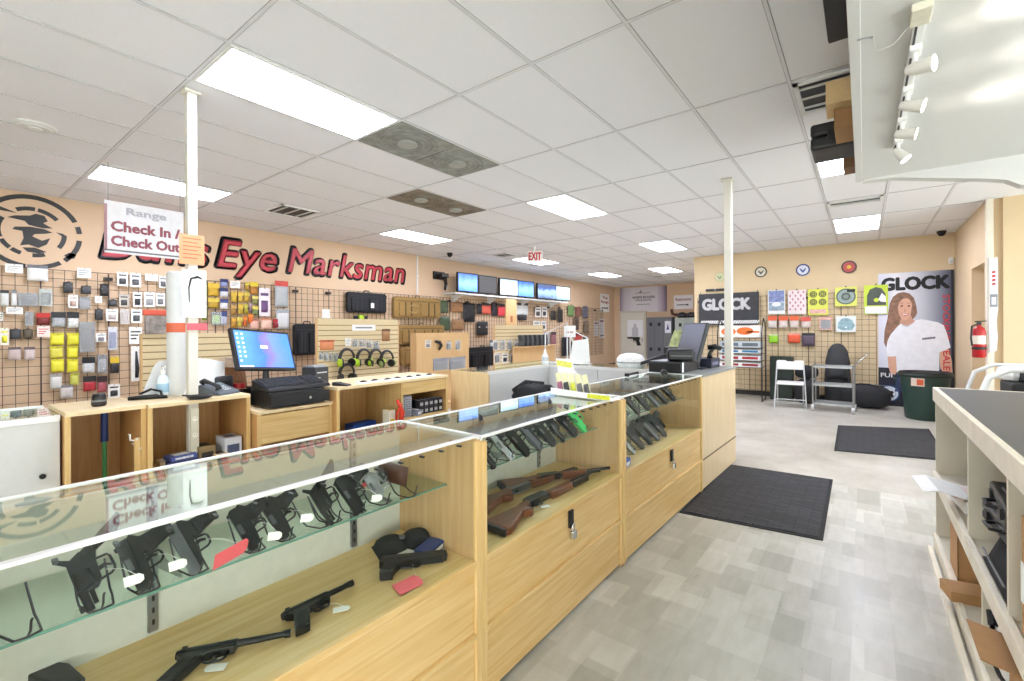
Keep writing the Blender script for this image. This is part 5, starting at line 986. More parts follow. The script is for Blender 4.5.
rifle_case('topmost tan rifle case on the grid, with coiled straps', 392, 298, 438, 318, XG+0.012, '9a7b45')
rifle_case('middle tan rifle case on the grid, behind the wooden pegboard', 395, 325, 442, 344, XG+0.012, '93743f')
rifle_case('lowest tan rifle case on the grid, half behind the wooden pegboard', 399, 346, 438, 364, XG+0.012, '93743f')
m = MB(); c = onX(413, 309, XG+0.14)
o = thing('coiled_strap', 'tan coiled webbing straps on the front of the topmost tan rifle case', 'strap', (XG+0.145, c.y, c.z), PI/2)
for k in range(3): m.tube([((0.10+0.03*k)*math.cos(t)+0.04*k-0.04, -0.01*math.sin(3*t)-0.004*k, (0.07+0.01*k)*math.sin(t)) for t in [2*PI*j/20 for j in range(20)]], 0.008, 6, closed=True)
m.build('strap_coil', mat('b0925c', 0.8), o, smooth='all')
rifle_case('soft black range bag hanging right of the monitor on the grid', 292, 324, 318, 355, XG+0.012, '1b1c1f', 0.11, 'range_bag', 'bag', '2e2f33')
rifle_case('black tactical bag on the grid right of the wooden pegboard', 466, 347, 494, 372, XG+0.012, '1b1a1c', 0.1, 'range_bag', 'bag', '3a3a3e')
# emblem
EM = [mat('2b2a28', 0.5, 0, 0.2, 5), mat('7c7468', 0.5, 0, 0.2, 5)]
o = thing('wall_emblem', 'large round black target emblem painted on the left wall above the grid', 'emblem', (XL+0.001, 0.84, 2.60), PI/2)
def arc(m, r0, r1, a0, a1, sy=1.0, y0=-0.004, y1=0.0, n=None):
    n = n or max(3, int((a1-a0)/8)); pts = [(r1*math.cos(math.radians(a0+(a1-a0)*k/n)), r1*math.sin(math.radians(a0+(a1-a0)*k/n))*sy) for k in range(n+1)]+[(r0*math.cos(math.radians(a1-(a1-a0)*k/n)), r0*math.sin(math.radians(a1-(a1-a0)*k/n))*sy) for k in range(n+1)]
    for k in range(n): m.prism([pts[k], pts[k+1], pts[2*n-k], pts[2*n+1-k]], y0, y1)
m = MB()
for a0, a1 in ((26, 100), (100, 182), (186, 262), (264, 305), (312, 354), (6, 18)): arc(m, 0.385, 0.435, a0, a1)
m.build('outer_ring', EM[0], o)
m = MB()
for a0, a1 in ((40, 80), (85, 118), (150, 200), (205, 228), (232, 250), (270, 292), (325, 360)): arc(m, 0.25, 0.295, a0, a1)
m.build('inner_ring', EM[0], o)
fig = [[(-0.30, 0.25), (-0.27, 0.29), (-0.25, 0.25), (-0.12, 0.20), (-0.28, 0.21)], [(-0.20, 0.14), (-0.14, 0.17), (-0.02, 0.19), (0.03, 0.22), (0.10, 0.21), (0.13, 0.15), (0.09, 0.12), (0.17, 0.07), (0.08, 0.06), (-0.03, 0.08), (-0.06, 0.12)],
 [(-0.14, 0.04), (-0.02, 0.06), (0.10, 0.05), (0.17, 0.02), (0.12, 0.0), (0.02, -0.02), (0.0, -0.05), (0.08, -0.09), (0.15, -0.05), (0.12, -0.13), (0.05, -0.18), (-0.03, -0.15), (-0.10, -0.17), (-0.07, -0.08), (-0.08, 0.0), (-0.16, 0.01)],
 [(-0.08, -0.19), (0.02, -0.18), (0.12, -0.22), (0.05, -0.245), (-0.04, -0.235)], [(0.27, -0.24), (0.32, -0.2), (0.38, -0.22), (0.36, -0.27), (0.30, -0.28)], [(0.2, 0.03), (0.26, 0.02), (0.29, 0.0), (0.25, -0.01)]]
for k, p in enumerate(fig): MB().prism(p, -0.004, 0).build('marksman_shape', EM[0], o)
# wall lettering
o = thing('wall_lettering', 'red black-edged slanted lettering high on the left wall', 'lettering', (XL, 0, 0), PI/2)
LR = mat('c8404c', 0.35, 0, 0.12, 4); LK = mat('221c1e', 0.4)
for s_, a, b_, z0, z1 in (('Bulls', 1.46, 2.66, 2.39, 2.83), ('Eye', 2.78, 3.66, 2.27, 2.82), ('Marksman', 3.85, 6.33, 2.42, 2.84)):
    text(s_, b_-a+0.04, z1-z0+0.04, LK, 'letter_outline', o, a-0.02, -0.001, z0-0.02, bold=0.06, shear=0.22, depth=0.012, spacing=1.06)
    text(s_, b_-a-0.02, z1-z0-0.02, LR, 'letter_face', o, a+0.01, -0.0145, z0+0.01, bold=0.032, shear=0.22, depth=0.004, spacing=1.06)
# hanging sign
SX = -5.75; ys0 = onX(104, 226, SX).y; ys1 = onX(180, 238, SX).y; SZ0 = onX(142, 256, SX).z; SHT = onX(142, 206, SX).z-SZ0; KS = SHT/0.59
o = thing('hanging_sign', 'white hanging sign reading Range Check In / Check Out', 'sign', (SX, ys0, SZ0), PI/2); w_ = ys1-ys0+0.03
MB().box(0, w_, -0.012, 0, 0, SHT).build('sign_board', mat('ecebf0', 0.4), o, bevel=0.003); MB().box(0, w_, -0.015, -0.012, 0.02, 0.035).build('dark_line', GREY, o); MB().box(0.0, 0.02, -0.015, -0.012, 0.02, SHT*0.93).build('edge_line', mat('b88a94', 0.5), o)
SR = mat('b5606f', 0.5); text('Range', w_*0.5, 0.105*KS, mat('c9c9d4', 0.5), 'lettering', o, w_*0.26, -0.012, 0.43*KS, bold=0.03)
text('Check In /', w_*0.86, 0.11*KS, SR, 'lettering', o, w_*0.08, -0.012, 0.255*KS, bold=0.06); text('Check Out', w_*0.86, 0.11*KS, SR, 'lettering', o, w_*0.08, -0.012, 0.09*KS, bold=0.06)
for x in (0.03, w_-0.03): MB().cyl((x, -0.006, SHT), (x, -0.006, CEIL-SZ0), 0.003, n=6).build('hanging_wire', GREY, o)
# exit sign
p = onZ(535, 254, CEIL); o = thing('exit_sign', 'small white EXIT sign with red letters hanging from the ceiling', 'exit sign', (onY(535, 256, 7.4).x, 7.4, CEIL), 0.6)
MB().box(-0.15, 0.15, -0.025, 0.025, -0.30, -0.09).build('sign_housing', mat('e9dfdc', 0.4), o, bevel=0.004); MB().cyl((0, 0, -0.09), (0, 0, 0), 0.02, n=14).build('canopy_mount', WHITE, o); text('EXIT', 0.24, 0.14, mat('c42a2a', 0.4), 'lettering', o, -0.12, -0.025, -0.265, bold=0.05)
# conduit, bracket camera, dome cameras
o = thing('conduit', 'thin white conduit running down the left wall after the red lettering', 'pipe', (XL+0.02, 6.68, 2.2)); MB().cyl((0, 0, 0), (0, 0, CEIL-2.2), 0.018, n=12).build('pipe', WHITE, o, smooth=True); MB().box(-0.02, 0.02, -0.03, 0.03, 0.4, 0.42).build('strap', WHITE, o)
o = thing('wall_speaker', 'black jointed wall bracket device left of the first screen', 'bracket', (XL+0.0, 7.35, 2.56))
MB().box(0.0, 0.03, -0.2, 0.15, 0.02, 0.2).build('wall_plate', BLACK, o, bevel=0.005); MB().tube([(0.03, 0, 0.1), (0.2, 0, 0.02), (0.14, 0.08, -0.1), (0.16, 0.03, -0.22)], [0.04, 0.05, 0.04, 0.03], 8).build('arm', BLACKM, o); MB().box(0.1, 0.22, -0.12, 0.1, 0.06, 0.15).build('clamp', BLACK, o, bevel=0.01)
for (x, y, l) in ((-6.95, 6.9, 'black dome camera on the ceiling just past the red lettering'), (1.05, 10.55, 'black dome camera on the ceiling in the corner above the poster'), (-3.9, 16.2, 'small black dome camera at the far end above the restroom sign')):
    o = thing('dome_camera', l, 'camera', (x, y, CEIL)); MB().lathe([(0.06, 0), (0.065, -0.02), (0.055, -0.035)], 20).build('camera_base', BLACK, o, smooth=True); MB().lathe([(0.053, -0.034), (0.048, -0.06), (0.03, -0.08), (0, -0.088)], 20).build('dome', mat('101012', 0.1), o, smooth=True)
# shelf of screens
o = thing('wall_shelf', 'long white shelf on the left wall carrying six screens', 'shelf', (XL, 7.45, 2.24), 0)
MB().box(0, 0.42, 0, 5.0, 0, 0.035).build('shelf_board', WHITE, o, bevel=0.004)
for y in (0.3, 1.6, 3.0, 4.5): MB().prism([(0, 0), (0.35, 0), (0, -0.2)], y-0.01, y+0.01).build('shelf_bracket', WHITE, o)
TVS = [(459, 478, 'blue', 0.36, 'first screen from the left on the wall shelf, showing a bright blue picture'), (480, 497, 'off', 0.33, 'switched-off grey screen, second from the left on the wall shelf'), (501, 518, 'white', 0.36, 'third screen on the wall shelf, showing a white page'),
 (519, 534, 'blue', 0.36, 'fourth screen on the wall shelf, showing a blue picture'), (539, 556, 'navy', 0.38, 'fifth screen on the wall shelf, showing a dark blue picture'), (557, 570, 'pale', 0.34, 'last screen on the wall shelf, showing a pale picture')]
SC = {'blue': ramp_mat([(0, '3f7de0'), (0.5, '86b4f4'), (1, '2f62c8')], 'Z', 0, 0.45, 0.3, 0.8, 5), 'off': mat('5a5a5a', 0.35), 'white': ramp_mat([(0, 'e4eef4'), (0.5, 'f6f8fa'), (1, 'b8d4e8')], 'Z', 0, 0.45, 0.3, 0.3, 8), 'navy': ramp_mat([(0, '1c2c50'), (0.55, '9cc0ee'), (0.75, '2f4f90'), (1, '22345e')], 'Z', 0, 0.45, 0.3, 0.8, 5), 'pale': ramp_mat([(0, '7ab8c8'), (0.4, 'cfe8ea'), (1, 'e8f2ee')], 'Z', 0, 0.45, 0.3, 0.3, 4)}
for x0, x1, c, rz, l in TVS:
    a = onX(x0, 290, -7.4).y; b_ = onX(x1, 290, -7.4).y; w_ = b_-a; h = 0.46
    o = thing('wall_screen', l, 'screen', (-7.42, (a+b_)/2, 2.276), PI/2-0.08); MB().box(-w_/2, w_/2, 0, 0.05, 0.03, 0.03+h).build('screen_housing', BLACK, o, bevel=0.005); MB().box(-w_/2+0.03, w_/2-0.03, -0.003, 0, 0.06, h).build('screen', SC[c], o)
    MB().box(-0.05, 0.05, 0.01, 0.04, 0.006, 0.031).build('screen_neck', BLACK, o); MB().box(-0.13, 0.13, -0.06, 0.1, 0, 0.008).build('screen_foot', BLACK, o)
# gondolas: free-standing displays before the grid
PEG = wood('dcb98a', 'cfa874', 'Z')
def gondola(name, lab, y0, y1, h, x=-6.2, slat=True, end=True, c=None):
    o = thing(name, lab, 'display stand', (x, y0, 0), PI/2); w_ = y1-y0; mm = c or mat('dcc9a0', 0.5, 0, 0.04)
    MB().box(0, w_, 0, 0.03, 0.12, h).build('display_board', mm, o); MB().box(-0.02, 0.0, -0.0, 0.04 if slat else 0.16, 0.0, h).build('end_frame', PEG, o); MB().box(w_, w_+0.02, 0, 0.04, 0, h).build('end_frame', PEG, o); MB().box(0, w_, -0.25, 0.45, 0, 0.12).build('base_deck', PEG, o, bevel=0.003)
    m = MB(); ED = 0
    if slat:
        z = 0.2
        while z < h-0.03: m.box(0, w_, -0.0012, 0.0005, z, z+0.012); z += 0.0762
        m.build('slat_grooves', mat('8d7750', 0.7), o)
    else:
        for i in range(int(w_/0.05)):
            for k in range(int((h-0.2)/0.05)): m.cb((0.03+0.05*i, -0.0005, 0.18+0.05*k), (0.006, 0.001, 0.006))
        m.build('peg_holes', mat('7a6040', 0.8), o)
    return o
gondola('slatwall_display', 'cream slatwall display standing behind the sanitizer bottle', 1.5, 2.45, 1.40)
gondola('slatwall_display', 'cream slatwall display carrying the black and lime earmuffs', 3.51, 4.93, 1.60)
gondola('pegboard_display', 'light wooden pegboard display with two grey clamshells', 5.35, 6.65, 1.37, slat=False, c=PEG)
gondola('slatwall_display', 'far cream slatwall display with rows of small clear packs', 7.49, 9.3, 1.52)
o = thing('display_post', 'flat wooden post rising above the far slatwall display', 'post', (-6.70, 8.50, 0)); MB().box(-0.03, 0, 0, 0.42, 0, 2.15).build('post_board', PEG, o, bevel=0.003); MB().box(0, 0.004, 0.17, 0.25, 1.6, 1.75).build('post_mark', mat('a8643c', 0.6), o)
GP = -6.2+0.004
E_ = [(320,340,334,350,'bag','d98a5c','b8643c','orange bag'),(345,338,351,346,'sheet',W_,'a8a8a8','white card'),(352,339,358,347,'clam','c9c2b2','6a6a60','clear small pack'),(359,339,365,347,'clam','c9c2b2','77705f','clear small pack'),(366,340,372,348,'clam','d4ccba','77705f','clear small pack'),(373,341,379,349,'clam','c9c2b2','6a6a60','clear small pack'),
 (319,352,323,360,'clam','b9b8a8','3a4048','slim pack'),(324,352,328,361,'clam','b9b8a8','3a4048','slim pack'),(329,353,333,361,'clam','b9b8a8','3a4048','slim pack'),(334,353,338,362,'clam','b9b8a8','3a4048','slim pack'),(382,329,390,341,'bag','9a6f48','6a4a30','brown pouch')]
area(E_, GP, 'earmuff slatwall', 'packs on the earmuff slatwall')
q = onX(326, 322, GP); o = thing('sign_card', 'white upright price card on top of the earmuff slatwall', 'card', (-6.19, q.y, 1.605), PI/2); MB().box(-0.06, 0.06, 0, 0.004, 0.008, 0.13).build('card', WHITEP, o); MB().box(-0.07, 0.07, -0.02, 0.02, 0, 0.008).build('card_foot', WHITE, o)
o = thing('header_strip', 'long white title strip along the top of the earmuff slatwall', 'sign', (-6.196, onX(352, 325, GP).y, 1.42), PI/2); MB().box(0, 0.42, -0.004, 0, 0, 0.09).build('strip', WHITEP, o); MB().box(0.06, 0.36, -0.005, -0.004, 0.035, 0.055).build('printed_line', GREY, o)
def earmuff(lab, px, py, c, plane=GP+0.10, s=1.0):
    p = onX(px, py, plane); o = thing('earmuffs', lab, 'earmuffs', (p.x, p.y, p.z-0.03), PI/2, 'earmuffs on the slatwall')
    m = MB(); m.tube([(0.085*math.cos(t), 0.0, 0.02+0.11*math.sin(t)) for t in [PI*k/12 for k in range(13)]], 0.012, 8, flat=1.6); m.build('headband', BLACK, o, smooth='all')
    for sx in (-1, 1):
        M = Matrix.Translation((sx*0.062, 0, -0.03)) @ Matrix.Rotation(sx*0.35, 4, 'Z') @ Matrix.Rotation(PI/2*sx, 4, 'Y')
        e = MB().lathe([(0, 0), (0.04, 0), (0.05, 0.01), (0.046, 0.03), (0.03, 0.042), (0, 0.045)], 20, M=M).build('ear_cup', c, o, smooth=True); MB().lathe([(0.03, -0.014), (0.047, -0.014), (0.05, -0.006), (0.047, 0.0)], 20, M=M).build('cushion', BLACK, e, smooth=True)
    MB().tube([(0, 0.055, 0.135), (0, -0.03, 0.137)], 0.003, 5).build('peg_hook', BLACK, o)
    return o
LIME = mat('b4d42a', 0.4)
for px, py, c, l in ((347, 358, LIME, 'lime and black earmuffs, leftmost of the upper earmuff row'), (364, 358, LIME, 'lime and black earmuffs, second in the upper earmuff row'), (376, 358, LIME, 'lime and black earmuffs, third in the upper earmuff row'), (387, 359, mat('8a9a5a', 0.5), 'dull green and black earmuffs at the right end of the upper row'), (347, 373, BLACKM, 'all-black earmuffs hanging low on the slatwall')):
    earmuff(l, px, py, c).scale = (1.4, 1.4, 1.25)
q = onX(362, 318, XG+0.06); o = thing('headlamp', 'small bright lime and black object under the short black rifle case', 'headlamp', (XG+0.02, q.y, q.z-0.06), PI/2); MB().pillow(0.13, 0.13, 0.06, Matrix.Translation((0, 0, 0.06))).build('lamp_body', LIME, o, smooth='all'); MB().box(-0.16, -0.06, -0.03, 0, 0.02, 0.1).build('black_strap', BLACK, o, bevel=0.01); MB().box(0.06, 0.14, -0.03, 0, 0.02, 0.1).build('black_strap', BLACK, o, bevel=0.01)
# pegboard goods
P_ = [(433,358,448,370,'clam','6e7480','4a4f5a','grey clamshell'),(449,357,465,369,'clam','6e7480','4a4f5a','grey clamshell'),(425,340,431,348,'card','d8d0c4','8a8a8c','pale card'),(446,341,451,350,'clam','cfc0a8','26272a','black clip pack'),(455,340,460,350,'clam','cfc0a8','26272a','black clip pack')]
area(P_, GP, 'wooden pegboard', 'goods on the wooden pegboard')
q = onX(438, 345, GP); o = thing('sling_holster', 'black curved holster hanging on the wooden pegboard', 'holster', (GP, q.y, q.z), PI/2); MB().tube([(-0.1, -0.03, 0.07), (0.0, -0.04, 0.05), (0.05, -0.04, -0.01), (0.0, -0.03, -0.09)], [0.02, 0.035, 0.03, 0.02], 8).build('holster_body', BLACK, o, smooth='all'); MB().tube([(0, 0.0, 0.06), (0, -0.05, 0.06)], 0.003, 5).build('peg_hook', BLACK, o)
F_ = []
for k in range(6): F_.append((493+7*k, 340, 498+7*k, 350, 'clam', ['d8d4cc', 'c8c8c4', 'cfc6bc'][k % 3], ['4a4c50', '6a6058', '33353a'][k % 3], ['clear pack', 'white pack', 'beige pack'][k % 3]))
for k in range(5): F_.append((494+8*k, 353, 500+8*k, 363, 'card' if k % 2 else 'clam', 'e2e0da', '2a2b2e', 'white and black pack'))
area(F_, GP+0.001, 'far slatwall display', 'packs on the far slatwall')
for k in range(6):
    a = onX(525+4.6*k, 370, -5.9); o = thing('magazine', 'dark upright magazine, %s from the left in the row by the white wire sign' % ORD[k], 'magazine', (-6.0, a.y, 1.05), PI/2, 'dark magazines on the far display shelf'); MB().prism([(-0.04, 0), (0.05, 0), (0.06, 0.12), (0.03, 0.25), (-0.05, 0.25), (-0.02, 0.12)], -0.06, 0.06).build('magazine_body', mat('50545a', 0.4, 0.3), o, bevel=0.006); MB().box(-0.045, 0.055, -0.065, 0.065, 0, 0.015).build('magazine_base', BLACK, o)
o = thing('wall_shelf', 'narrow shelf carrying the dark upright magazines', 'shelf', (-6.1, onX(520, 372, -5.9).y, 1.03)); MB().box(0, 0.2, 0, 1.7, 0, 0.019).build('shelf_board', PEG, o); MB().box(0, 0.02, 0, 1.7, -1.03, 0).build('shelf_support', PEG, o)
# case with coloured box by the pole: orange-topped case
q = onX(158, 323, -5.2)
o = thing('tool_case', 'clear case with an orange lid hanging just left of the white column', 'case', (-6.1, onX(158, 323, -6.1).y, onX(158, 334, -6.1).z), PI/2); MB().box(-0.12, 0.12, -0.04, 0, 0, 0.22).build('case_body', mat('8a7f7a', 0.3, 0, 0.4, 15), o, bevel=0.008); MB().box(-0.14, 0.17, -0.05, 0, 0.2, 0.26).build('orange_lid', mat('d8553a', 0.4), o, bevel=0.01)
# white bag behind the monitor stand etc.: carton row on slatwall 1
for k, (a0, b0, c, l) in enumerate([(212, 345, '7a4a30', 'brown snack carton'), (222, 345, 'b8493a', 'red snack carton')]): pass
# restroom and range signs on far wall
def flat_sign(name, lab, cat, x0, y0, x1, y1, plane, X, col, lines, arrow=None, th=0.012, border=None):
    f = onX if X == 'X' else onY; a = f(x0, (y0+y1)/2, plane); b_ = f(x1, (y0+y1)/2, plane); zt = f((x0+x1)/2, y0, plane).z; zb = f((x0+x1)/2, y1, plane).z
    w_ = abs(b_.y-a.y) if X == 'X' else abs(b_.x-a.x); h = zt-zb
    o = thing(name, lab, cat, (plane, min(a.y, b_.y), zb) if X == 'X' else (min(a.x, b_.x), plane, zb), PI/2 if X == 'X' else 0)
    MB().box(0, w_, -th, 0, 0, h).build('board', col if not isinstance(col, str) else mat(col, 0.5, 0, 0.02), o)
    if border: m = MB(); t = 0.02*h+0.01; m.box(0, w_, -th-0.001, -th, 0, t); m.box(0, w_, -th-0.001, -th, h-t, h); m.box(0, t, -th-0.001, -th, t, h-t); m.box(w_-t, w_, -th-0.001, -th, t, h-t); m.build('border', mat(border, 0.5), o)
    for s_, fx0, fx1, fz0, fz1, c, bo in lines:
      if not s_: MB().box(w_*fx0, w_*fx1, -th-0.001, -th, h*fz0, h*fz1).build('printed_line', mat(c, 0.5), o)
      else: text(s_, w_*(fx1-fx0), h*(fz1-fz0), mat(c, 0.5), 'lettering', o, w_*fx0, -th, h*fz0, bold=bo)
    if arrow:
        fx0, fx1, fz = arrow; m = MB(); z = h*fz; m.prism([(w_*fx0, z-0.03*h), (w_*fx1-0.12*w_, z-0.03*h), (w_*fx1-0.12*w_, z-0.08*h), (w_*fx1, z), (w_*fx1-0.12*w_, z+0.08*h), (w_*fx1-0.12*w_, z+0.03*h), (w_*fx0, z+0.03*h)], -th-0.002, -th); m.build('arrow', BLACK, o)
    return o, w_, h
flat_sign('arrow_sign', 'white sign reading The Range with an arrow, on the left wall', 'sign', 600, 294, 609, 312, XL+0.02, 'X', 'f0efec', [('The', 0.2, 0.8, 0.72, 0.88, 'b03a40', 0.03), ('Range', 0.1, 0.9, 0.45, 0.63, 'b03a40', 0.03)], (0.15, 0.85, 0.22))
flat_sign('arrow_sign', 'white Restrooms sign with a black arrow on the far wall', 'sign', 674, 295, 693, 309, YF-0.02, 'Y', 'f0eef0', [('Restrooms', 0.1, 0.9, 0.6, 0.8, '9a4048', 0.03)], (0.15, 0.8, 0.3))
flat_sign('notice', 'white paper notice with print on the left wall near the far corner', 'notice', 594, 321, 598, 336, XL+0.01, 'X', 'e6e4e6', [('', 0.1, 0.9, 0.8, 0.9, '9a6068', 0)])
flat_sign('notice', 'larger white notice sheet beside the first near the far corner', 'notice', 599, 319, 604, 338, XL+0.01, 'X', 'eceaec', [('', 0.1, 0.9, 0.85, 0.93, '8a5a60', 0), ('', 0.1, 0.9, 0.1, 0.15, '33353a', 0.02)])
BANM = ramp_mat([(0, '8a7f94'), (0.1, 'cfcad4'), (0.3, 'e2dfe4'), (0.8, 'dedae2'), (0.93, 'b4a4b8'), (1, '7a6a7c')], 'X', 0, 1.8, 0.5)
o, w_, h = flat_sign('wall_banner', 'wide pale banner with dark lettering on the far wall above the door', 'banner', 620, 287, 667, 312, YF-0.015, 'Y', BANM, [('WHITE ROUGH', 0.28, 0.75, 0.54, 0.64, '33303a', 0.04), ('FIREARMS', 0.35, 0.68, 0.44, 0.51, '4a4650', 0.02), ('', 0.37, 0.66, 0.30, 0.32, '6a6670', 0)])
MB().tube([(w_*0.34, -0.014, h*0.74), (w_*0.45, -0.014, h*0.8), (w_*0.52, -0.014, h*0.74), (w_*0.66, -0.014, h*0.78)], 0.012, 6).build('flourish', mat('a09a94', 0.5), o); MB().prism([(w_*0.42, h*0.74), (w_*0.46, h*0.9), (w_*0.5, h*0.76)], -0.016, -0.013).build('flourish', mat('a09a94', 0.5), o)
# far door with target poster and pistol decal
d = thing('door_1', 'x', 'door', (onY(622, 340, YF).x, YF-0.001, 0)); 
for k_ in ('label', 'category'): del d[k_]
d['kind'] = 'structure'; dw = onY(645, 340, YF).x-onY(622, 340, YF).x
MB().box(0, dw, -0.04, 0, 0, 2.03).build('door_leaf', mat('dcd8cc', 0.5, 0, 0.02), d, bevel=0.004); m = MB(); m.box(-0.07, 0, -0.06, 0, 0, 2.1); m.box(dw, dw+0.07, -0.06, 0, 0, 2.1); m.box(0, dw, -0.06, 0, 2.03, 2.1); m.build('door_frame', mat('cfc8b8', 0.5), d); MB().cyl((dw-0.08, -0.04, 1.0), (dw-0.08, -0.09, 1.0), 0.025, n=14).build('door_handle', STEEL, d)
o, w_, h = flat_sign('target_poster', 'white target poster with a grey silhouette on the far door', 'poster', 627.5, 320, 643, 337, YF-0.045, 'Y', 'f0f1f3', []); MB().prism([(w_*0.3, 0.02), (w_*0.3, h*0.5), (w_*0.42, h*0.6), (w_*0.42, h*0.75), (w_*0.5, h*0.8), (w_*0.58, h*0.75), (w_*0.58, h*0.6), (w_*0.7, h*0.5), (w_*0.7, 0.02)], -0.015, -0.012).build('silhouette', mat('c3c6cc', 0.5), o)
q = onY(634, 340, YF-0.06); o = thing('pistol_cutout', 'large flat black pistol cut-out on the far door below the poster', 'cut-out', (q.x, YF-0.045, q.z)); MB().prism([(-0.27, 0.05), (-0.27, 0.12), (0.2, 0.12), (0.24, 0.06), (0.2, 0.0), (0.27, -0.2), (0.12, -0.22), (0.06, -0.02), (-0.02, -0.03), (-0.04, 0.04)], -0.012, 0).build('pistol_shape', BLACK, o, bevel=0.004); m = MB(); m.tube([(0.07, -0.006, -0.02), (0.03, -0.006, -0.08), (-0.03, -0.006, -0.07), (-0.04, -0.006, 0.03)], 0.008, 6); m.build('guard_shape', BLACK, o)
# lockers
def lockers(lab, x0, x1, n, h, c, y=YF, depth=0.45):
    o = thing('locker', lab, 'locker', (x0, y-depth, 0)); w_ = x1-x0; mm = mat(c, 0.45, 0.1, 0.03)
    MB().box(0, w_, 0, depth-0.01, 0, h).build('locker_body', mm, o, bevel=0.003)
    for k in range(n):
        for (z0, z1) in ((0.05, h/2-0.01), (h/2+0.01, h-0.03)):
            dd = MB().box(w_*k/n+0.012, w_*(k+1)/n-0.012, -0.02, 0, z0, z1).build('locker_door', mm, o, bevel=0.004)
            MB().box(w_*(k+0.5)/n-0.05, w_*(k+0.5)/n+0.05, -0.03, -0.02, (z1-0.28), z1-0.16).build('door_handle', BLACK, dd)
    return o
xa = onY(647, 340, YF-0.45).x; xb = onY(674, 340, YF-0.45).x; xc = onY(692, 340, YF-0.45).x
lockers('dark grey three-column steel locker beside the far door', xa, xb-0.06, 3, 1.83, '6d7175'); lockers('light grey-green steel locker right of the dark locker', xb+0.03, min(xc+0.2, XP-0.05), 2, 1.80, 'a9b2ac')
o, w_, h = flat_sign('locker_notice', 'small white sheet with a dark mark on the dark grey locker', 'notice', 665, 321, 671, 333, YF-0.485, 'Y', 'dfe3ee', []); MB().prism([(w_*0.25, h*0.25), (w_*0.5, h*0.8), (w_*0.7, h*0.3)], -0.014, -0.012).build('printed_mark', mat('3f4a78', 0.5), o)
for k in range(3):
    # on the locker tops
    o = thing('canister', 'black rounded canister on top of the light locker, %s from the left' % ORD[k], 'canister', (xb+0.22+0.32*k, YF-0.25, 1.8005)); MB().lathe([(0, 0), (0.13, 0), (0.15, 0.03), (0.14, 0.14), (0.08, 0.19), (0, 0.2)], 18).build('canister_body', BLACK, o, smooth=True); MB().lathe([(0.151, 0.08), (0.155, 0.09), (0.151, 0.1)], 18).build('band', GREY, o)
q = onY(670, 313, 16.0); o = thing('wall_pipe', 'dark brown elbow pipe on the far wall above the lockers', 'pipe', (q.x, YF-0.1, q.z)); MB().tube([(-0.15, 0, 0.15), (-0.12, 0, 0.0), (0.0, 0, -0.05), (1.0, 0, -0.05)], 0.05, 10).build('pipe', mat('5a3a2c', 0.5), o, smooth=True); MB().cyl((0.4, 0.0, -0.05), (0.4, 0.1, -0.05), 0.03, n=8).build('pipe_clip', GREY, o)
# ================================================================ FRONT WALL
YGR = YG-0.05
for k in range(6):
    x = -2.99+0.53*k
    if k == 0: g1 = gridwall((x, YGR, 0.12), 0, 0.525, 1.98, 0, 'x', 'wire grid panels on the tan wall')
    o = g1 if k == 0 else dup(g1, loc=(x, YGR, 0.12), rz=0)
    o['label'] = 'dark wire grid panel on the tan wall, %s from the left' % ORD[k]
G_ = [(768,316,777,328,'hdr','e0643c','d8d0c8','orange pack'),(778.5,316,788,328,'hdr','e0643c','d8c8c0','orange pack'),(789.5,316,799,328,'hdr','e0643c','d8c8c0','orange pack'),(801,317,811,328,'hdr','d85a4a','d8c8c0','orange-red pack'),(819,317,832,330,'clam','dc7c3c','3a3a3c','orange framed pack'),
 (769,334,778,343,'bag','9ed83a','d8e8a8','bright green bag'),(788,333,800,343,'bag','e8603c','e8a088','orange-red bag'),(802,333,815,346,'bag','5a4c5c','2c2c30','dark purple bag')]
area(G_, YGR-0.012, 'tan grid wall', 'small packs on the tan grid wall', X='Y')
def poster(lab, x0, y0, x1, y1, c, draw, name='paper_target'):
    o, w_, h = flat_sign(name, lab, 'target', x0, y0, x1, y1, YGR-0.012, 'Y', c, [], th=0.004); draw(o, w_, h); MB().box(w_/2-0.01, w_/2+0.01, -0.02, 0.01, h-0.005, h+0.02).build('peg_clip', BLACK, o); return o
def disc(o, nm, cx, cz, r, c, y=-0.005, r0=0.0, t=0.001, sx=1.0):
    m = MB(); n = 28
    if r0 == 0: m.prism([(cx+sx*r*math.cos(2*PI*k/n), cz+r*math.sin(2*PI*k/n)) for k in range(n)], y-t, y)
    else:
        for k in range(n):
            a, b_ = 2*PI*k/n, 2*PI*(k+1)/n; m.prism([(cx+sx*r*math.cos(a), cz+r*math.sin(a)), (cx+sx*r*math.cos(b_), cz+r*math.sin(b_)), (cx+sx*r0*math.cos(b_), cz+r0*math.sin(b_)), (cx+sx*r0*math.cos(a), cz+r0*math.sin(a))], y-t, y)
    return m.build(nm, c if not isinstance(c, str) else mat(c, 0.5, 0, 0.05), o)
def dr1(o, w_, h):
    MB().box(w_*0.05, w_*0.95, -0.006, -0.004, h*0.5, h*0.97).build('blue_field', mat('7f8cb8', 0.5, 0, 0.4, 22), o); MB().box(w_*0.05, w_*0.95, -0.006, -0.004, h*0.14, h*0.48).build('grey_field', mat('8fa0b0', 0.5, 0, 0.3, 16), o)
    disc(o, 'white_spot', w_*0.5, h*0.40, 0.045, 'e8ecf0', -0.0065, sx=1.8)
def dr2(o, w_, h):
    for i in range(6):
        for k in range(6):
            if (i+k) % 2 == 0: cx, cz = w_*(0.12+0.15*i), h*(0.2+0.14*k); MB().prism([(cx-0.02, cz), (cx, cz-0.035), (cx+0.02, cz), (cx, cz+0.035)], -0.006, -0.004).build('diamond_mark', mat('c88a96', 0.5), o)
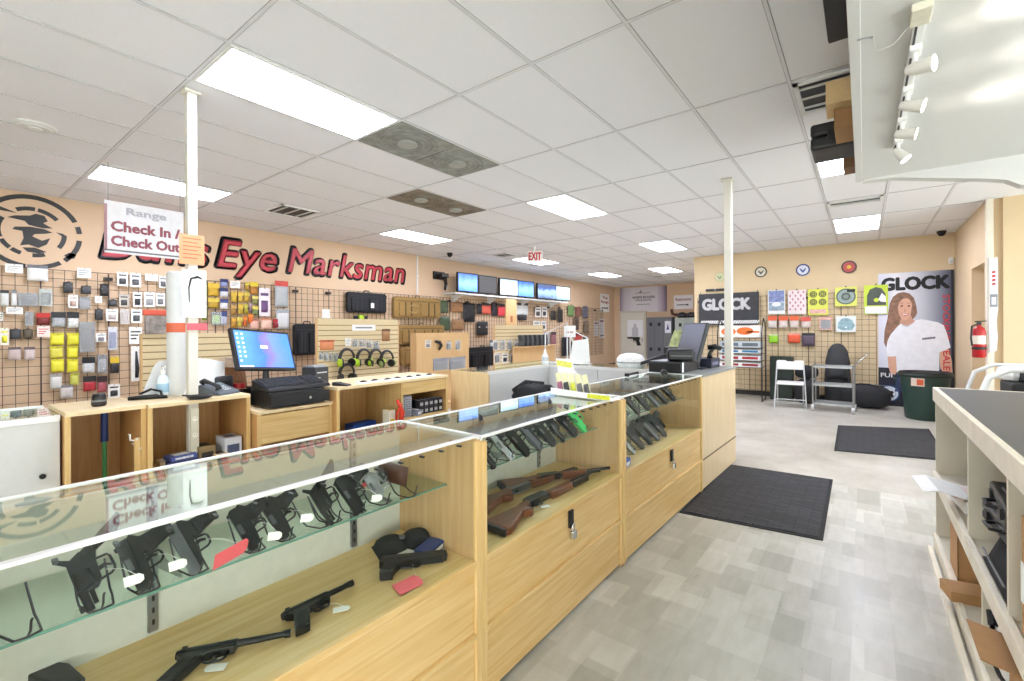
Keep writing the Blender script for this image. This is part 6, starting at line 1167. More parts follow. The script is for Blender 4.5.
def dr3(o, w_, h):
    for cx, cz in ((0.27, 0.8), (0.73, 0.8), (0.27, 0.5), (0.73, 0.5)):
        disc(o, 'black_circle', w_*cx, h*cz, w_*0.19, '2a2c24', -0.004, w_*0.14); disc(o, 'black_circle', w_*cx, h*cz, w_*0.11, '2a2c24', -0.004, w_*0.05)
    MB().box(w_*0.08, w_*0.92, -0.006, -0.004, h*0.06, h*0.22).build('title_block', mat('d8a8a0', 0.5, 0, 0.4, 40), o)
def dr4(o, w_, h):
    disc(o, 'target_disc', w_*0.5, h*0.5, h*0.42, '4f5a54', -0.004, sx=1.0); disc(o, 'target_ring', w_*0.5, h*0.5, h*0.36, '8fa09a', -0.0052, h*0.2); disc(o, 'target_centre', w_*0.5, h*0.5, h*0.12, '77887f', -0.0052); MB().box(w_*0.55, w_*0.92, -0.007, -0.005, h*0.72, h*0.88).build('black_block', mat('1f241c', 0.5), o)
def dr5(o, w_, h):
    m = MB(); m.prism([(w_*0.12, h*0.3), (w_*0.13, h*0.65), (w_*0.25, h*0.85), (w_*0.5, h*0.93), (w_*0.75, h*0.87), (w_*0.9, h*0.68), (w_*0.92, h*0.3)], -0.006, -0.004); m.build('dark_dome', mat('4a5348', 0.5, 0, 0.2, 20), o)
    disc(o, 'green_centre', w_*0.52, h*0.48, w_*0.11, 'c4dc3a', -0.0062); MB().prism([(w_*0.6, h*0.5), (w_*0.75, h*0.72), (w_*0.9, h*0.6), (w_*0.92, h*0.4), (w_*0.7, h*0.42)], -0.0075, -0.006).build('white_splash', WHITE, o); MB().box(w_*0.04, w_*0.96, -0.0065, -0.004, h*0.02, h*0.26).build('white_base', mat('e6e8ec', 0.5), o)
poster('blue and grey splatter paper target, leftmost on the tan grid wall', 768, 290, 785, 314, 'e4e6e4', dr1); poster('pale paper target with small pink diamonds on the tan grid wall', 788, 290, 806, 314, 'e8dcdc', dr2)
poster('yellow paper target with four black ring circles', 808, 289, 828, 315, 'd8dc5a', dr3); poster('yellow-edged paper target with one round grey-green disc', 835, 287, 857, 306, 'dbe06a', dr4); poster('green-edged paper target with a dark dome shape, overlapping the large poster', 864, 285, 888, 314, 'c8dc3c', dr5)
def dr6(o, w_, h):
    MB().prism([(w_*0.08, h*0.25), (w_*0.12, h*0.6), (w_*0.3, h*0.85), (w_*0.55, h*0.88), (w_*0.8, h*0.75), (w_*0.95, h*0.4), (w_*0.8, h*0.12), (w_*0.3, h*0.1)], -0.006, -0.004).build('blue_blob', mat('8fb0b8', 0.5, 0, 0.25, 20), o)
    disc(o, 'white_dot', w_*0.5, h*0.3, w_*0.05, 'eef2f2', -0.006)
poster('white card with a pale blue blob shape below the round disc target', 836, 316, 856, 332, 'dfe6e4', dr6)
# seals
def seal(lab, px, py, r, rim, field, mark, second=None):
    p = onY(px, py, YG); o = thing('wall_seal', lab, 'seal', (p.x, YG, p.z), group=None); n = 32
    m = MB(); m.prism([(r*math.cos(2*PI*k/n), r*math.sin(2*PI*k/n)) for k in range(n)], -0.02, 0); m.build('seal_disc', mat(field, 0.4), o); disc(o, 'seal_rim', 0, 0, r, rim, -0.02, r*0.8, 0.004)
    MB().prism([(-r*0.5, r*0.35), (-r*0.1, r*0.05), (0, -r*0.1), (r*0.1, r*0.05), (r*0.5, r*0.35), (r*0.3, -r*0.15), (0, -r*0.5), (-r*0.3, -r*0.15)], -0.024, -0.02).build('seal_mark', mat(mark, 0.5), o)
    if second: disc(o, 'seal_centre', 0, 0, r*0.3, second, -0.024)
seal('round white seal with a black rim, left of the blue-rimmed one', 761, 272, 0.115, '2a2c30', 'ddd8c4', '5a5a60'); seal('round white seal with a blue rim and wing mark', 803, 270, 0.12, '2c3f8c', 'e0e6f2', '4a62a0'); seal('round seal in red and gold, nearest the large poster', 849, 267, 0.12, '3a2a24', 'b83a2c', 'c8352a', 'e8b83a'); seal('pale gold and green seal half behind the far white pole', 720, 277, 0.115, 'c8b888', 'c9cba0', '8a9468')
# black GLOCK banner
o, w_, h = flat_sign('brand_banner', 'black wall banner reading GLOCK in white, behind the far pole', 'banner', 699, 293, 759, 325, YG-0.07, 'Y', mat('35363a', 0.6, 0, 0.15, 8), [('GLOCK', 0.07, 0.86, 0.49, 0.82, 'f2f2f2', 0.09)])
m = MB()
for k in range(26): x = w_*(0.02+k*0.0375); m.prism([(x, 0.03), (x+0.03, 0.03), (x+0.07, 0.10), (x+0.04, 0.10)], -0.015, -0.012)
m.build('white_hatching', WHITEP, o)
for x in (0.03, w_-0.03): MB().cyl((x, 0.0, h), (x, 0.05, h+0.04), 0.006, n=6).build('grommet_tie', BLACK, o)
o = thing('banner_rail', 'short black bar above the GLOCK banner', 'bar', (-2.62, YG-0.03, onY(717, 291, YG-0.03).z)); MB().box(-0.2, 0.28, -0.03, 0.03, 0.0, 0.05).build('rail', BLACK, o, bevel=0.005); MB().box(-0.02, 0.02, -0.04, -0.03, 0.0, 0.05).build('rail_clip', GREY, o)
# large poster
PX0, PX1, PY_ = 0.215, 1.235, YG-0.035
PM_ = ramp_mat([(0, 'd5d7e6'), (0.25, 'e6e6ee'), (0.6, 'bfc2cc'), (0.88, '6f7388'), (1, '2c2b3c')], 'X', 0, PX1-PX0, 0.4)
pt = thing('advertising_poster', 'tall GLOCK poster of a smiling person in a white T-shirt', 'poster', (PX0, PY_, 0.03)); PW = PX1-PX0; PHh = 2.39
MB().box(0, PW, 0, 0.03, 0, PHh).build('poster_board', PM_, pt); MB().box(0, PW, -0.001, 0.0, 0, 0.66).build('dark_base', mat('1c1e30', 0.5, 0, 0.2, 4), pt); MB().box(PW-0.035, PW, -0.0015, 0, 0, PHh).build('dark_edge', mat('1c1a26', 0.5), pt)
def zp(pts, c, nm, lay):
    """outline read off the print"""
    out = []
    for X_, Y_ in pts: p = onY(800+X_/4.256, 260+Y_/4.256, PY_); out.append(((p.x-PX0), p.z-0.03))
    return MB().prism(out, -0.001-0.0006*lay, -0.0004-0.0006*lay).build(nm, c if not isinstance(c, str) else mat(c, 0.5, 0, 0.05, 12), pt)
HAIR = mat('8a6550', 0.5, 0, 0.35, 14); SKIN = mat('d8a68c', 0.5, 0, 0.04, 6)
zp([(382, 185), (395, 158), (415, 142), (440, 136), (465, 142), (484, 160), (494, 190), (499, 225), (492, 240), (470, 262), (445, 268), (436, 290), (412, 318), (398, 340), (385, 350), (366, 372), (357, 350), (360, 300), (372, 250), (378, 210)], HAIR, 'hair', 1)
zp([(432, 235), (474, 236), (478, 252), (494, 262), (476, 285), (452, 290), (432, 276), (424, 268)], 'c89880', 'neck', 2)
zp([(385, 318), (410, 288), (428, 270), (440, 282), (458, 286), (478, 272), (492, 256), (515, 252), (548, 257), (590, 266), (612, 278), (626, 315), (641, 372), (620, 384), (594, 392), (592, 440), (592, 478), (412, 480), (410, 440), (408, 408), (388, 412), (369, 406), (368, 370), (372, 345)], 'ecedf2', 't_shirt', 3)
zp([(373, 411), (408, 409), (410, 440), (414, 470), (404, 490), (384, 480), (376, 450)], SKIN, 'arm', 2)
zp([(594, 392), (634, 380), (646, 430), (650, 480), (640, 500), (612, 490), (596, 450)], SKIN, 'arm', 2)
n = 22; zp([(446+33*math.cos(2*PI*k/n)*(1 if math.sin(2*PI*k/n) < 0 else 0.86), 207+49*math.sin(2*PI*k/n)) for k in range(n)], SKIN, 'face', 3)
zp([(412, 190), (416, 168), (432, 152), (452, 150), (470, 160), (480, 184), (474, 172), (456, 162), (436, 166), (424, 180), (416, 200)], HAIR, 'hair', 4)
for dx in (-15, 15): zp([(448+dx-7, 196), (448+dx, 192), (448+dx+7, 195), (448+dx, 200)], '3a2c26', 'eye', 4); zp([(448+dx-9, 186), (448+dx, 181), (448+dx+9, 184), (448+dx, 184)], '6a4a3a', 'brow', 4)
zp([(446, 200), (450, 216), (454, 219), (444, 220)], 'c08c74', 'nose', 4); zp([(430, 227), (446, 231), (464, 225), (456, 237), (446, 240), (436, 236)], 'b05a54', 'lips', 4); zp([(434, 229), (446, 232), (460, 227), (453, 234), (440, 235)], 'f6f2ee', 'teeth', 5)
zp([(428, 268), (440, 282), (458, 286), (478, 272), (490, 258), (480, 268), (458, 280), (442, 277)], 'c9ccd6', 'collar', 5); zp([(520, 332), (576, 326), (576, 334), (520, 340)], '6a6c78', 'shirt_print', 5); zp([(410, 480), (592, 478), (600, 560), (404, 560)], '2c3a5c', 'jeans', 4)
a = onY(800+362/4.256, 260+128/4.256, PY_); b_ = onY(800+668/4.256, 260+90/4.256, PY_)
text('GLOCK', 0.90, 0.215, BLACK, 'lettering', pt, 0.06, 0, 2.08, bold=0.085)
text('STOCKING DEALER • PRO', 1.86, 0.085, mat('d0303c', 0.5), 'lettering', pt, PW-0.14, -0.0005, 0.10, bold=0.04, rot='down')
text('FUI', 0.16, 0.075, WHITEP, 'lettering', pt, 0.035, -0.001, 0.485, bold=0.05)
disc(pt, 'badge', 0.15, 0.19, 0.145, 'e6ecf4', -0.0014); disc(pt, 'badge_ring', 0.15, 0.19, 0.145, '3f6a9c', -0.0026, 0.128); disc(pt, 'badge_ring', 0.15, 0.19, 0.10, '3f6a9c', -0.0026, 0.094)
MB().prism([(0.08, 0.2), (0.08, 0.24), (0.2, 0.24), (0.22, 0.21), (0.2, 0.19), (0.22, 0.12), (0.17, 0.12), (0.155, 0.19), (0.12, 0.19)], -0.005, -0.0028).build('badge_pistol', BLACK, pt)
MB().box(0.1, PW-0.1, -0.05, 0.03, -0.03, 0.0).build('poster_foot', BLACK, pt)
# trash can
c = onZ(921, 421, 0); o = thing('trash_can', 'large dark green round trash can before the tall poster', 'trash can', (c.x+0.07, c.y+0.27, 0)); TG = mat('1f3a33', 0.45, 0, 0.08, 20)
MB().lathe([(0, 0.0), (0.235, 0), (0.245, 0.02), (0.30, 0.68), (0.295, 0.69), (0.285, 0.69), (0.23, 0.03), (0, 0.03)], 36).build('can_body', TG, o, smooth=True)
MB().lathe([(0.30, 0.66), (0.325, 0.665), (0.335, 0.69), (0.325, 0.72), (0.30, 0.72), (0.295, 0.69)], 36).build('can_rim', mat('16241f', 0.4), o, smooth=True); MB().lathe([(0.29, 0.70), (0.30, 0.735), (0.315, 0.735), (0.31, 0.69)], 36).build('liner_bag', BLACK, o, smooth=True)
m = MB(); M = Matrix.Rotation(-0.38, 4, 'Z'); m.box(-0.07, 0.09, -0.318, -0.305, 0.53, 0.65, M); lb = m.build('can_label', mat('d8c8b8', 0.5), o); m = MB(); m.box(0.0, 0.08, -0.32, -0.318, 0.545, 0.635, M); m.build('orange_block', mat('c8562e', 0.5), lb)
for s_ in (-1,): MB().tube([(s_*0.31, -0.06, 0.6), (s_*0.37, -0.05, 0.61), (s_*0.37, 0.05, 0.61), (s_*0.31, 0.06, 0.6)], 0.014, 8).build('can_handle', TG, o, smooth=True)
# folding chair
cy_ = 9.66; o = thing('folding_chair', 'white folding chair before the tan grid wall', 'chair', (-1.06, cy_, 0), 0.10); FM = mat('c9cbcc', 0.35, 0.3)
m = MB()
pts = [(-0.2, 0), (-0.21, 0.14), (-0.2, 0.165), (-0.06, 0.165), (-0.06, 0.145), (0.06, 0.145), (0.06, 0.165), (0.2, 0.165), (0.21, 0.14), (0.2, 0)]
m.prism(pts, -0.012, 0.012, Matrix.Translation((0, 0.0, 0.675))); m.build('backrest', WHITE, o, bevel=0.008)
m = MB(); m.prism([(-0.215, 0), (-0.2, -0.02), (0.2, -0.02), (0.215, 0), (0.2, 0.016), (-0.2, 0.016)], -0.22, 0.18, Matrix.Translation((0, -0.0, 0.435))); m.build('seat', WHITE, o, bevel=0.008)
for s_ in (-1, 1):
    MB().tube([(s_*0.205, 0.015, 0.82), (s_*0.215, -0.03, 0.6), (s_*0.23, -0.12, 0.3), (s_*0.245, -0.2, 0.0)], 0.011, 8).build('front_leg', FM, o, smooth=True)
    MB().tube([(s_*0.195, -0.16, 0.43), (s_*0.2, 0.02, 0.2), (s_*0.205, 0.16, 0.0)], 0.011, 8).build('rear_leg', FM, o, smooth=True)
MB().cyl((-0.235, -0.165, 0.15), (0.235, -0.165, 0.15), 0.009, n=8).build('crossbar', FM, o); MB().cyl((-0.2, 0.12, 0.06), (0.2, 0.12, 0.06), 0.009, n=8).build('crossbar', FM, o)
# wire cart
o = thing('wire_cart', 'chrome three-shelf wire cart on casters beside the folding chair', 'cart', (-0.70, 9.42, 0), -0.03); CW, CD = 0.56, 0.42
for z in (0.13, 0.45, 0.76):
    m = MB(); m.box(0, CW, 0, 0.012, z-0.015, z+0.015); m.box(0, CW, CD-0.012, CD, z-0.015, z+0.015); m.box(0, 0.012, 0, CD, z-0.015, z+0.015); m.box(CW-0.012, CW, 0, CD, z-0.015, z+0.015)
    for k in range(17): y = 0.02+k*(CD-0.04)/16; m.box(0.01, CW-0.01, y-0.0025, y+0.0025, z-0.003, z+0.003)
    m.build('wire_shelf', mat('b4b7ba', 0.3, 0.85), o)
for x in (0.0, CW):
    for y in (0.0, CD):
        MB().cyl((x, y, 0.11), (x, y, 0.80), 0.012, n=12).build('post', STEEL, o, smooth=True)
        ca = MB(); ca.cyl((x-0.022, y, 0.058), (x+0.022, y, 0.058), 0.058, n=22); w2 = ca.build('caster_wheel', mat('c4c4c2', 0.5), o, bevel=0.006); m = MB(); m.box(x-0.030, x-0.0235, y-0.02, y+0.02, 0.045, 0.115); m.box(x+0.0235, x+0.030, y-0.02, y+0.02, 0.045, 0.115); m.box(x-0.030, x+0.030, y-0.022, y+0.022, 0.108, 0.116); m.build('caster_fork', STEEL, w2)
m = MB(); m.tube([(CW, 0.0, 0.78), (CW+0.17, 0.02, 0.98), (CW+0.19, 0.05, 1.0), (CW+0.19, CD-0.05, 1.0), (CW+0.17, CD-0.02, 0.98), (CW, CD, 0.78)], 0.011, 8); m.build('push_handle', CHROME, o, smooth='all')
# magazine rack
o = thing('magazine_rack', 'black wire rack of leaflets and boxes below the GLOCK banner', 'rack', (-2.36, 9.95, 0), 0.0); m = MB()
for x in (0.0, 0.80):
    for y in (0.0, 0.4): m.cyl((x, y, 0), (x, y, 1.35 if y == 0 else 1.55), 0.011, n=8)
m.tube([(0.80, 0, 1.35), (0.80, 0.08, 1.52), (0.80, 0.2, 1.62), (0.80, 0.4, 1.5)], 0.01, 8); m.tube([(0, 0, 1.35), (0, 0.08, 1.52), (0, 0.2, 1.62), (0, 0.4, 1.5)], 0.01, 8)
for x in (0, 0.8): m.cyl((x, -0.05, 0.02), (x, 0.45, 0.02), 0.011, n=8)
m.build('rack_frame', BLACK, o, smooth=True)
TIERS = [(1.24, 'e8e4dc', 'e0702c', 'white board box with orange print on the top tier of the rack', 0.24), (1.04, 'b9c2c8', '5c666c', 'grey clear packs on the second tier of the rack', 0.13), (0.93, 'd8dcde', '2f6f9c', 'blue-edged white tray on the third tier of the rack', 0.08), (0.79, 'dfe2e4', 'a02830', 'white box with dark red window on the fourth tier of the rack', 0.1), (0.66, 'e4e4e4', '8a2028', 'white box with dark red window on the bottom tier of the rack', 0.09)]
for z, c1, c2, l, h in TIERS:
    MB().box(0.01, 0.79, 0.0, 0.4, z-0.012, z-0.002).build('tier_shelf', BLACK, o)
    b = thing('leaflet_box', l, 'box', (-2.33, 9.97, z), 0); MB().prism([(0, 0), (0.74, 0), (0.74, h), (0, h)], 0, 0.34).build('carton', mat(c1, 0.5), b, bevel=0.004)
    if c2 == 'e0702c': disc(b, 'orange_print', 0.17, h*0.5, 0.08, c2, -0.001, sx=1.7); disc(b, 'orange_print', 0.47, h*0.55, 0.075, c2, -0.001, sx=2.0); MB().box(0.5, 0.72, -0.002, 0, h*0.4, h*0.55).build('orange_print', mat(c2, 0.5), b)
    else: MB().box(0.05, 0.35, -0.002, 0, h*0.25, h*0.75).build('print_block', mat(c2, 0.5, 0, 0.2, 30), b); MB().box(0.42, 0.70, -0.002, 0, h*0.25, h*0.75).build('print_block', mat(c2, 0.5, 0, 0.2, 30), b)
# bags on the floor, dark green case
o = thing('gear_case', 'tall dark green hard case standing behind the folding chair', 'case', (-1.50, 10.45, 0)); MB().box(0, 0.4, 0, 0.2, 0, 0.86).build('case_shell', mat('27342c', 0.5, 0, 0.12, 12), o, bevel=0.015); MB().box(0.0, 0.4, -0.004, 0.0, 0.42, 0.435).build('seam', BLACK, o); MB().tube([(0.13, 0, 0.6), (0.13, -0.03, 0.6), (0.27, -0.03, 0.6), (0.27, 0, 0.6)], 0.01, 6).build('carry_handle', BLACK, o)
def duffel(lab, loc, w_, d_, h, rz, c='26272a', name='duffel_bag'):
    o = thing(name, lab, 'bag', loc, rz); m = MB(); rings = []
    for i in range(9):
        t = -1+2*i/8; s_ = (1-abs(t)**3.5*0.45); rings.append([Vector((t*w_/2, d_/2*s_*math.copysign(abs(math.cos(a))**0.75, math.cos(a)), h/2+h/2*s_*math.copysign(abs(math.sin(a))**0.75, math.sin(a)))) for a in [2*PI*k/20 for k in range(20)]])
    m.loft(rings); m.build('bag_body', mat(c, 0.8, 0, 0.15, 30, 0.4), o, smooth='all'); MB().tube([(-w_*0.3, -d_*0.3, h*0.9), (-w_*0.1, -d_*0.2, h*1.02), (w_*0.1, -d_*0.2, h*1.02), (w_*0.3, -d_*0.3, h*0.9)], 0.012, 6).build('carry_handle', BLACK, o, smooth='all'); MB().box(-w_*0.42, w_*0.42, -0.006, 0.006, h*0.985, h*1.005).build('zipper', GREY, o); return o
duffel('large black duffel bag on the floor right of the wire cart', (0.02, 10.30, 0), 0.70, 0.42, 0.42, -0.1); duffel('black duffel bag on the floor behind the folding chair', (-0.86, 10.25, 0), 0.40, 0.40, 0.46, 0.1)
duffel('black bag lying on the black duffel behind the folding chair', (-0.86, 10.27, 0.47), 0.36, 0.3, 0.24, 0.2, '1d1e21')
p = onY(841, 380, 10.35); o = thing('backpack', 'charcoal backpack leaning on the tan grid behind the wire cart', 'backpack', (p.x-0.06, 10.66, 0.0), 0.0)
M = Matrix.Rotation(-0.1, 4, 'X'); BPK = MB(); RNG = []
for z_, sx_, sy_ in ((0.0, 0.15, 0.10), (0.05, 0.2, 0.13), (0.4, 0.21, 0.14), (0.8, 0.19, 0.13), (1.0, 0.15, 0.11), (1.1, 0.09, 0.07), (1.13, 0.03, 0.03)): RNG.append([Vector((sx_*math.cos(a), -0.02+sy_*math.sin(a), z_)) for a in [2*PI*k/20 for k in range(20)]])
BPK.loft(RNG).build('pack_body', mat('3c3d40', 0.8, 0, 0.12, 30, 0.3), o, smooth='all'); MB().pillow(0.32, 0.32, 0.1, Matrix.Translation((0, -0.14, 0.62)) @ M, p=2.5).build('front_pocket', mat('343538', 0.8, 0, 0.12, 30, 0.3), o, smooth='all'); MB().box(0.0, 0.01, 0.02, 0.03, 0.9, 1.1).build('zip_pull', GREY, o)
# motion sensor on wall
p = onY(953, 262, YG); o = thing('motion_sensor', 'small white motion sensor on the tan wall above the tall poster', 'sensor', (1.2, YG, 2.52)); MB().box(-0.03, 0.03, -0.05, 0, 0, 0.11).build('sensor_body', WHITE, o, bevel=0.01); MB().box(-0.02, 0.02, -0.053, -0.05, 0.02, 0.05).build('sensor_lens', mat('d0d0cc', 0.2), o)
# fire extinguisher, hanging on the corner
o = thing('fire_extinguisher', 'red fire extinguisher with white label on the corner by the passage', 'fire extinguisher', (1.165, 8.25, 1.04)); RED = mat('b81e22', 0.3)
MB().lathe([(0, 0.0), (0.055, 0), (0.065, 0.015), (0.065, 0.33), (0.055, 0.37), (0.025, 0.395), (0.022, 0.42), (0, 0.42)], 24).build('cylinder', RED, o, smooth=True); MB().lathe([(0.0656, 0.17), (0.0658, 0.28)], 24).build('white_label', mat('e8e0d0', 0.5), o)
MB().lathe([(0.0658, 0.1), (0.068, 0.105), (0.068, 0.13), (0.0658, 0.135)], 24).build('bracket_band', BLACK, o); m = MB(); m.box(-0.02, 0.02, -0.02, 0.02, 0.41, 0.45); m.prism([(-0.04, 0.45), (0.06, 0.455), (0.07, 0.47), (-0.04, 0.465)], -0.01, 0.01); m.build('valve_head', BLACK, o); MB().tube([(0.0, -0.02, 0.43), (-0.07, -0.05, 0.4), (-0.08, -0.06, 0.25), (-0.07, -0.06, 0.15)], 0.011, 8).build('hose', BLACK, o, smooth=True); MB().box(0.0, 0.06, 0.03, 0.07, 0.05, 0.3).build('wall_bracket', BLACK, o)
# tall strip sign
o = thing('strip_sign', 'narrow tall white strip with red marks on the wall right of the extinguisher', 'strip', (1.262, 8.275, 1.10)); MB().prism([(0, 0.0), (0.06, 0.03), (0.072, 0.2), (0.06, 0.4), (0.075, 0.55), (0.075, 1.2), (0.0, 1.2), (0.0, 0.6), (-0.005, 0.3)], -0.02, 0).build('strip_board', mat('e8e8ea', 0.4), o); MB().box(0.005, 0.07, -0.023, -0.02, 0.58, 0.74).build('grey_frame', mat('8a8e96', 0.4), o); MB().box(0.018, 0.057, -0.025, -0.023, 0.61, 0.70).build('white_window', WHITE, o)
for k in range(4): MB().prism([(0.022, 0.85+0.05*k), (0.055, 0.86+0.05*k), (0.05, 0.885+0.05*k), (0.025, 0.88+0.05*k)], -0.0215, -0.02).build('red_mark', mat('c03038', 0.5), o)
# cart of goods behind the right counter
o = thing('utility_cart', 'white-railed cart loaded with black cases behind the right counter', 'cart', (0.98, 6.2, 0)); MB().tube([(-0.08, 0, 0.05), (-0.1, 0, 0.75), (-0.04, 0, 0.95), (0.1, 0, 1.03), (1.2, 0, 1.05)], 0.028, 10).build('white_rail', mat('d8dad8', 0.4), o, smooth='all')
MB().box(-0.05, 1.2, 0.05, 0.7, 0.2, 0.24).build('cart_deck', STEEL, o); MB().tube([(-0.08, 0.7, 0.05), (-0.1, 0.7, 0.75), (-0.04, 0.7, 0.95), (0.1, 0.7, 1.03), (1.2, 0.7, 1.05)], 0.02, 10).build('white_rail', mat('d8dad8', 0.4), o, smooth='all')
for x in (-0.02, 1.1):
    for y in (0.1, 0.65): MB().cyl((x-0.02, y, 0.06), (x+0.02, y, 0.06), 0.06, n=18).build('wheel', BLACK, o); MB().cyl((x, y, 0.06), (x, y, 0.2), 0.012, n=8).build('wheel_post', STEEL, o)
boxthing('plastic_case', 'black hard case inside the white-railed cart', 'case', (1.5, 6.5, 0.241), (0.8, 0.5, 0.66), '1c1d20', 0, bev=0.03); boxthing('plastic_case', 'flat black case on top of the goods in the white-railed cart', 'case', (1.45, 6.45, 0.902), (0.55, 0.36, 0.12), '202124', 0.25, bev=0.02)
boxthing('plastic_case', 'mid grey plastic case at the right edge of the white-railed cart', 'case', (1.40, 5.95, 0.0), (0.30, 0.2, 1.08), '74787c', -0.1, bev=0.02); boxthing('plastic_bag', 'crumpled white bag on the black case behind the right counter', 'bag', (1.2, 6.55, 0.903), (0.26, 0.25, 0.14), 'dcdcd8', 0.4, bev=0.05)
# mats
MM = None
def floor_matobj(lab, corners, ang=0.0):
    xs = [c[0] for c in corners]; o = thing('floor_mat', lab, 'mat', (0, 0, 0))
    m, nt, b = _base('mat_rubber_%d' % len(bpy.data.materials), 0.75); N = nt.nodes; L = nt.links; tc = N.new('ShaderNodeTexCoord'); br = N.new('ShaderNodeTexBrick'); br.inputs['Scale'].default_value = 1; br.inputs['Brick Width'].default_value = 0.16; br.inputs['Row Height'].default_value = 0.035; br.inputs['Mortar Size'].default_value = 0.006; br.inputs['Mortar Smooth'].default_value = 0.3
    br.inputs['Color1'].default_value = srgb('3c3d42')+(1,); br.inputs['Color2'].default_value = srgb('2a2b2f')+(1,); br.inputs['Mortar'].default_value = srgb('17171a')+(1,); L.new(tc.outputs['Object'], br.inputs['Vector']); L.new(br.outputs['Color'], b.inputs['Base Color']); bp = N.new('ShaderNodeBump'); bp.inputs['Strength'].default_value = 0.9; bp.inputs['Distance'].default_value = 0.01; bp.invert = True; L.new(br.outputs['Fac'], bp.inputs['Height']); L.new(bp.outputs['Normal'], b.inputs['Normal'])
    cx = sum(c[0] for c in corners)/4; cy = sum(c[1] for c in corners)/4
    MB().prismz(corners, 0.0, 0.006).build('mat_border', mat('1a1a1c', 0.8, 0, 0.1), o, bevel=0.002); MB().prismz([(cx+(c[0]-cx)*0.94, cy+(c[1]-cy)*0.96) for c in corners], 0.006, 0.011).build('mat_pile', m, o, bevel=0.001)
def fl(px, py): p = onZ(px, py, 0); return (p.x, p.y)
floor_matobj('large black ribbed floor mat beside the far display case', [fl(728, 464.5), fl(833, 480), fl(823, 541), fl(679, 513)]); floor_matobj('second black floor mat farther away before the trash can', [fl(838, 426), (0.60, 6.2), (0.60, 4.65+1.4), fl(834, 451)] if False else [fl(838, 425.5), (0.72, fl(930, 430)[1]+0.05), (0.72, fl(938, 461)[1]+0.05), fl(834, 451)])
# ================================================================ RIGHT COUNTER
CT = 1.035; CR = mat('ddd5c2', 0.5, 0, 0.05, 6); CR2 = mat('e8e0cd', 0.5, 0, 0.06, 10)
o = thing('open_counter', 'long cream shelf counter with dark grey top along the right side', 'counter', (0.37, 0.7, 0)); CL = 3.36; CD_ = 0.75
MB().box(0.012, CD_+0.1, 0, CL-0.01, CT-0.012, CT).build('dark_top', mat('4c4d50', 0.45, 0, 0.06, 60), o); MB().box(-0.012, 0.012, -0.0, CL, CT-0.085, CT+0.002).build('front_trim', CR2, o, bevel=0.003); MB().box(0.0, CD_, CL-0.02, CL, 0, CT-0.012).build('end_panel', CR, o); MB().box(-0.012, CD_+0.1, CL-0.01, CL+0.01, CT-0.085, CT+0.002).build('end_trim', CR2, o, bevel=0.003)
MB().box(0.0, CD_, 0.0, CL-0.02, 0.46, 0.48).build('middle_shelf', CR, o); MB().box(-0.014, 0.01, 0.0, CL, 0.42, 0.49).build('shelf_trim', CR2, o, bevel=0.003); MB().box(0.0, CD_, 0.0, CL-0.02, 0.06, 0.08).build('bottom_shelf', CR, o); MB().box(-0.012, 0.01, 0.0, CL, 0.0, 0.085).build('plinth_trim', CR2, o, bevel=0.003)
MB().box(CD_-0.02, CD_, 0, CL-0.02, 0.08, CT-0.012).build('back_panel', CR, o); MB().box(-0.05, -0.028, 0.0, CL-0.1, 0.0, 0.03).build('floor_trim', CR2, o)
for y in (2.90-0.7, 2.18-0.7, 1.45-0.7): MB().box(0.002, CD_-0.02, y-0.011, y+0.011, 0.48, CT-0.012).build('divider', CR, o)
for y in (2.60-0.7, 1.75-0.7): MB().box(0.002, CD_-0.02, y-0.011, y+0.011, 0.08, 0.46).build('divider', CR, o)
o = thing('paper_sheet', 'white papers hanging over the far end of the right counter shelf', 'paper', (0.33, 3.3, 0.5505), 0.1); MB().box(0.06, 0.3, -0.1, 0.14, -0.0595, 0.0).build('paper_stack', WHITEP, o); m = MB(); m.prism([(-0.1, 0.03), (-0.04, 0.045), (0.1, 0.012), (0.25, 0.004), (0.25, 0.0), (0.1, 0.008), (-0.04, 0.04), (-0.1, 0.026)], -0.12, 0.18); m.build('sheet', WHITEP, o); MB().box(0.02, 0.22, -0.1, 0.14, 0.012, 0.014).build('second_sheet', mat('f0dcd8', 0.6), o)
def gcase(lab, loc, w_, d_, h, rz, tip=0.0):
    o = thing('pistol_case', lab, 'case', loc, rz); M = Matrix.Rotation(tip, 4, 'X'); MB().box(-w_/2, w_/2, -d_/2, d_/2, 0, h*0.52, M).build('case_base', BLACK, o, bevel=0.012, seg=3); MB().box(-w_/2, w_/2, -d_/2, d_/2, h*0.53, h, M).build('case_lid', BLACKM, o, bevel=0.012, seg=3)
    for q in (-0.3, 0.3): MB().box(-w_/2-0.008, -w_/2+0.002, d_*q-0.02, d_*q+0.02, h*0.3, h*0.75, M).build('latch', BLACK, o)
    MB().tube([(-w_/2, -0.05, h*0.5), (-w_/2-0.03, -0.04, h*0.5), (-w_/2-0.03, 0.04, h*0.5), (-w_/2, 0.05, h*0.5)], 0.007, 6).build('carry_handle', BLACK, o); return o
gcase('large black pistol case, lowest of the stack in the right counter', (0.57, 2.50, 0.6355), 0.34, 0.44, 0.075, 0.06); gcase('black pistol case, second of the stack in the right counter', (0.57, 2.50, 0.712), 0.34, 0.40, 0.085, -0.05); gcase('black pistol case with a white label, top of the stack in the right counter', (0.57, 2.36, 0.798), 0.28, 0.24, 0.10, 0.1)
q = thing('case_label', 'small white label lying on the topmost black pistol case', 'label', (0.50, 2.38, 0.8995), 0.1); MB().box(-0.04, 0.04, -0.05, 0.05, 0, 0.001).build('label_sheet', WHITEP, q); MB().box(-0.03, 0.03, -0.035, 0.0, 0.001, 0.0013).build('printed_lines', GREY, q)
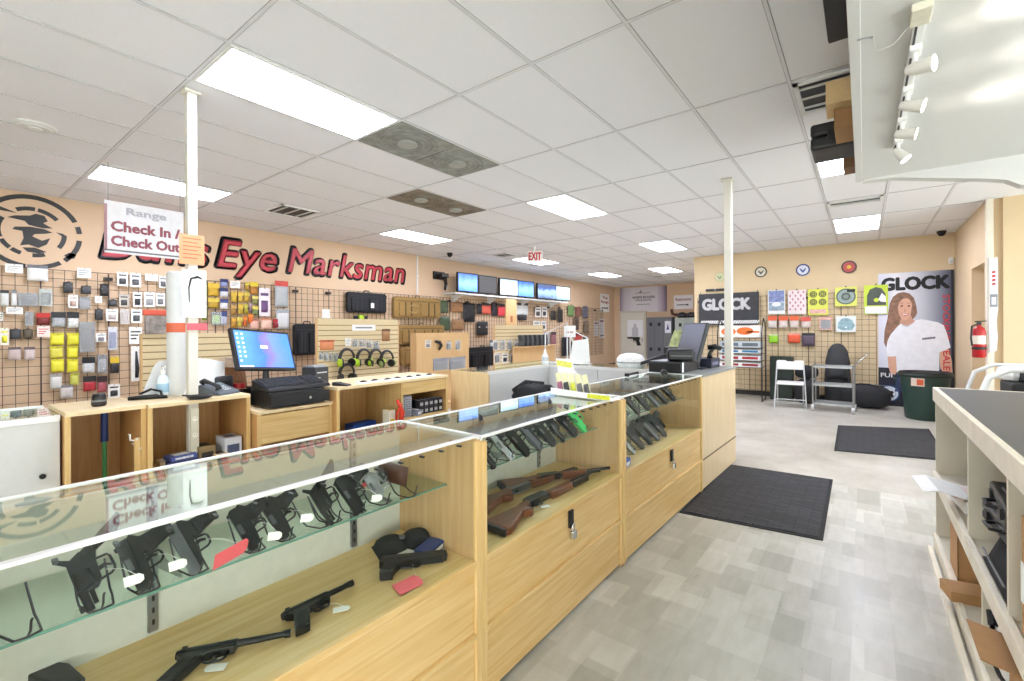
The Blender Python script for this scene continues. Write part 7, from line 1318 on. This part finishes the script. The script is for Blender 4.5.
o = thing('soft_case', 'black soft zip case under the stacked pistol cases in the right counter', 'case', (0.55, 2.44, 0.4905), 0.0); MB().pillow(0.34, 0.42, 0.13, Matrix.Translation((0, 0, 0.006)) @ Matrix.Rotation(-PI/2, 4, 'X'), p=6).build('case_body', FABK, o, smooth='all'); MB().tube([(-0.172, -0.18, 0.05), (-0.175, 0, 0.055), (-0.172, 0.18, 0.05)], 0.004, 6).build('zipper', GREY, o)
boxthing('cardboard_box', 'brown cardboard box with white label on the upper right shelf', 'box', (0.56, 1.93, 0.4905), (0.34, 0.3, 0.36), CARD, 0.05, stripe='f0eee8'); q = thing('shipping_label', 'white shipping label on the aisle face of the upper cardboard box', 'label', (0.382, 1.94, 0.60), 0.05); MB().box(-0.002, 0, -0.1, 0.1, 0, 0.12).build('label_sheet', WHITEP, q); MB().box(-0.003, -0.002, -0.07, 0.04, 0.07, 0.1).build('printed_lines', GREY, q)
def open_box(lab, loc, w_, d_, h, rz=0.0, flap=True):
    o = thing('open_carton', lab, 'box', loc, rz); t = 0.004; m = MB(); m.box(0, w_, 0, d_, 0, t); m.box(0, t, 0, d_, 0, h); m.box(w_-t, w_, 0, d_, 0, h); m.box(0, w_, 0, t, 0, h); m.box(0, w_, d_-t, d_, 0, h); m.build('carton_walls', CARD, o)
    if flap: MB().prism([(0.0, h), (-w_*0.35, h+0.02), (-w_*0.35, h+0.024), (0, h+0.004)], 0, d_).build('flap', CARD, o); MB().prism([(w_, h), (w_*1.1, h*0.9+0.03), (w_*1.1, h*0.9+0.034), (w_, h+0.004)], 0, d_).build('flap', CARD, o)
    return o
open_box('open cardboard box with a wide flap on the bottom right shelf', (0.39, 2.02, 0.0805), 0.3, 0.25, 0.29, 0.0); open_box('cardboard box partly pulled out at the bottom far bay of the right counter', (0.39, 3.36, 0.0805), 0.3, 0.26, 0.3, 0.0, False)
boxthing('cardboard_tray', 'flat cardboard tray sticking out of the bottom far bay', 'box', (0.40, 3.18, 0.0805), (0.16, 0.14, 0.05), CARD, 0.2)
o = thing('blue_case', 'small blue plastic case on top of the open cardboard box', 'case', (0.46, 2.42, 0.372), 0.3); MB().box(-0.04, 0.04, -0.09, 0.09, 0, 0.05).build('case_shell', mat('3d5c9c', 0.35), o, bevel=0.012, seg=3); MB().box(-0.041, -0.038, -0.06, 0.06, 0.02, 0.03).build('pale_stripe', mat('a8bce0', 0.4), o)
o = thing('power_cable', 'black cable hanging out of the bottom right shelf', 'cable', (0.37, 2.33, 0.2)); MB().tube([(0, 0.06, 0.14), (-0.02, 0.02, 0.07), (0, -0.05, 0.02), (0.04, -0.12, -0.02), (0.06, -0.13, -0.1)], 0.007, 8).build('cable_body', BLACK, o, smooth='all'); MB().cyl((0, 0.06, 0.14), (0.0, 0.09, 0.18), 0.014, n=10).build('plug', BLACK, o)
boxthing('white_carton', 'white carton behind the cable on the bottom right shelf', 'box', (0.55, 2.42, 0.0805), (0.30, 0.2, 0.29), 'e4e2dc', 0.0, stripe='9a9a9a')
# ================================================================ CANOPY WITH TRACK LIGHTS
SF = mat('d6d6d3', 0.7, 0, 0.01); ZS = 2.6; YE = 4.62
o = struct(MB().box(-0.005, 4.1, -1.0, YE, ZS, ZS+0.05).build('canopy_panel', SF)); struct(MB().box(-0.045, -0.005, -1.0, YE, ZS-0.003, ZS+0.06).build('trim_3', SF, bevel=0.002))
pts = [(0.19, ZS), (4.1, ZS), (4.1, 1.95)]; h0 = onY(987, 181, YE).z; pts += [(1.9, 2.02), (1.45, 2.24)]
p = onY(1020, 187, YE); q_ = onY(1005, 181.5, YE)
struct(MB().prism([(0.0, ZS), (4.1, ZS), (4.1, p.z-0.25), (p.x+0.5, p.z-0.12), (p.x, p.z), (q_.x, q_.z), (onY(985, 180.5, YE).x, onY(985, 180.5, YE).z), (onY(893, 180, YE).x, ZS-0.02), (0.0, ZS-0.01)], YE-0.05, YE+0.05).build('trim_4', SF))
for k in range(6): struct(MB().cyl((0.6+0.5*k, 1.2, ZS+0.05), (0.6+0.5*k, 1.2, CEIL), 0.006, n=6).build('canopy_hanger', GREY)) if k % 3 == 0 else None
ta = onZ(916, 22, ZS-0.03); tb = onZ(899, 150, ZS-0.03); TRX = (ta.x+tb.x)/2
o = thing('track_light', 'white track of four adjustable spotlights under the canopy', 'track light', (TRX, ta.y, ZS)); TL = tb.y-ta.y
MB().box(-0.018, 0.018, -0.02, TL+0.02, -0.022, -0.003).build('track_rail', WHITE, o, bevel=0.002); MB().box(-0.012, -0.004, 0.0, TL, -0.0235, -0.0215).build('contact_slot', BLACK, o); MB().box(-0.03, 0.03, -0.08, 0.04, -0.03, -0.001).build('power_feed', mat('dcd8c4', 0.5), o, bevel=0.003)
hy = [onZ(912, 68, ZS-0.1).y-ta.y, onZ(906, 105, ZS-0.1).y-ta.y, onZ(902, 133, ZS-0.1).y-ta.y, onZ(898, 152, ZS-0.1).y-ta.y]
dirs = [(0.95, -0.35, -0.12), (0.85, -0.15, -0.3), (0.9, -0.1, -0.25), (0.5, -0.1, -0.7)]
for k, (yy, d) in enumerate(zip(hy, dirs)):
    d = Vector(d).normalized(); MB().box(-0.02, 0.02, yy-0.035, yy+0.035, -0.045, -0.02).build('adapter', WHITE, o, bevel=0.004); MB().cyl((0, yy, -0.04), (0, yy, -0.085), 0.008, n=8).build('yoke', WHITE, o)
    c = Vector((0, yy, -0.105)); e = c+d*0.11; m = MB(); M = frame(c-d*0.02, d.orthogonal(), d) @ Matrix.Scale(0.68, 4); m.lathe([(0, -0.02), (0.025, -0.015), (0.036, 0.02), (0.048, 0.12), (0.045, 0.12), (0.034, 0.03), (0, 0.02)], 22, M=M); hd = m.build('lamp_head', mat('dedcd4', 0.4), o, smooth=True)
    m = MB(); m.lathe([(0, 0.1), (0.044, 0.1), (0.03, 0.112), (0, 0.118)], 20, M=M); m.build('bulb', glow('fff8ea', 14.0), hd, smooth=True)
    ld = bpy.data.lights.new('spot', 'SPOT'); ld.energy = 7; ld.spot_size = 2.3; ld.spot_blend = 1.0; ld.color = (1, 0.97, 0.9); ld.shadow_soft_size = 0.04; lo = bpy.data.objects.new('spot_lamp', ld); C.objects.link(lo); lo.parent = o
    lo.matrix_local = frame(c+d*0.13, d.orthogonal(), -d)
o = thing('loose_cable', 'thin loose wire hanging from the canopy edge to the track', 'cable', (0, 0, 0)); a = onZ(857, 40, ZS-0.003); b_ = onZ(873, 37, ZS-0.003); c_ = onZ(915, 18, ZS-0.01)
MB().tube([a, (a+b_)/2+Vector((0, 0, -0.005)), b_, onZ(876, 52, ZS-0.07), onZ(893, 45, ZS-0.06), onZ(908, 28, ZS-0.03), c_], 0.0022, 6).build('wire', mat('c8c6c0', 0.5), o, smooth='all'); MB().cyl(a, b_, 0.004, n=6).build('dark_end', GREY, o)
# boxes on the canopy: stand on it and overhang its left edge
zt = ZS+0.0605
def canopy_box(name, lab, px0, px1, py_front, py_back, d, col, z=zt, rz=0.0, **k):
    pass
o = thing('hard_case', 'black ribbed hard case overhanging the left edge of the canopy', 'case', (-0.29, 3.80, zt)); MB().box(0, 0.9, 0, 0.34, 0, 0.09).build('case_base', BLACK, o, bevel=0.02, seg=3); MB().box(0, 0.9, 0, 0.34, 0.094, 0.18).build('case_lid', BLACK, o, bevel=0.02, seg=3); MB().box(0.1, 0.2, -0.012, 0.0, 0.06, 0.12).build('latch', BLACKM, o)
boxthing('cardboard_box', 'brown cardboard box on the canopy edge above the black case', 'box', (0.15, 3.62, zt), (0.58, 0.30, 0.12), mat('a07a50', 0.8, 0, 0.05), 0); boxthing('cardboard_box', 'pale tan box on top of the brown one at the canopy edge', 'box', (0.10, 3.50, zt+0.1215), (0.56, 0.24, 0.14), mat('d8b988', 0.7, 0, 0.05), 0.02)
boxthing('cardboard_box', 'small brown box behind the black case on the canopy', 'box', (0.10, 4.47, zt), (0.44, 0.2, 0.12), mat('8c6a4c', 0.8), 0)
